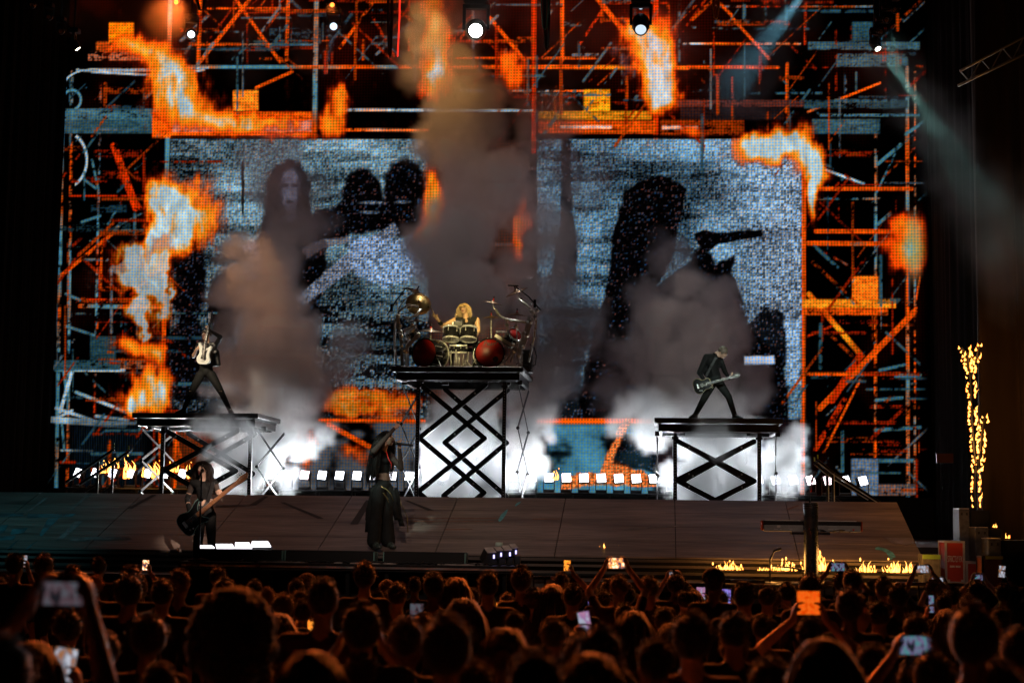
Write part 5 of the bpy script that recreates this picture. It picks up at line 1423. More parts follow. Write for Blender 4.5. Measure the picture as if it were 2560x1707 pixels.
# ---- drummer
YD = YR+1.45
j = lambda x, y, dy=0.: P(x, y, YD+dy)
pr = empty('person', (j(1163,916).x, YD+.1, ZDRUM), 'blond drummer in a black vest hitting a cymbal', 'person', 'band members')
hc = j(1160,773,-.04); fM = frame((-.18,-1,.12)); M0 = frame((-.1,-1,0))
b = Body(); head(b, hc, fM, 1.04)
pel, ch = j(1165,852,.1), j(1165,812,.02)
shl, shr = j(1141,800), j(1190,800)
torso(b, pel, ch, shl, shr, M0, 'vest', 'pants', 1.02, (shl+shr)/2+Vector((0,-.01,.10)), hc-Vector((0,0,.03)))
b.hull([(j(1166,802,-.10), (.03,.03,.05))], 'skin')
el, wr = j(1106,816,-.12), j(1094,797,-.30)
b.limb(shl+Vector((-.02,0,0)), el, .060, .046, 'skin'); b.limb(el, el.lerp(wr,.35), .046, .044, 'skin'); b.limb(el.lerp(wr,.35), el.lerp(wr,.6), .046, .044, 'band'); b.limb(el.lerp(wr,.6), wr, .038, .030, 'skin')
hand(b, wr, j(1088,792,-.33)-wr, (.2,.5,.3), -1, 'skin', .9, 1.1)
el2, wr2 = j(1196,828,-.02), j(1186,846,-.28)
b.limb(shr+Vector((.02,0,0)), el2, .060, .046, 'skin'); b.limb(el2, wr2, .044, .032, 'skin'); hand(b, wr2, Vector((-.2,-.9,-.2)), (0,0,-1), 1, 'skin', .9)
for s in (-1,1):
    h0 = pel+Vector((s*.1,-.02,-.03)); k0 = pel+Vector((s*.24,-.42,-.02)); a0 = Vector((k0.x, k0.y-.02, ZDRUM+.085))
    b.limb(h0, k0, .09, .065, 'pants'); b.limb(k0, a0, .062, .045, 'pants'); foot(b, a0, (s*.2,-1,0), 'shoe')
b.grow('body', {'skin':mat('skin_drummer', (.52,.33,.20), .5, var=.08, scale=20),'vest':CLB,'pants':CLB,'shoe':LEATH,'band':CLB}, pr, .0105, 4)
face(pr, hc, fM, 1.04, .5)
hair(pr, hc, fM, HBLD, 460, .27, 11, 1.0, bangs=.2, spread=.55, thick=.007, wave=.05)
stick = empty('drumstick', j(1088,792,-.33), 'wooden drumstick raised in the drummer\'s hand', 'drumstick')
MB().path([j(1092,800,-.33), j(1086,786,-.34), j(1070,757,-.36), j(1066,748,-.36)], [.013,.012,.010,.011], 8).build('shaft', mat('hickory', (.60,.45,.25), .45), stick, smooth=True)
MB().ell(j(1065,747,-.36), .011, n=8, m=6).build('tip', MATS['hickory'], stick, smooth=True)
th = empty('drum_throne', (pel.x, pel.y, ZDRUM), 'black round stool under the drummer', 'stool')
sz = pel.z-.15
MB().lathe([(0,0),(.17,0),(.18,.03),(.17,.08),(0,.085)], (pel.x,pel.y,sz-.08), n=24).build('seat', LEATH, th, smooth=True)
for k in range(3):
    a = k*2.1; MB().path([(pel.x,pel.y,sz-.08),(pel.x,pel.y,ZDRUM+.25),(pel.x+.28*math.cos(a),pel.y+.28*math.sin(a),ZDRUM+.015)], .014, 8).build('leg', CHROME, th)
# ------------------------------------------------------------------ drum kit
REDHEAD = mat('red_drumhead', (.36,.010,.006), .38, spec=.35, var=.5, scale=4)
SHELL = mat('black_shell', (.012,.012,.013), .15, spec=.7)
BRASS = mat('bronze_cymbal', (.75,.52,.20), .34, metal=1, var=.2, scale=12)
DBRASS = mat('dark_cymbal', (.30,.22,.16), .35, metal=1, var=.3, scale=10)
YDF = YR+.45
j = lambda x, y, Yp=YDF: P(x, y, Yp)
def drum(name, label, c, ax, rad, dep, headm, parent_group, lugs=8, legs=None, hole=None, logo=None, hoopm=None):
    ax = Vector(ax).normalized(); c = Vector(c)       # c: centre of the front head, ax points out of it
    root = empty(name, c, label, 'drum', parent_group)
    o = MB().lathe([(rad*.985,0),(rad,-.01),(rad,-dep+.01),(rad*.985,-dep)], c, ax, 36).build('shell', SHELL, root); smooth_by_angle(o)
    o = MB().lathe([(0,.004),(rad*.93,.002),(rad*.95,-.004)], c, ax, 36).build('drumhead', headm, root, smooth=True)
    o = MB().lathe([(rad*.94,.012),(rad*1.03,.014),(rad*1.04,-.022),(rad*1.0,-.024)], c, ax, 36).build('hoop', hoopm or SHELL, root); smooth_by_angle(o)
    MB().lathe([(0,-dep-.004),(rad*.95,-dep-.002),(rad*1.03,-dep-.012),(rad*1.03,-dep+.02),(rad,-dep+.022)], c, ax, 32).build('rear_hoop', CHROME, root)
    u = ax.orthogonal().normalized(); v = ax.cross(u)
    for k in range(lugs):
        a = 2*math.pi*(k+.5)/lugs; d = u*math.cos(a)+v*math.sin(a)
        q = MB().path([c+d*rad*1.035+ax*.014, c+d*rad*1.05-ax*.03, c+d*rad*1.05-ax*dep*.45], [.010,.006,.009], 6)
        q.build('lug', CHROME, root, smooth=True)
    if hole: MB().lathe([(0,.007),(rad*.19,.007),(rad*.2,.003)], c+u*0+Vector(hole), ax, 20).build('port_hole', RUBBER, root)
    if legs:
        for s in (-1,1):
            side = ax.cross(Vector((0,0,1))).normalized()*s
            p0 = c-ax*.08+side*rad*.92-Vector((0,0,rad*.4)); p1 = Vector((p0.x+side.x*.10, p0.y+side.y*.10-.06, ZDRUM+.01))
            MB().path([p0, p1], [.011,.008], 8).build('spur', CHROME, root)
    return root
ra = 74/2/(F/YDF)*1.01
kz = ZDRUM+ra*1.04+.005
k1 = j(1061,877); k1.z = kz
drum('bass_drum', 'left bass drum with a dark red head', k1, (-.50,-1,0), ra, .44, REDHEAD, 'drums of the kit', 10, True, (.08,-.0,-.10))
k2 = j(1224,877); k2.z = kz
bd = drum('bass_drum', 'right bass drum with a red head and maker\'s script', k2, (.18,-1,0), ra, .44, REDHEAD, 'drums of the kit', 10, True, (.12,.02,-.12))
lt = text('script_logo', 'Pearl', .13, k2+Vector((.01,-.012,.19)), bd, mat('logo_black', (.01,.004,.004), .4), ext=.002)
lt.rotation_euler = (math.pi/2, 0, math.atan2(.18,1)); lt.data.transform(Matrix(((1,.28,0,0),(0,1,0,0),(0,0,1,0),(0,0,0,1))))
for lab, x, y, r_, d_, ax in (('left one of the two black toms in front of the drummer', 1129, 833, .165, .24, (-.05,-.55,.84)),('right one of the two black toms in front of the drummer', 1172, 833, .165, .24, (.05,-.55,.84))):
    c = j(x,y,YDF+.25); c.z += .10
    drum('tom_drum', lab, c, (0,.25,.97), r_, d_, mat('clear_head', (.6,.6,.58), .3), 'drums of the kit', 6, None, None, None, CHROME)
c = j(1027,832,YDF+.25); drum('rack_tom', 'silvery-headed tom tilted on the left rack', c+Vector((0,-.1,.05)), (-.45,-.5,.75), .13, .2, mat('coated_head', (.35,.37,.35), .4), 'drums of the kit', 6, None, None, None, CHROME)
c = j(1288,842,YDF+.2); drum('rack_tom', 'black tom with a dark red head on the right rack', c+Vector((0,-.05,.05)), (.55,-.6,.5), .15, .26, REDHEAD, 'drums of the kit', 6, None, None, None, CHROME)
c = j(1146,872,YDF+.5); c.z = ZDRUM+.52
drum('snare_drum', 'snare drum half hidden behind the centre toms', c, (0,-.1,1), .17, .15, MATS['coated_head'], 'drums of the kit', 8, None, None, None, CHROME)
MB_ = MB()
bx = j(1146,810,YDF+.18); eb = empty('sound_module', bx, 'small black box above the centre toms', 'electronics')
MB().box(bx, (.19,.10,.11), bev=.01).build('case', BLACK, eb); MB().box(bx+Vector((-.10,0,.01)), (.04,.08,.05)).build('bracket', ALU, eb)
# cymbals
def cymbal(label, cx, cy, halfpx, tilt, lean, Yp, m, stand, red=True, bow=.10, yaw=0.):
    c = P(cx, cy, Yp); r_ = halfpx/(F/Yp)*.98
    n = (Matrix.Rotation(R(yaw),3,'Z') @ Matrix.Rotation(R(tilt),3,'Y') @ Matrix.Rotation(R(lean),3,'X')) @ Vector((0,0,1))
    root = empty('cymbal', c, label, 'cymbal', 'cymbals of the kit')
    prof = [(.004,.055*r_/.2),(.03,.052*r_/.2),(r_*.2,.036*r_/.2),(r_*.24,.028*r_/.2),(r_*.6,.016*r_/.2),(r_,-.004),(r_,-.007),(r_*.6,.012*r_/.2),(r_*.22,.022*r_/.2),(.004,.05*r_/.2)]
    MB().lathe(prof, c, n, 40).build('plate', m, root, smooth=True)
    MB().lathe([(0,.05),(.016,.05),(.016,.085),(.010,.10),(0,.10)], c, n, 12).build('red_sleeve' if red else 'sleeve', mat('red_felt', (.75,.04,.03), .6) if red else BLACK, root)
    MB().lathe([(0,.10),(.015,.10),(.017,.135),(0,.14)], c, n, 10).build('wing_nut', BLACK, root)
    V = [c - n*.01] + [P(*s_) for s_ in stand]
    MB().path(V, .013, 8).build('stand_tube', CHROME, root, smooth=True)
    for p in V[1:-1]: MB().ell(p, .022, n=8, m=6).build('tilter', CHROME, root)
    if abs(V[-1].z-ZDRUM) < .03:
        for k in range(3):
            a = 1.2+k*2.1; MB().path([Vector((V[-1].x,V[-1].y,ZDRUM+.22)), Vector((V[-1].x+.2*math.cos(a),V[-1].y+.2*math.sin(a),ZDRUM+.012))], .008, 6).build('leg', CHROME, root)
    return root
Ya, Yb_ = YDF+.3, YDF+.6
def fl(x, Yp): return (x, 0, Yp)
cymbal('upper left crash cymbal tilted steeply', 1040, 730, 30, 28, 10, Yb_, DBRASS, [(1010,750,Yb_),(995,775,Yb_)], False)
cymbal('large gold china cymbal on the left, facing the audience', 1046, 760, 33, 28, 62, Ya, BRASS, [(1030,778,Ya),(1012,785,Ya),(992,786,Ya)], False, .2)
cymbal('thin flat cymbal low on the left, behind the rack', 1040, 803, 25, 2, 7, Yb_, DBRASS, [(1040,815,Yb_),(1012,822,Yb_)], False)
cymbal('wide low hi-hat cymbal over the left bass drum', 1077, 828, 31, 4, 8, YDF+.2, DBRASS, [(1077,860,YDF+.2)], True)
cymbal('splash cymbal right of the drummer\'s head', 1232, 758, 26, 11, 5, Ya, DBRASS, [(1234,768,Ya),(1244,784,Ya),(1262,797,Ya),(1280,800,Ya)], True)
cymbal('hi-hat on a straight stand right of the drummer', 1228, 794, 23, 0, 6, Ya, BRASS, [(1228,830,Ya),(1228,870,Ya)], True)
cymbal('upper right crash cymbal tilted up', 1292, 730, 31, -23, 14, Yb_, DBRASS, [(1300,744,Yb_),(1330,760,Yb_)], False)
cymbal('flat cymbal on the right behind the rack', 1292, 788, 28, 4, 6, Yb_, DBRASS, [(1292,812,Yb_),(1300,840,Yb_)], True)
# racks
def rackp(label, tubes, clamps, diag, curved=()):
    a = P(*tubes[0][0], tubes[0][2]); root = empty('drum_rack', (a.x, tubes[0][2], ZDRUM), label, 'drum rack', 'drum racks')
    for V_ in curved: MB().path([P(x,y,Yq) for x,y,Yq in V_], .024, 10).build('curved_tube', CHROME, root, smooth=True)
    for p0, p1, Yp in tubes: MB().bar(P(*p0,Yp), P(*p1,Yp),   .062, .05).build('rack_tube', ALU, root)
    for x, y, Yp in clamps: MB().ell(P(x,y,Yp), (.045,.04,.045), n=8, m=6).build('clamp', CHROME, root)
    for p0, p1, Yp in diag: MB().tube(P(*p0,Yp), P(*p1,Yp),   .014).build('rod', CHROME, root, smooth=True)
fz = proj((j(1000,900).x, YDF+.1, ZDRUM))[1]
rackp('left drum rack of silver square tube', [((992,786),(1004,852),YDF+.1),((1004,852),(1006,fz-.5),YDF+.1),((1009,878),(1044,838),YDF+.05),((1018,fz-1),(1018,845),YDF+.3)],
      [(995,790,YDF+.06),(1000,815,YDF+.06),(1004,840,YDF+.06),(1010,876,YDF),(1014,855,YDF+.06),(1002,830,YDF+.06),(1030,812,YDF+.1),(1022,845,YDF+.1),(1046,836,YDF+.05),(1004,865,YDF+.06),(1016,880,YDF+.06)],
      [((1010,848),(1036,820),YDF+.1),((990,832),(1040,812),YDF+.08),((1012,900),(1016,850),YDF+.0),((1022,868),(1034,850),YDF+.1)],
      [[(990,908,YDF+.25),(986,850,YDF+.2),(988,805,YDF+.15),(998,778,YDF+.1),(1020,762,YDF+.1),(1046,766,YDF+.12)],[(1006,790,YDF+.05),(1020,796,YDF+.05),(1040,788,YDF+.08),(1054,772,YDF+.12)]])
rackp('right drum rack of silver square tube', [((1332,796),(1308,868),YDF+.1),((1324,790),(1314,830),YDF+.15),((1310,830),(1296,900),YDF+.12),((1238,838),(1284,866),YDF+.0),((1300,850),(1300,fz-1),YDF+.3)],
      [(1332,782,YDF+.06),(1338,790,YDF+.06),(1328,778,YDF+.06),(1342,776,YDF+.06),(1326,805,YDF+.06),(1318,838,YDF+.06),(1282,862,YDF),(1308,868,YDF+.06),(1268,800,YDF+.1),(1268,812,YDF+.1),(1290,816,YDF+.1),(1284,880,YDF+.05),(1296,890,YDF+.05)],
      [((1268,798),(1268,840),YDF+.1),((1240,829),(1270,831),YDF+.0),((1292,806),(1292,880),YDF+.1),((1262,797),(1322,805),YDF+.1),((1276,905),(1292,860),YDF+.05),((1262,905),(1282,880),YDF+.05)],
      [[(1322,905,YDF+.25),(1334,850,YDF+.2),(1340,805,YDF+.15),(1334,778,YDF+.1),(1312,760,YDF+.1),(1296,748,YDF+.15)],[(1240,774,YDF+.2),(1252,792,YDF+.15),(1276,802,YDF+.1),(1320,806,YDF+.08)]])
for lab, pts, mp in (('overhead microphone boom above the left cymbals', [(968,788),(990,752),(1012,724)], (1020,722)),('overhead microphone boom above the right crash cymbal', [(1352,776),(1322,742),(1290,717)], (1283,714))):
    root = empty('overhead_microphone', P(*pts[0], YDF+.1), lab, 'microphone')
    MB().path([P(x,y,YDF+.1) for x,y in pts], [.016,.014,.011], 8).build('boom', BLACK, root, smooth=True)
    c = P(*mp, YDF+.1); MB().lathe([(0,-.11),(.015,-.11),(.018,.0),(.018,.10),(0,.11)], c, (1,0,-.05), 12).build('capsule', BLACK, root, smooth=True)
    MB().box(P((pts[0][0]+pts[1][0])/2, (pts[0][1]+pts[1][1])/2, YDF+.09), (.05,.05,.16)).build('counterweight', BLACK, root)
amp = P(1318,880,YDF+.9)
am = empty('drum_amplifier', (amp.x, YDF+.9, ZDRUM), 'grey-edged black cabinet behind the right rack', 'cabinet')
MB().box((amp.x, YDF+.95, ZDRUM+.23), (.22,.34,.46), bev=.015).build('cabinet', BLACK, am); MB().box((amp.x-.09, YDF+.77, ZDRUM+.23), (.03,.015,.42)).build('metal_strip', ALU, am)
for k, pts in enumerate((((1325,860),(1336,870),(1341,890),(1338,912),(1326,915)),((1322,905),(1334,915),(1326,925),(1312,914)),((1316,908),(1330,922),(1318,915)),((1290,910),(1304,905),(1318,912),(1306,914)))):
    tag(MB().path([P(x,y,YDF+.5) for x,y in pts], .011, 8).build('drum_cable', RUBBER, smooth=True), f'black cable looping off the right end of the drum riser, {ORD(k+1)} loop from the top', 'cable', 'cables on the drum riser')
# pedal hardware between the bass drums
hw = empty('pedal_hardware', (j(1142,905).x, YDF+.2, ZDRUM), 'chrome pedals and stand feet between the bass drums', 'hardware')
rnd = random.Random(12)
for k in range(9):
    x = 1126+k*5; c = P(x, 900, YDF+.2+.3*rnd.random()); 
    MB().tube(Vector((c.x,c.y,ZDRUM)), Vector((c.x+rnd.uniform(-.05,.05),c.y,ZDRUM+rnd.uniform(.2,.5))), .011).build('rod', CHROME, hw, smooth=True)
for k in range(3):
    c = P(1132+k*14, 910, YDF+.1); MB().box((c.x,c.y,ZDRUM+.03), (.08,.26,.025), Matrix.Rotation(R(12),3,'X')).build('pedal', CHROME, hw)

# ------------------------------------------------------------------ lamps on the rig
def moving_head(label, px, py, Yp, aim, s=1., lens=None, drop=True, light=None, laim=None):
    c = P(px, py, Yp); root = empty('moving_head', c, label, 'stage light', 'stage lights on the rig')
    d = (Vector(aim)-c).normalized(); M = frame(d)
    MB().lathe([(0,-.20*s),(.10*s,-.20*s),(.13*s,-.12*s),(.135*s,.05*s),(.11*s,.16*s),(.10*s,.20*s),(.085*s,.20*s),(.085*s,.185*s)], c, d, 24).build('head', BLACK, root, smooth=True)
    MB().lathe([(0,.190*s),(.05*s,.188*s),(.084*s,.183*s)], c, d, 24).build('lens', lens or mat('dark_lens', (.25,.27,.3), .05, metal=.9), root, smooth=True)
    r = M.col[0]
    top = c+Vector((0,0,.34*s))
    q = MB()
    for sx in (-1,1): q.bar(c+r*sx*.15*s, c+r*sx*.15*s+Vector((0,0,.28*s)), .04*s, .07*s, (d.x,d.y,0))
    q.bar(c+r*-.17*s+Vector((0,0,.29*s)), c+r*.17*s+Vector((0,0,.29*s)), .05*s, .08*s, (d.x,d.y,0))
    q.build('yoke', BLACK, root)
    MB().box(c+Vector((0,0,.38*s)), (.30*s,.26*s,.14*s), bev=.02*s).build('base', BLACK, root)
    if drop:
        zt = P(px, -160, Yp).z
        if zt > c.z+.5*s: MB().tube(c+Vector((0,0,.45*s)), Vector((c.x,c.y,zt)), .024, n=8).build('hanger', STEELB, root)
    if light: spot('beam', c+d*.24*s, laim if laim is not None else aim, light[0], light[1], light[2], light[3] if len(light) > 3 else .5, .07*s, root)
    return root
def LE(n, c, s): return emat(n, c, s)
CROWD = Vector((-1.5, 9, 1.5)); 
STG = Vector((P(1160,900,31).x, 31, 3.5))
moving_head('dark moving light hanging in front of the upper right flame', 1602, 62, 30, P(1600,300,27), 1.25, LE('cool_lens', (.45,.55,.65), 1.6))
moving_head('small dark light above the hanging moving light', 1602, 18, 30.3, P(1600,60,22), .55, LE('cool_lens', (.45,.55,.65), 1.6))
moving_head('brightly lit white lamp above the drummer', 1190, 75, 33, P(1120,300,18), 1.7, LE('blinding_white', (1.,.98,.92), 30.), True, ((1.,.93,.80), DRUM_TOP, 34), P(1170,560,31))
moving_head('pale blue lamp at upper left of the drum column', 834, 66, 33.4, P(800,330,14), .95, LE('pale_blue_lens', (.55,.72,.85), 2.), True, ((.6,.8,1.), 1400, 9), P(800,300,33.0))
moving_head('white lamp added over a bright reflection in the video, beside the left scaffold post', 478, 86, 33.4, P(470,330,14), .95, LE('white_lens', (.85,.95,1.), 3.), True, ((.85,.95,1.), 500, 9), P(468,300,33))  # lamp added in place of a bright reflection on the video wall
moving_head('red lamp at the top, left of centre', 831, 11, 33, CROWD+Vector((-1,0,0)), .55, LE('red_lens', (1.,.18,.03), 4.), True, ((1.,.16,.02), CROWD_W, 30))
moving_head('red lamp at the top left', 441, 4, 33, CROWD+Vector((-3,0,0)), .6, LE('red_lens', (1.,.18,.03), 4.), True, ((1.,.16,.02), CROWD_W, 30))
moving_head('red lamp at the top right beside the flame', 1762, -36, 31, CROWD+Vector((3,0,0)), .7, LE('red_lens', (1.,.18,.03), 4.), True, ((1.,.20,.03), CROWD_W*1.1, 30))
moving_head('red lamp just above the picture over the drum column', 1300, -50, 31, CROWD+Vector((1,2,0)), .7, LE('red_lens', (1.,.18,.03), 4.), True, ((1.,.18,.03), CROWD_W, 30))
moving_head('teal lamp above the right side of the video wall', 2030, -40, 30, P(1840,200,33.5), .7, LE('teal_lens', (.3,.75,.9), 6.), True, ((.25,.7,.95), 2500, 14))
# added amber and orange lamps that tint the smoke, then key lights
moving_head('unseen amber lamp added to tint the top of the smoke column', 1010, -90, 33.0, P(1100,200,34.6), .7, LE('amber_lens', (1.,.7,.15), 8.), True, ((1.,.55,.16), 480, 50))
moving_head('unseen orange lamp added at the top left to tint the smoke', 300, -80, 33.0, P(740,930,34.2), .7, LE('orange_lens', (1.,.4,.06), 6.), True, ((1.,.46,.16), 1900, 12))
moving_head('soft white lamp at the top right aimed at the smoke', 1700, -80, 32.6, P(1720,930,34.2), .7, LE('soft_lens', (1.,.9,.8), 6.), True, ((1.,.88,.78), 350, 14))
moving_head('amber lamp above the drum kit', 1040, -70, 27.5, P(1160,790,32.4), .7, LE('amber_lens', (1.,.7,.15), 8.), True, ((1.,.66,.13), DRUM_KEY, 7))
moving_head('amber lamp right of centre above the drum kit', 1420, -70, 27.5, P(1170,830,32.2), .7, LE('amber_lens', (1.,.7,.15), 8.), True, ((1.,.80,.40), DRUM_KEY*.55, 8))
moving_head('teal side lamp for the left guitarist', 150, -70, 29.5, P(520,880,31.4), .7, LE('teal_lens', (.3,.75,.9), 6.), True, ((1.,.82,.55), GTR_KEY, 8))
moving_head('cool side lamp for the right guitarist', 1560, -90, 33.8, P(1790,920,31.4), .7, LE('teal_lens', (.3,.75,.9), 6.), True, ((.72,1.,.85), GTR_KEY, 8))
for k, (x, y) in enumerate(((80,12),(122,42),(152,77),(185,110))):
    on = k == 3
    moving_head(f'{ORD(k+1)} lamp from the outside in the slanting cluster at upper left' + (', lit pale yellow' if on else ''), x, y, 30+.2*k, P(420,420,31) if on else P(x+60,y+160,22), .6 if not on else .7, LE('pale_yellow', (1.,.98,.75), 10.) if on else mat('glassy_lens', (.35,.33,.32), .08, metal=.8), True, ((1.,.95,.7), 300, 14) if on else None)
for k, (x, y) in enumerate(((2238,24),(2217,49),(2202,79),(2188,112))):
    on = k == 3
    moving_head(f'{ORD(k+1)} lamp from the outside in the slanting cluster at upper right' + (', lit pale yellow' if on else ''), x, y, 29.5+.2*k, P(2520,620,27.2) if on else P(x-60,y+160,22), .6 if not on else .7, LE('pale_yellow', (1.,.98,.75), 10.) if on else mat('glassy_lens', (.35,.33,.32), .08, metal=.8), True, ((.35,.85,.75), BEAM_R*.6, 5, .9) if on else (((.35,.85,.75), BEAM_R*(.5,.7,.9)[k], (2.4,3.0,3.4)[k], .9) if k else None), P((0,2420,2520,2600)[k], (0,700,700,640)[k], 23.5))
# front truss lamps, above and in front of the frame, that light the band and deck; three are added to brighten the smoke
for lab, X_, tgt, c_, w_, a_ in (('added front truss lamp brightening the left smoke', -8.5, P(680,760,34.4), (1.,.84,.80), SMOKE_FILL_W, 13),('added front truss lamp brightening the middle smoke', -5.0, P(1230,560,34.4), (.95,.86,.84), SMOKE_FILL_W, 15),('added front truss lamp brightening the right smoke', 1.0, P(1720,800,34.4), (.95,.86,.84), SMOKE_FILL_W*.8, 12),('front truss lamp aimed at the drummer', -3.0, P(1163,830,32), (1.,.78,.32), DRUM_FRONT, 5.5),('front truss lamp aimed at the left guitarist', -10.5, P(520,910,31.3), (1.,.80,.55), DRUM_FRONT*.9, 4.5),('front truss lamp aimed at the right guitarist', 5.0, P(1790,940,31.4), (.85,1.,.9), DRUM_FRONT*.4, 4.5),('front truss lamp aimed at the singer', -6.0, P(955,1180,22.7), (.75,1.,.85), FRONT_W*.8, 5),('front truss lamp aimed at the bassist', -1.0, P(515,1240,22), (1.,.74,.58), FRONT_W*2.4, 4.0),('front truss wash lamp aimed at the left of the deck', -9.0, P(60,1310,23.5), (.15,.75,.9), FRONT_W*.30, 20),('front truss wash lamp aimed at the middle of the deck', -3.5, P(1150,1310,23.6), (1.,.74,.62), FRONT_W*.30, 36),('front truss wash lamp aimed at the right of the deck', 2.5, P(2050,1320,23.6), (1.,.62,.46), FRONT_W*.18, 28)):
    c = Vector((X_, 13.5, 9.5)); px, py = proj(c)
    moving_head(lab, px, py, 13.5, tgt, .9, mat('dark_lens', (.25,.27,.3), .05, metal=.9), False, (c_, w_, a_, 1.0))
ft = empty('front_truss', (-3, 13.5, 10.2), 'aluminium lighting truss above the audience', 'truss')
for dy in (-.15,.15):
    for dz in (0,.3): MB().tube((-13,13.5+dy,9.98+dz),(8,13.5+dy,9.98+dz),.025,n=8).build('chord', ALU, ft, smooth=True)
k = 0; xx = -13
while xx < 8:
    for dy in (-.15,.15): MB().tube((xx,13.5+dy,9.98+(.3 if k%2 else 0)),(xx+.5,13.5+dy,9.98+(0 if k%2 else .3)),.012,n=6).build('web_bar', ALU, ft)
    xx += .5; k += 1
# loops of cable hanging from the rig
for k, (lab, x, y1, wpx, m) in enumerate((('bundle of coloured cables hanging in a loop above the inset gap',1362,76,9,mat('cable_teal',(.15,.5,.42),.5)),('yellow and red cable loop hanging near the top right',1790,48,9,mat('cable_orange',(.8,.30,.04),.5)),('grey cable loop hanging near the top left',502,26,12,RUBBER),('thin grey cable loop hanging left of the red cable',975,145,7,RUBBER),('black cable loop hanging below the coloured bundle',1367,128,8,RUBBER))):
    root = empty('hanging_cable', P(x,-60,32), lab, 'cable', 'cables hanging from the rig')
    for s in range(3):
        o = s*2.2; pts = [P(x-wpx+o,-90,32+.05*s), P(x-wpx*.9+o,y1*.5-10,32+.05*s), P(x-wpx*.5+o,y1*.92,32+.05*s), P(x+o*.3,y1,32+.05*s), P(x+wpx*.5-o*.3,y1*.92,32+.05*s), P(x+wpx*.9-o,y1*.5-10,32+.05*s), P(x+wpx-o,-90,32+.05*s)]
        MB().path(pts, .014, 8).build('strand', m if s != 1 else (mat('cable_red',(.6,.05,.03),.5) if m is not RUBBER else RUBBER), root, smooth=True)
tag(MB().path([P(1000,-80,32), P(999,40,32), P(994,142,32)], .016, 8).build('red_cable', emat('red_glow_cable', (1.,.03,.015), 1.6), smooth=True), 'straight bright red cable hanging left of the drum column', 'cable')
# faint roof truss at the right edge
rt_ = empty('roof_truss', P(2480,120,26), 'faint grey lattice truss slanting out of the picture at upper right', 'truss')
A_, B_ = (2400,178), (2640,50); A2, B2 = (2400,165+60), (2640,110)
for a_, b_ in ((A_,B_),((2395,215),(2640,98))): MB().tube(P(*a_,26), P(*b_,26), .022, n=8).build('chord', ALU, rt_, smooth=True)
for k in range(9):
    t0, t1 = k/9, (k+1)/9
    p0 = P(A_[0]+(B_[0]-A_[0])*t0, A_[1]+(B_[1]-A_[1])*t0, 26); p1 = P(2395+245*t1, 215-117*t1, 26)
    if k % 2: p0 = P(A_[0]+(B_[0]-A_[0])*t1, A_[1]+(B_[1]-A_[1])*t1, 26); p1 = P(2395+245*t0, 215-117*t0, 26)
    MB().tube(p0, p1, .010, n=6).build('web_bar', ALU, rt_)
# ------------------------------------------------------------------ audience
CLOTH = [mat('tee_black', (.018,.018,.019), .9, var=.3, scale=12), mat('tee_navy', (.02,.025,.045), .9, var=.3, scale=12), mat('tee_maroon', (.06,.018,.016), .9, var=.3, scale=12),
         mat('tee_grey', (.06,.06,.06), .9, var=.3, scale=12), mat('jacket_brown', (.045,.03,.02), .8, var=.3, scale=12)]
SKA = [SK, SKD, mat('skin_deep', (.16,.085,.055), .5)]
HAIRM = {'dark':mat('crowd_dark_hair', (.008,.006,.005), .6, spec=.3, sheen=.7), 'brown':mat('crowd_brown_hair', (.018,.010,.007), .6, spec=.3, sheen=.7), 'fair':mat('crowd_fair_hair', (.12,.08,.045), .6, spec=.3, sheen=.6), 'grey':mat('crowd_grey_hair', (.10,.095,.085), .6, sheen=.6)}
def crowd_body(seed, wide=1., arms=None, turn=0.):
    """standing figure, 1.75 m to the crown, facing +Y, feet at the origin"""
    b = Body(); up = Vector((0,0,1)); rnd = random.Random(seed)
    M = frame((math.sin(turn),math.cos(turn),0)); hc = Vector((0,.02,1.635)); head(b, hc, M, 1.0, 'skin')
    M0 = frame((0,1,0)); pel, ch = Vector((0,0,.95)), Vector((0,.0,1.30))
    shl, shr = Vector((-.19*wide,0,1.43)), Vector((.19*wide,0,1.43))
    torso(b, pel, ch, shl, shr, M0, 'cloth', 'pants', 1.0*wide, Vector((0,.01,1.53)), hc-Vector((0,0,.03)))
    for s in (-1,1):
        h0, k0, a0 = Vector((s*.095,0,.92)), Vector((s*.11,.02,.49)), Vector((s*.12,-.01,.08))
        b.limb(h0, k0, .088, .062, 'pants'); b.limb(k0, a0, .060, .043, 'pants'); foot(b, a0, (s*.2,1,0), 'shoe')
    for s, tg in ((-1, arms[0] if arms else None), (1, arms[1] if arms else None)):
        sh = shl if s < 0 else shr
        if tg is None:
            e = sh+Vector((s*.05,-.03,-.28)); w_ = e+Vector((-s*.03,.10,-.24))
            b.limb(sh, e, .055, .043, 'cloth'); b.limb(e, w_, .040, .030, 'skin'); hand(b, w_, (0,.15,-1), (-s,0,0), 1, 'skin', .4)
        else:
            w_, hd, hn = tg; d = w_-sh; L = d.length
            hh = math.sqrt(max(0, .285**2-(L/2)**2)); o = Vector((s*.9,-.1,-.55)); o = (o-d*(o.dot(d)/max(1e-6,L*L))).normalized()
            e = sh+d*.5+o*hh
            b.limb(sh, sh.lerp(e,.6), .056, .047, 'cloth'); b.limb(sh.lerp(e,.6), e, .045, .041, 'skin'); b.limb(e, w_, .040, .029, 'skin')
            hand(b, w_, hd, hn, s, 'skin', .75)
    return b
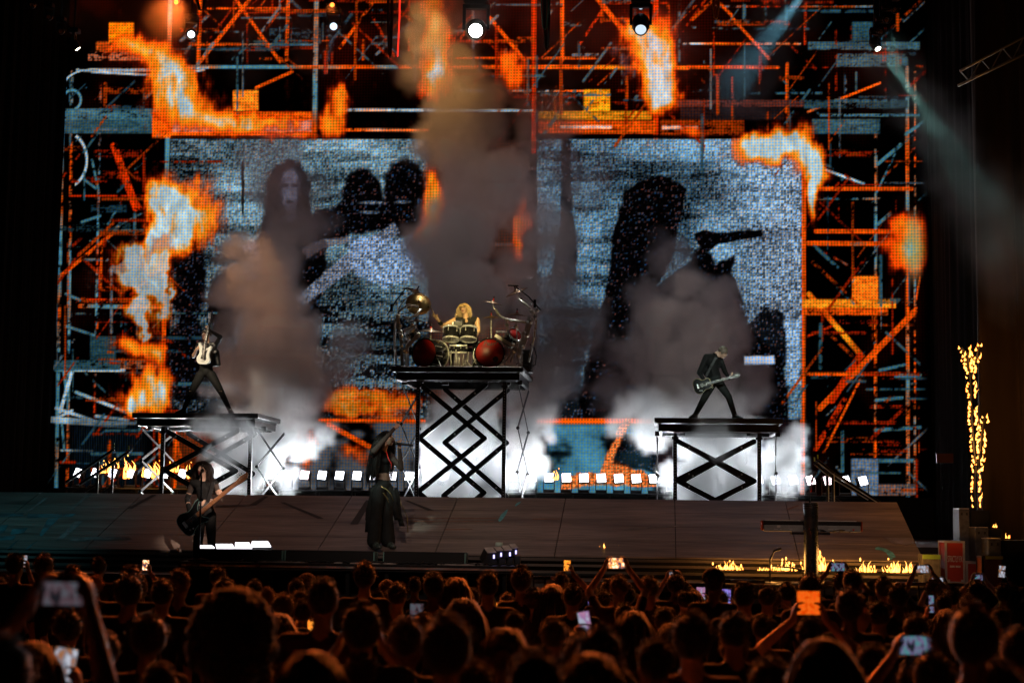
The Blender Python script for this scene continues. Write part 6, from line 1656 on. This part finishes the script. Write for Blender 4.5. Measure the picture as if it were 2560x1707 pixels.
def short_hair(seed, s=1., puff=1.0, long=0.):
    q = MB(); c = Vector((0,.005,1.67)); rnd = random.Random(seed)
    vs = []; n, m = 22, 14
    q.ell(c, (.086*puff,.104*puff,.096*puff), n=n, m=m)
    for i, v in enumerate(q.v):
        v = Vector(v); d = (v-c).normalized()
        k = 1+.022*puff*(math.sin(d.x*9+seed)+math.sin(d.y*11+seed*2)+math.sin(d.z*13+seed*.7))/2 + rnd.uniform(-.012,.012)
        if d.y > .55 and d.z < .35: k *= .86
        q.v[i] = tuple(c+(v-c)*k)
    for k in range(260):                      # loose strands that catch the back light
        a = rnd.uniform(0,6.283); e = rnd.uniform(-.1,1.5); d = Vector((math.cos(a)*math.cos(e), math.sin(a)*math.cos(e), math.sin(e)))
        if d.y > .5 and d.z < .4: continue
        p = c+Vector((d.x*.086*puff,d.y*.104*puff,d.z*.096*puff)); L = rnd.uniform(.012,.032)*puff
        t = (d+Vector((rnd.uniform(-.8,.8),rnd.uniform(-.8,.8),rnd.uniform(-.6,.5)))).normalized()
        q.path([p-d*.01, p+t*L*.5+d*L*.2, p+t*L], [.0035,.0025,.001], 4)
    return q
def curly_hair(seed, puff=1.2):
    q = MB(); rnd = random.Random(seed); c = Vector((0,-.005,1.67)); q.ell(c, (.092*puff,.104*puff,.098*puff), n=16, m=10)
    for k in range(420):
        a = rnd.uniform(0,6.283); e = rnd.uniform(-.7,1.5); d = Vector((math.cos(a)*math.cos(e), math.sin(a)*math.cos(e), math.sin(e)))
        if d.y > .5 and d.z < .4: continue
        p = c+Vector((d.x*.092*puff,d.y*.104*puff,d.z*.098*puff)); q.ell(p, .0105*rnd.uniform(.6,1.4)*puff*(1 if puff < 1.5 else .8), n=6, m=5)
    return q
def long_hair(seed, L=.42, puff=1.0):
    rnd = random.Random(seed); q = MB(); c = Vector((0,.0,1.665)); q.ell(c, (.092*puff,.106*puff,.098*puff), n=18, m=10)
    for k in range(150):
        a = rnd.uniform(math.pi*.95, math.pi*2.05) if rnd.random() < .85 else rnd.uniform(0, 6.283)
        e = rnd.uniform(-.2,1.2); d = Vector((math.cos(a)*math.cos(e), math.sin(a)*math.cos(e), math.sin(e)))
        if d.y > .45: continue
        p = c+Vector((d.x*.092*puff,d.y*.106*puff,d.z*.098*puff)); v = d*.5; pts = [p]; st = L*rnd.uniform(.75,1.1)/6
        for i in range(6):
            v = (v*.5+Vector((d.x*.10,d.y*.1-.04,-.75))+Vector((rnd.uniform(-.12,.12),rnd.uniform(-.1,.1),0))).normalized(); pts.append(pts[-1]+v*st)
        q.path(pts, [.015,.016,.015,.014,.012,.009,.003], 5)
    return q
def cap_hat(seed):
    q = MB(); c = Vector((0,.0,1.675)); q.lathe([(.098,-.01),(.102,.02),(.095,.06),(.065,.095),(.02,.108),(0,.109)], c, n=20)
    q.prism([(-.09,.07),(-.07,.15),(0,.18),(.07,.15),(.09,.07)], .008, Matrix.Translation(c+Vector((0,0,.005)))); return q
def mesh_of(q, name, m):
    o = q.build(name, m, smooth=True); me = o.data; bpy.data.objects.remove(o); return me
BODYV = []
for k in range(7):
    b = crowd_body(k, (1.0,.9,1.06,.88,1.0,.95,1.1)[k], None, (0,.3,-.3,.1,-.6,.6,-.15)[k])
    o = b.grow('body', {'skin':SKA[k % 3 if k != 2 else 0],'cloth':CLOTH[k % 5],'pants':CLG,'shoe':LEATH}, None, .019, 3)
    BODYV.append(o.data); bpy.data.objects.remove(o)
HV = {}
def hair_mesh(t, c, k):
    key = (t, c, k % 3)
    if key not in HV:
        s = 100+k%3*7
        q = {'s':lambda: short_hair(s), 'm':lambda: short_hair(s+1, 1., 1.13), 'c':lambda: curly_hair(s), 'a':lambda: curly_hair(s, 1.75), 'l':lambda: long_hair(s), 'b':lambda: short_hair(s, 1., .965), 'k':lambda: cap_hat(s)}[t]()
        HV[key] = mesh_of(q, 'cap' if t == 'k' else 'hair', SKA[0] if t == 'b' else (CLOTH[0] if t == 'k' else HAIRM[c]))
    return HV[key]
DESC = {'s':'short {} hair','m':'thick {} hair','c':'curly {} hair','a':'big round bushy {} hair','l':'long loose {} hair','b':'a shaved head','k':'a dark cap'}
HEADS = [(38,1388,48,'s','dark'),(110,1388,50,'m','dark'),(182,1417,52,'s','brown'),(248,1395,42,'s','dark'),(238,1443,44,'b','fair'),(330,1417,58,'s','dark'),(322,1440,72,'m','dark'),(406,1452,62,'s','dark'),(450,1426,58,'s','fair'),(2,1448,34,'s','grey'),
 (372,1540,100,'m','brown'),(85,1606,130,'l','brown'),(400,1662,90,'s','dark'),(4,1615,70,'l','brown'),(262,1585,88,'s','dark'),(170,1530,80,'s','dark'),
 (545,1419,46,'s','brown'),(560,1448,56,'m','brown'),(668,1470,30,'s','fair'),(709,1484,60,'s','grey'),(768,1432,50,'c','fair'),(742,1447,42,'m','dark'),(752,1475,34,'s','fair'),(808,1448,84,'s','dark'),(585,1474,225,'a','dark'),(694,1531,84,'l','dark'),(785,1624,150,'l','dark'),(908,1502,46,'s','fair'),
 (912,1406,58,'m','dark'),(968,1448,38,'c','fair'),(943,1472,36,'s','brown'),(993,1457,54,'s','brown'),(1037,1442,30,'s','dark'),(1084,1432,58,'s','dark'),(1141,1440,60,'l','brown'),(1221,1429,56,'s','dark'),(1303,1415,56,'m','dark'),(1268,1480,40,'s','dark'),(1181,1468,44,'s','dark'),(1104,1493,52,'s','brown'),(1160,1492,84,'l','dark'),(905,1510,104,'m','brown'),(1116,1543,128,'m','brown'),(1264,1564,108,'l','fair'),(1340,1627,150,'s','dark'),(1335,1470,52,'s','brown'),(1287,1526,38,'s','brown'),(1015,1548,92,'s','dark'),
 (1380,1455,56,'l','dark'),(1432,1458,54,'s','dark'),(1436,1436,38,'s','dark'),(1522,1446,46,'s','brown'),(1508,1472,40,'s','dark'),(1624,1438,50,'s','grey'),(1690,1430,48,'m','dark'),(1714,1471,46,'s','dark'),(1660,1515,54,'s','grey'),(1562,1504,54,'m','brown'),(1582,1520,80,'l','dark'),(1384,1546,72,'s','grey'),(1398,1556,68,'s','brown'),(1500,1566,116,'m','dark'),(1450,1594,100,'s','dark'),(1476,1623,140,'l','brown'),(1528,1652,136,'m','brown'),(1730,1528,104,'m','dark'),(1678,1550,58,'l','brown'),(1640,1592,100,'s','dark'),
 (1784,1415,56,'k','dark'),(1860,1453,58,'s','dark'),(1918,1460,50,'s','dark'),(1968,1452,46,'m','brown'),(2025,1432,58,'m','dark'),(2130,1422,50,'s','brown'),(2180,1448,34,'s','grey'),(2124,1466,72,'m','brown'),(2144,1511,60,'b','fair'),(1836,1528,82,'s','dark'),(1836,1579,76,'s','grey'),(1906,1531,56,'s','brown'),(2060,1584,138,'l','brown'),
 (2209,1438,46,'s','grey'),(2246,1455,54,'s','brown'),(2197,1497,60,'s','dark'),(2432,1508,122,'m','brown'),(2290,1528,70,'s','dark'),(2280,1644,82,'s','brown'),(2418,1479,36,'s','fair'),(2502,1510,52,'s','dark'),(2534,1462,44,'s','dark'),(2360,1478,44,'s','dark'),(2545,1560,90,'m','dark'),(1925,1640,110,'s','dark'),(640,1640,90,'s','dark'),(1180,1650,110,'s','dark'),(2180,1600,84,'s','dark'),(2490,1640,120,'m','dark')]
hyz = lambda x: 1287+(x-1280)*.0126
people = []
WID = {'s':.190,'m':.205,'c':.235,'a':.34,'l':.205,'b':.178,'k':.205}
TOP = {'s':1.763,'m':1.775,'c':1.79,'a':1.845,'l':1.76,'b':1.755,'k':1.782}
for i, (x, top, wpx, t, c) in enumerate(HEADS):
    Yh = F*WID[t]/wpx; dy = top-hyz(x)
    H = 2.3-dy*Yh/F
    lim = (1.58, 2.02 if t != 'a' else 2.06)
    if not lim[0] <= H <= lim[1]:
        H = min(max(H, lim[0]), lim[1]); Yh = (2.3-H)*F/dy
    people.append((x, top, Yh, H, t, c, i, wpx))
rows = [(15.5,99),(12.5,15.5),(9.5,12.5),(7.5,9.5),(0,7.5)]
rown = ['front row by the stage','second row','middle rows','rows near the camera','nearest row']
for k, (lo, hi) in enumerate(rows):
    rk = sorted([p for p in people if lo <= p[2] < hi])
    for n, (x, top, Yh, H, t, c, i, wpx) in enumerate(rk):
        pt = P(x, top, Yh); sz_ = H/TOP[t]; sxy = min(1.25, max(.85, wpx*Yh/F/WID[t]))
        root = empty('person', (pt.x, Yh, 0))
        tag(root, f'onlooker with {DESC[t].format(c)}, {ORD(n+1)} from left in the {rown[k]}', 'person', 'audience standing with their backs to the camera')
        root.scale = (sxy, sxy, sz_)
        v = i % 7
        if t == 'l' and v in (0,2,6): v = 3
        o = bpy.data.objects.new('body', BODYV[v]); col.objects.link(o); o.parent = root
        if t == 'k':
            o = bpy.data.objects.new('hair', hair_mesh('s','dark',i)); col.objects.link(o); o.parent = root
        o = bpy.data.objects.new('cap' if t == 'k' else 'hair', hair_mesh(t, c, i)); col.objects.link(o); o.parent = root
        root.rotation_euler = (0, 0, R(((i*37) % 31)-15))

# phones held up, each by its own person
def screen_mat(kind):
    nm = 'phone_'+kind
    if nm in MATS: return MATS[nm]
    A, B, C, s = {'orange':((.9,.12,.01),(1.,.35,.03),(.12,.02,.01),1.5),'bright':((1.,.85,.6),(1.,.3,.05),(.05,.04,.06),1.8),'white':((.75,.78,.9),(.3,.32,.4),(.5,.2,.08),.65),'pink':((.65,.30,.50),(.5,.25,.55),(.6,.65,.8),.6),
                  'blue':((.1,.35,.6),(.3,.15,.7),(.02,.05,.1),1.0),'teal':((.10,.45,.45),(.3,.22,.45),(.02,.03,.04),.5),'dim':((.20,.23,.28),(.22,.12,.15),(.03,.03,.04),.35),'red':((1.,.10,.005),(1.,.16,.01),(.8,.06,.0),.9)}[kind]
    m = bpy.data.materials.new(nm); m.use_nodes = True; nt = m.node_tree; nt.nodes.remove(nt.nodes['Principled BSDF'])
    tc = nt.nodes.new('ShaderNodeTexCoord'); oi = nt.nodes.new('ShaderNodeObjectInfo'); ad = nt.nodes.new('ShaderNodeVectorMath'); ad.operation = 'ADD'
    nt.links.new(tc.outputs['Object'], ad.inputs[0]); nt.links.new(oi.outputs['Random'], ad.inputs[1])
    mp = nt.nodes.new('ShaderNodeMapping'); mp.inputs['Scale'].default_value = (34,1,20); nt.links.new(ad.outputs[0], mp.inputs[0])
    n = nt.nodes.new('ShaderNodeTexNoise'); n.inputs['Scale'].default_value = 1.2; n.inputs['Detail'].default_value = 2; nt.links.new(mp.outputs[0], n.inputs['Vector'])
    r = nt.nodes.new('ShaderNodeValToRGB'); e = r.color_ramp.elements; e[0].position = .38; e[0].color = (*C,1); e[1].position = .62; e[1].color = (*A,1)
    e2 = r.color_ramp.elements.new(.5); e2.color = (*B,1)
    nt.links.new(n.outputs[0], r.inputs[0]); em = nt.nodes.new('ShaderNodeEmission'); em.inputs[1].default_value = s
    nt.links.new(r.outputs[0], em.inputs[0]); nt.links.new(em.outputs[0], nt.nodes['Material Output'].inputs[0]); MATS[nm] = m
    return m
PHONES = [(64,1402,10,30,'white',0),(160,1483,110,60,'dim',0),(365,1412,17,26,'bright',0),(376,1524,11,18,'blue',0),(162,1660,60,84,'white',8),(650,1508,26,15,'orange',0),(765,1563,44,30,'orange',0),(905,1588,74,44,'orange',0),(1139,1480,21,36,'white',0),(1042,1533,34,50,'dim',0),(1231,1516,36,20,'orange',0),
 (1418,1413,17,27,'orange',0),(1541,1407,40,26,'bright',0),(1557,1466,30,19,'bright',0),(1685,1437,24,14,'white',0),(1482,1506,24,34,'blue',0),(1462,1556,30,56,'pink',-10),(1752,1482,22,30,'pink',0),(1816,1490,22,36,'blue',0),(1940,1490,16,26,'blue',0),(2021,1506,56,58,'red',0),(2094,1417,34,20,'teal',0),(2306,1422,30,18,'white',0),(2343,1452,28,17,'white',0),(2446,1443,20,14,'teal',0),(2505,1428,15,28,'white',5),(2328,1509,13,42,'teal',0),(2287,1612,72,46,'teal',0),(2350,1430,12,9,'dim',0)]
PHONES = sorted(PHONES[:-1])
GLASS = mat('phone_case', (.01,.01,.012), .3)
for i, (x, y, wpx, hpx, kind, rot) in enumerate(PHONES):
    L = max(wpx, hpx); Yp = min(17.5, max(5.2, F*.152/L))
    c = P(x, y, Yp)
    if c.z > 2.25: pass
    W_, H_ = wpx*Yp/F, hpx*Yp/F
    land = wpx > hpx
    Rt = Matrix.Rotation(R(rot), 3, 'Y')
    ph = empty('phone', c)
    tone = {'orange':'glowing orange','bright':'showing the bright stage','white':'with a pale stage picture','pink':'with a lilac picture','blue':'with a blue and violet picture','teal':'with teal stripes on its screen','dim':'with a dim greyish picture','red':'with a plain red-orange screen'}[kind]
    tag(ph, f'phone held {"sideways" if land else "upright"} {tone}, {ORD(i+1)} raised phone from the left'.replace('raised phone from the left', 'phone from the left'), 'phone', 'phones raised by the audience')
    MB().box(c, (W_+.012, .010, H_+.012), Rt, bev=.004).build('case', GLASS, ph)
    so_ = MB().box((0,0,0), (W_-.004, .002, H_-.004)).build('screen', screen_mat(kind)); so_.parent = ph; so_.location = (0,-.0065,0); so_.rotation_euler = (0, R(rot), 0)
    MB().lathe([(0,0),(.006,0),(.006,.003),(0,.003)], c+Rt@Vector((W_*.3,.006,H_*.35)), (0,1,0), 8).build('camera_lens', BLACK, ph)
    # holder
    bx = c.x + ((i*53) % 17-8)*.012; by = Yp-.36; hgt = min(1.86, max(1.56, c.z-.12+((i*29) % 9)*.012))
    if c.z-hgt > .45: hgt = min(1.9, c.z-.45)
    S = hgt/1.765; o0 = Vector((bx, by, 0))
    lo = lambda v: (v-o0)/S
    if land:
        arms = (( lo(c+Vector((-W_/2-.035,-.04,-.05))), Vector((.25,.25,1)), Vector((1,.2,0)) ), ( lo(c+Vector((W_/2+.035,-.04,-.05))), Vector((-.25,.25,1)), Vector((-1,.2,0)) ))
    else:
        arms = (None, ( lo(c+Vector((W_/2+.03,-.05,-H_*.5-.03))), Vector((-.2,.3,1)), Vector((-1,.3,0)) )) if i % 2 else (( lo(c+Vector((-W_/2-.03,-.05,-H_*.5-.03))), Vector((.2,.3,1)), Vector((1,.3,0)) ), ( lo(c+Vector((W_/2+.03,-.05,-H_*.5-.03))), Vector((-.2,.3,1)), Vector((-1,.3,0)) ))
    root = empty('person', o0); 
    tt = 'smslsms'[i % 7]; cc = ('dark','brown','dark','grey','fair')[i % 5]
    tag(root, f'onlooker with {DESC[tt].format(cc)} holding up the {ORD(i+1)} phone from the left', 'person', 'audience holding up phones')
    o = crowd_body(200+i, .95, arms).grow('body', {'skin':SKA[i % 2],'cloth':CLOTH[(i*3) % 5],'pants':CLG,'shoe':LEATH}, None, .016, 2)
    o.parent = root
    o = bpy.data.objects.new('hair', hair_mesh(tt, cc, i)); col.objects.link(o); o.parent = root
    root.scale = (S, S, S)
# ------------------------------------------------------------------ smoke: real volumes grown on grids
def smoke_mat(name, colr, dens, an=.2):
    m = bpy.data.materials.new(name); m.use_nodes = True; nt = m.node_tree; nt.nodes.remove(nt.nodes['Principled BSDF'])
    v = nt.nodes.new('ShaderNodeVolumePrincipled'); v.inputs['Color'].default_value = (*colr,1); v.inputs['Density'].default_value = dens; v.inputs['Anisotropy'].default_value = an
    nt.links.new(v.outputs[0], nt.nodes['Material Output'].inputs['Volume'])
    m.cycles.volume_sampling = 'MULTIPLE_IMPORTANCE'
    return m
def smoke(name, label, pts, m, vox=.09, warp=.55, wscale=1.1, detail=2.6, cut=.36, seed=0):
    """pts: (px, py, depth Y, radius m, density factor)"""
    V = [P(x, y, Yp) for x, y, Yp, r, d in pts]
    me = bpy.data.meshes.new(name); me.from_pydata([tuple(v) for v in V], [], [])
    a = me.attributes.new('rad', 'FLOAT', 'POINT'); a.data.foreach_set('value', [p[3] for p in pts])
    a = me.attributes.new('den', 'FLOAT', 'POINT'); a.data.foreach_set('value', [p[4] for p in pts])
    me.materials.append(m)
    o = bpy.data.objects.new(name, me); col.objects.link(o); tag(o, label, 'smoke', kind='stuff')
    mn = Vector([min(v[k]-p[3]*1.15-.1 for v, p in zip(V, pts)) for k in range(3)]); mxv = Vector([max(v[k]+p[3]*1.15+.1 for v, p in zip(V, pts)) for k in range(3)])
    mn.z = max(mn.z, BACKZ+.02); mxv.y = min(mxv.y, YS-.05)
    ng = bpy.data.node_groups.new(name, 'GeometryNodeTree')
    ng.interface.new_socket('Geometry', in_out='INPUT', socket_type='NodeSocketGeometry'); ng.interface.new_socket('Geometry', in_out='OUTPUT', socket_type='NodeSocketGeometry')
    N = ng.nodes; Lk = ng.links.new
    gi = N.new('NodeGroupInput'); go = N.new('NodeGroupOutput')
    pos = N.new('GeometryNodeInputPosition')
    def noise(scale, det, off):
        n = N.new('ShaderNodeTexNoise'); n.inputs['Scale'].default_value = scale; n.inputs['Detail'].default_value = det
        ad = N.new('ShaderNodeVectorMath'); ad.operation = 'ADD'; ad.inputs[1].default_value = (off, off*.7, -off*.3); Lk(pos.outputs[0], ad.inputs[0]); Lk(ad.outputs[0], n.inputs['Vector']); return n
    n1 = noise(wscale, 3., seed*3.1)
    sb = N.new('ShaderNodeVectorMath'); sb.operation = 'SUBTRACT'; Lk(n1.outputs['Color'], sb.inputs[0]); sb.inputs[1].default_value = (.5,.5,.5)
    sc = N.new('ShaderNodeVectorMath'); sc.operation = 'SCALE'; Lk(sb.outputs[0], sc.inputs[0]); sc.inputs['Scale'].default_value = warp*2
    wp = N.new('ShaderNodeVectorMath'); wp.operation = 'ADD'; Lk(pos.outputs[0], wp.inputs[0]); Lk(sc.outputs[0], wp.inputs[1])
    sn = N.new('GeometryNodeSampleNearest'); sn.domain = 'POINT'; Lk(gi.outputs[0], sn.inputs[0]); Lk(wp.outputs[0], sn.inputs['Sample Position'])
    def samp(dt, val):
        s = N.new('GeometryNodeSampleIndex'); s.data_type = dt; s.domain = 'POINT'; Lk(gi.outputs[0], s.inputs[0]); Lk(val, s.inputs['Value']); Lk(sn.outputs[0], s.inputs['Index']); return s.outputs[0]
    def named(n_):
        q = N.new('GeometryNodeInputNamedAttribute'); q.data_type = 'FLOAT'; q.inputs['Name'].default_value = n_; return q.outputs[0]
    pp = samp('FLOAT_VECTOR', pos.outputs[0]); rr = samp('FLOAT', named('rad')); dd = samp('FLOAT', named('den'))
    di = N.new('ShaderNodeVectorMath'); di.operation = 'DISTANCE'; Lk(wp.outputs[0], di.inputs[0]); Lk(pp, di.inputs[1])
    dv = N.new('ShaderNodeMath'); dv.operation = 'DIVIDE'; Lk(di.outputs['Value'], dv.inputs[0]); Lk(rr, dv.inputs[1])
    fo = N.new('ShaderNodeMath'); fo.operation = 'SUBTRACT'; fo.inputs[0].default_value = 1.0; Lk(dv.outputs[0], fo.inputs[1])
    n2 = noise(detail, 5., seed*1.7+9); n2.inputs['Roughness'].default_value = .6
    er = N.new('ShaderNodeMath'); er.operation = 'MULTIPLY_ADD'; Lk(n2.outputs[0], er.inputs[0]); er.inputs[1].default_value = cut*4; er.inputs[2].default_value = -cut*2
    ad = N.new('ShaderNodeMath'); ad.operation = 'ADD'; Lk(fo.outputs[0], ad.inputs[0]); Lk(er.outputs[0], ad.inputs[1])
    mr = N.new('ShaderNodeMapRange'); mr.interpolation_type = 'SMOOTHSTEP'; mr.inputs['From Min'].default_value = .02; mr.inputs['From Max'].default_value = .55; Lk(ad.outputs[0], mr.inputs['Value'])
    mu2 = N.new('ShaderNodeMath'); mu2.operation = 'MULTIPLY'; Lk(mr.outputs[0], mu2.inputs[0]); Lk(dd, mu2.inputs[1])
    vc = N.new('GeometryNodeVolumeCube'); Lk(mu2.outputs[0], vc.inputs['Density'])
    vc.inputs['Min'].default_value = mn; vc.inputs['Max'].default_value = mxv
    for k, ax in enumerate('XYZ'): vc.inputs['Resolution '+ax].default_value = max(8, int((mxv[k]-mn[k])/vox))
    sm = N.new('GeometryNodeSetMaterial'); sm.inputs['Material'].default_value = m
    Lk(vc.outputs[0], sm.inputs[0]); Lk(sm.outputs[0], go.inputs[0])
    md = o.modifiers.new('smoke', 'NODES'); md.node_group = ng
    return o
GREY = smoke_mat('grey_smoke', (.86,.80,.80), 1.0)
WHITE = smoke_mat('white_smoke', (.93,.95,.96), .72)
def line(p0, p1, n, r0, r1, d0, d1):
    out = []
    for i in range(n):
        t = i/(n-1); out.append(tuple(p0[k]+(p1[k]-p0[k])*t for k in range(3)) + (r0+(r1-r0)*t, d0+(d1-d0)*t))
    return out
def cloud(path, n, seed, jit=.6):
    """scatter puffs along a spine of (px, py, Y, radius, density) so that no single ball shows"""
    rnd = random.Random(seed); out = []
    for k in range(n):
        t = (k+rnd.random())/n*(len(path)-1); i = min(int(t), len(path)-2); f = t-i
        a, b = path[i], path[i+1]; q = [a[m]+(b[m]-a[m])*f for m in range(5)]
        rp = q[3]*F/q[2]
        out.append((q[0]+rnd.gauss(0,jit)*rp*.7, q[1]+rnd.gauss(0,jit)*rp*.6, q[2]+rnd.uniform(-.3,.3), q[3]*rnd.uniform(.55,1.0), q[4]*rnd.uniform(.6,1.3)))
    return out
smoke('smoke_column', 'tall grey smoke column rising behind the drummer', cloud([(1180,800,34.0,.9,2.4),(1160,640,34.4,1.1,2.4),(1190,460,34.6,1.3,2.2),(1180,320,34.6,1.1,1.6),(1120,200,34.6,.9,1.3),(1070,60,34.6,.9,1.0),(1080,-40,34.6,.8,.7)], 44, 1, .42)+cloud([(1340,960,33.8,.7,1.3),(1370,860,34.2,.9,1.8),(1340,700,34.4,.9,1.4),(1330,520,34.6,1.1,1.1),(1370,380,34.7,1.1,.6),(1460,430,34.8,.8,.35)], 28, 2, .45), GREY, .09, .55, .8, 1.5, .42, 1)
smoke('smoke_plume', 'brownish grey smoke plume behind the left guitarist', cloud([(660,960,34.0,1.05,2.0),(680,900,34.3,1.25,2.4),(660,780,34.5,1.15,2.4),(640,660,34.6,.95,2.0),(690,540,34.7,1.0,1.3),(700,430,34.8,.9,.7),(640,380,34.8,.7,.35)], 50, 3, .5)+cloud([(560,1000,34.3,.6,1.4),(570,800,34.5,.6,1.6),(560,640,34.7,.5,1.2)], 10, 4, .3)+cloud([(840,960,34.2,.7,1.2),(850,820,34.5,.6,.8)], 8, 5, .4), GREY, .09, .55, .8, 1.5, .42, 2)
smoke('smoke_plume', 'brownish grey smoke plume behind the right guitarist', cloud([(1720,960,34.0,1.1,2.0),(1700,900,34.3,1.2,2.4),(1690,790,34.5,1.0,2.2),(1660,680,34.7,.6,1.4),(1650,580,34.8,.4,.6)], 36, 6, .5)+cloud([(1570,960,34.2,.6,1.3),(1590,880,34.4,.7,1.5)], 9, 7, .4)+cloud([(1850,1000,34.2,.7,1.4),(1850,900,34.4,.6,1.0)], 8, 8, .4), GREY, .09, .55, .8, 1.5, .42, 3)
smoke('floor_smoke', 'bright white smoke filling the drum riser scissor', cloud([(1080,1220,33.0,.55,6),(1150,1200,33.2,.7,6),(1230,1180,33.2,.65,6),(1200,1080,33.4,.75,4),(1150,1000,33.6,.75,2.4),(1240,940,33.8,.7,1.6)], 26, 9, .4)+cloud([(1310,1210,33.4,.40,5),(1320,1130,33.5,.45,4),(1290,1020,33.7,.5,2)], 9, 10, .35)+[(1100,1100,33.6,.55,4),(1090,1160,33.4,.5,5)], WHITE, .07, .35, 1.4, 3.0, .36, 4)
smoke('floor_smoke', 'bright white smoke drifting round the left riser', cloud([(500,1070,30.6,.30,4),(550,1060,30.6,.42,3.4),(600,1080,30.6,.45,3.0),(560,1130,30.6,.42,3.2),(520,1120,30.6,.30,3)], 14, 11, .35)+cloud([(560,1210,33.2,.6,6),(620,1180,33.3,.65,6),(660,1130,33.4,.65,5),(690,1090,33.4,.55,3.4),(640,1060,33.2,.5,2.6)], 22, 12, .4)+cloud([(700,1200,33.3,.5,4),(740,1140,33.4,.45,2.6),(800,1120,33.6,.38,1.6),(840,1090,33.6,.3,.8)], 10, 13, .4), WHITE, .065, .30, 1.6, 3.4, .38, 5)
smoke('floor_smoke', 'bright white smoke filling the right riser scissor', cloud([(1700,1220,32.8,.6,6),(1780,1200,33.0,.75,6),(1860,1200,33.0,.7,6),(1840,1120,33.0,.75,5),(1760,1100,33.0,.7,4)], 26, 14, .4)+cloud([(1930,1200,32.9,.5,5),(1960,1140,32.9,.5,5),(1985,1090,33.0,.38,3)], 10, 15, .35)+cloud([(1650,1100,33.0,.5,3.4),(1630,1050,33.2,.5,2.2),(1600,1010,33.4,.4,1.2)], 9, 16, .4)+cloud([(1740,1070,30.6,.35,1.6),(1800,1080,30.6,.42,1.5),(1790,1130,30.6,.38,1.2)], 7, 17, .3), WHITE, .065, .30, 1.6, 3.4, .38, 6)
MID = smoke_mat('pale_smoke', (.90,.87,.86), 1.0)
smoke('rising_smoke', 'pale smoke rising from the left riser into the grey plume', cloud([(560,1060,33.2,.5,1.6),(640,1040,33.4,.7,1.5),(720,1030,33.5,.7,1.2),(700,960,33.8,.8,.9)], 18, 31, .5), MID, .075, .45, 1.0, 2.2, .42, 11)
smoke('rising_smoke', 'pale smoke rising right of the drum riser', cloud([(1320,1120,33.4,.45,1.8),(1350,1030,33.6,.6,1.5),(1370,940,33.8,.7,1.2),(1350,840,34.0,.7,.8)], 16, 32, .45), MID, .075, .45, 1.0, 2.2, .42, 12)
smoke('rising_smoke', 'pale smoke rising round the right riser top', cloud([(1580,1060,33.4,.5,1.2),(1650,1020,33.5,.7,1.3),(1760,1020,33.6,.8,1.2),(1870,1030,33.5,.6,1.2)], 18, 33, .45), MID, .075, .45, 1.0, 2.2, .42, 13)
smoke('drifting_smoke', 'thin smoke streaked by the teal beam at upper right', line((2230,150,29.2),(2560,640,24.6),10,.6,1.0,.15,.12), WHITE, .10, .5, .9, 1.3, .40, 7)
smoke('drifting_smoke', 'thin smoke lit by the blue beam at the top right', line((1990,0,31),(1850,220,33.4),5,.8,.9,.12,.12), WHITE, .12, .5, .8, 1.2, .36, 8)
smoke('drifting_smoke', 'thin red-lit smoke at the top left', cloud([(200,40,32.2,1.3,.03),(430,110,31.6,1.2,.03),(640,80,32.6,1.2,.08),(860,90,32.8,1.1,.10)], 12, 18, .4), WHITE, .14, .5, .8, 1.2, .36, 9)
smoke('drifting_smoke', 'faint orange haze at the top over the drum column', cloud([(1000,60,32.8,1.1,.09),(1250,60,32.8,1.3,.10),(1500,50,32.6,1.2,.10),(1700,60,32.4,1.2,.10)], 14, 19, .4), WHITE, .14, .5, .8, 1.2, .36, 10)
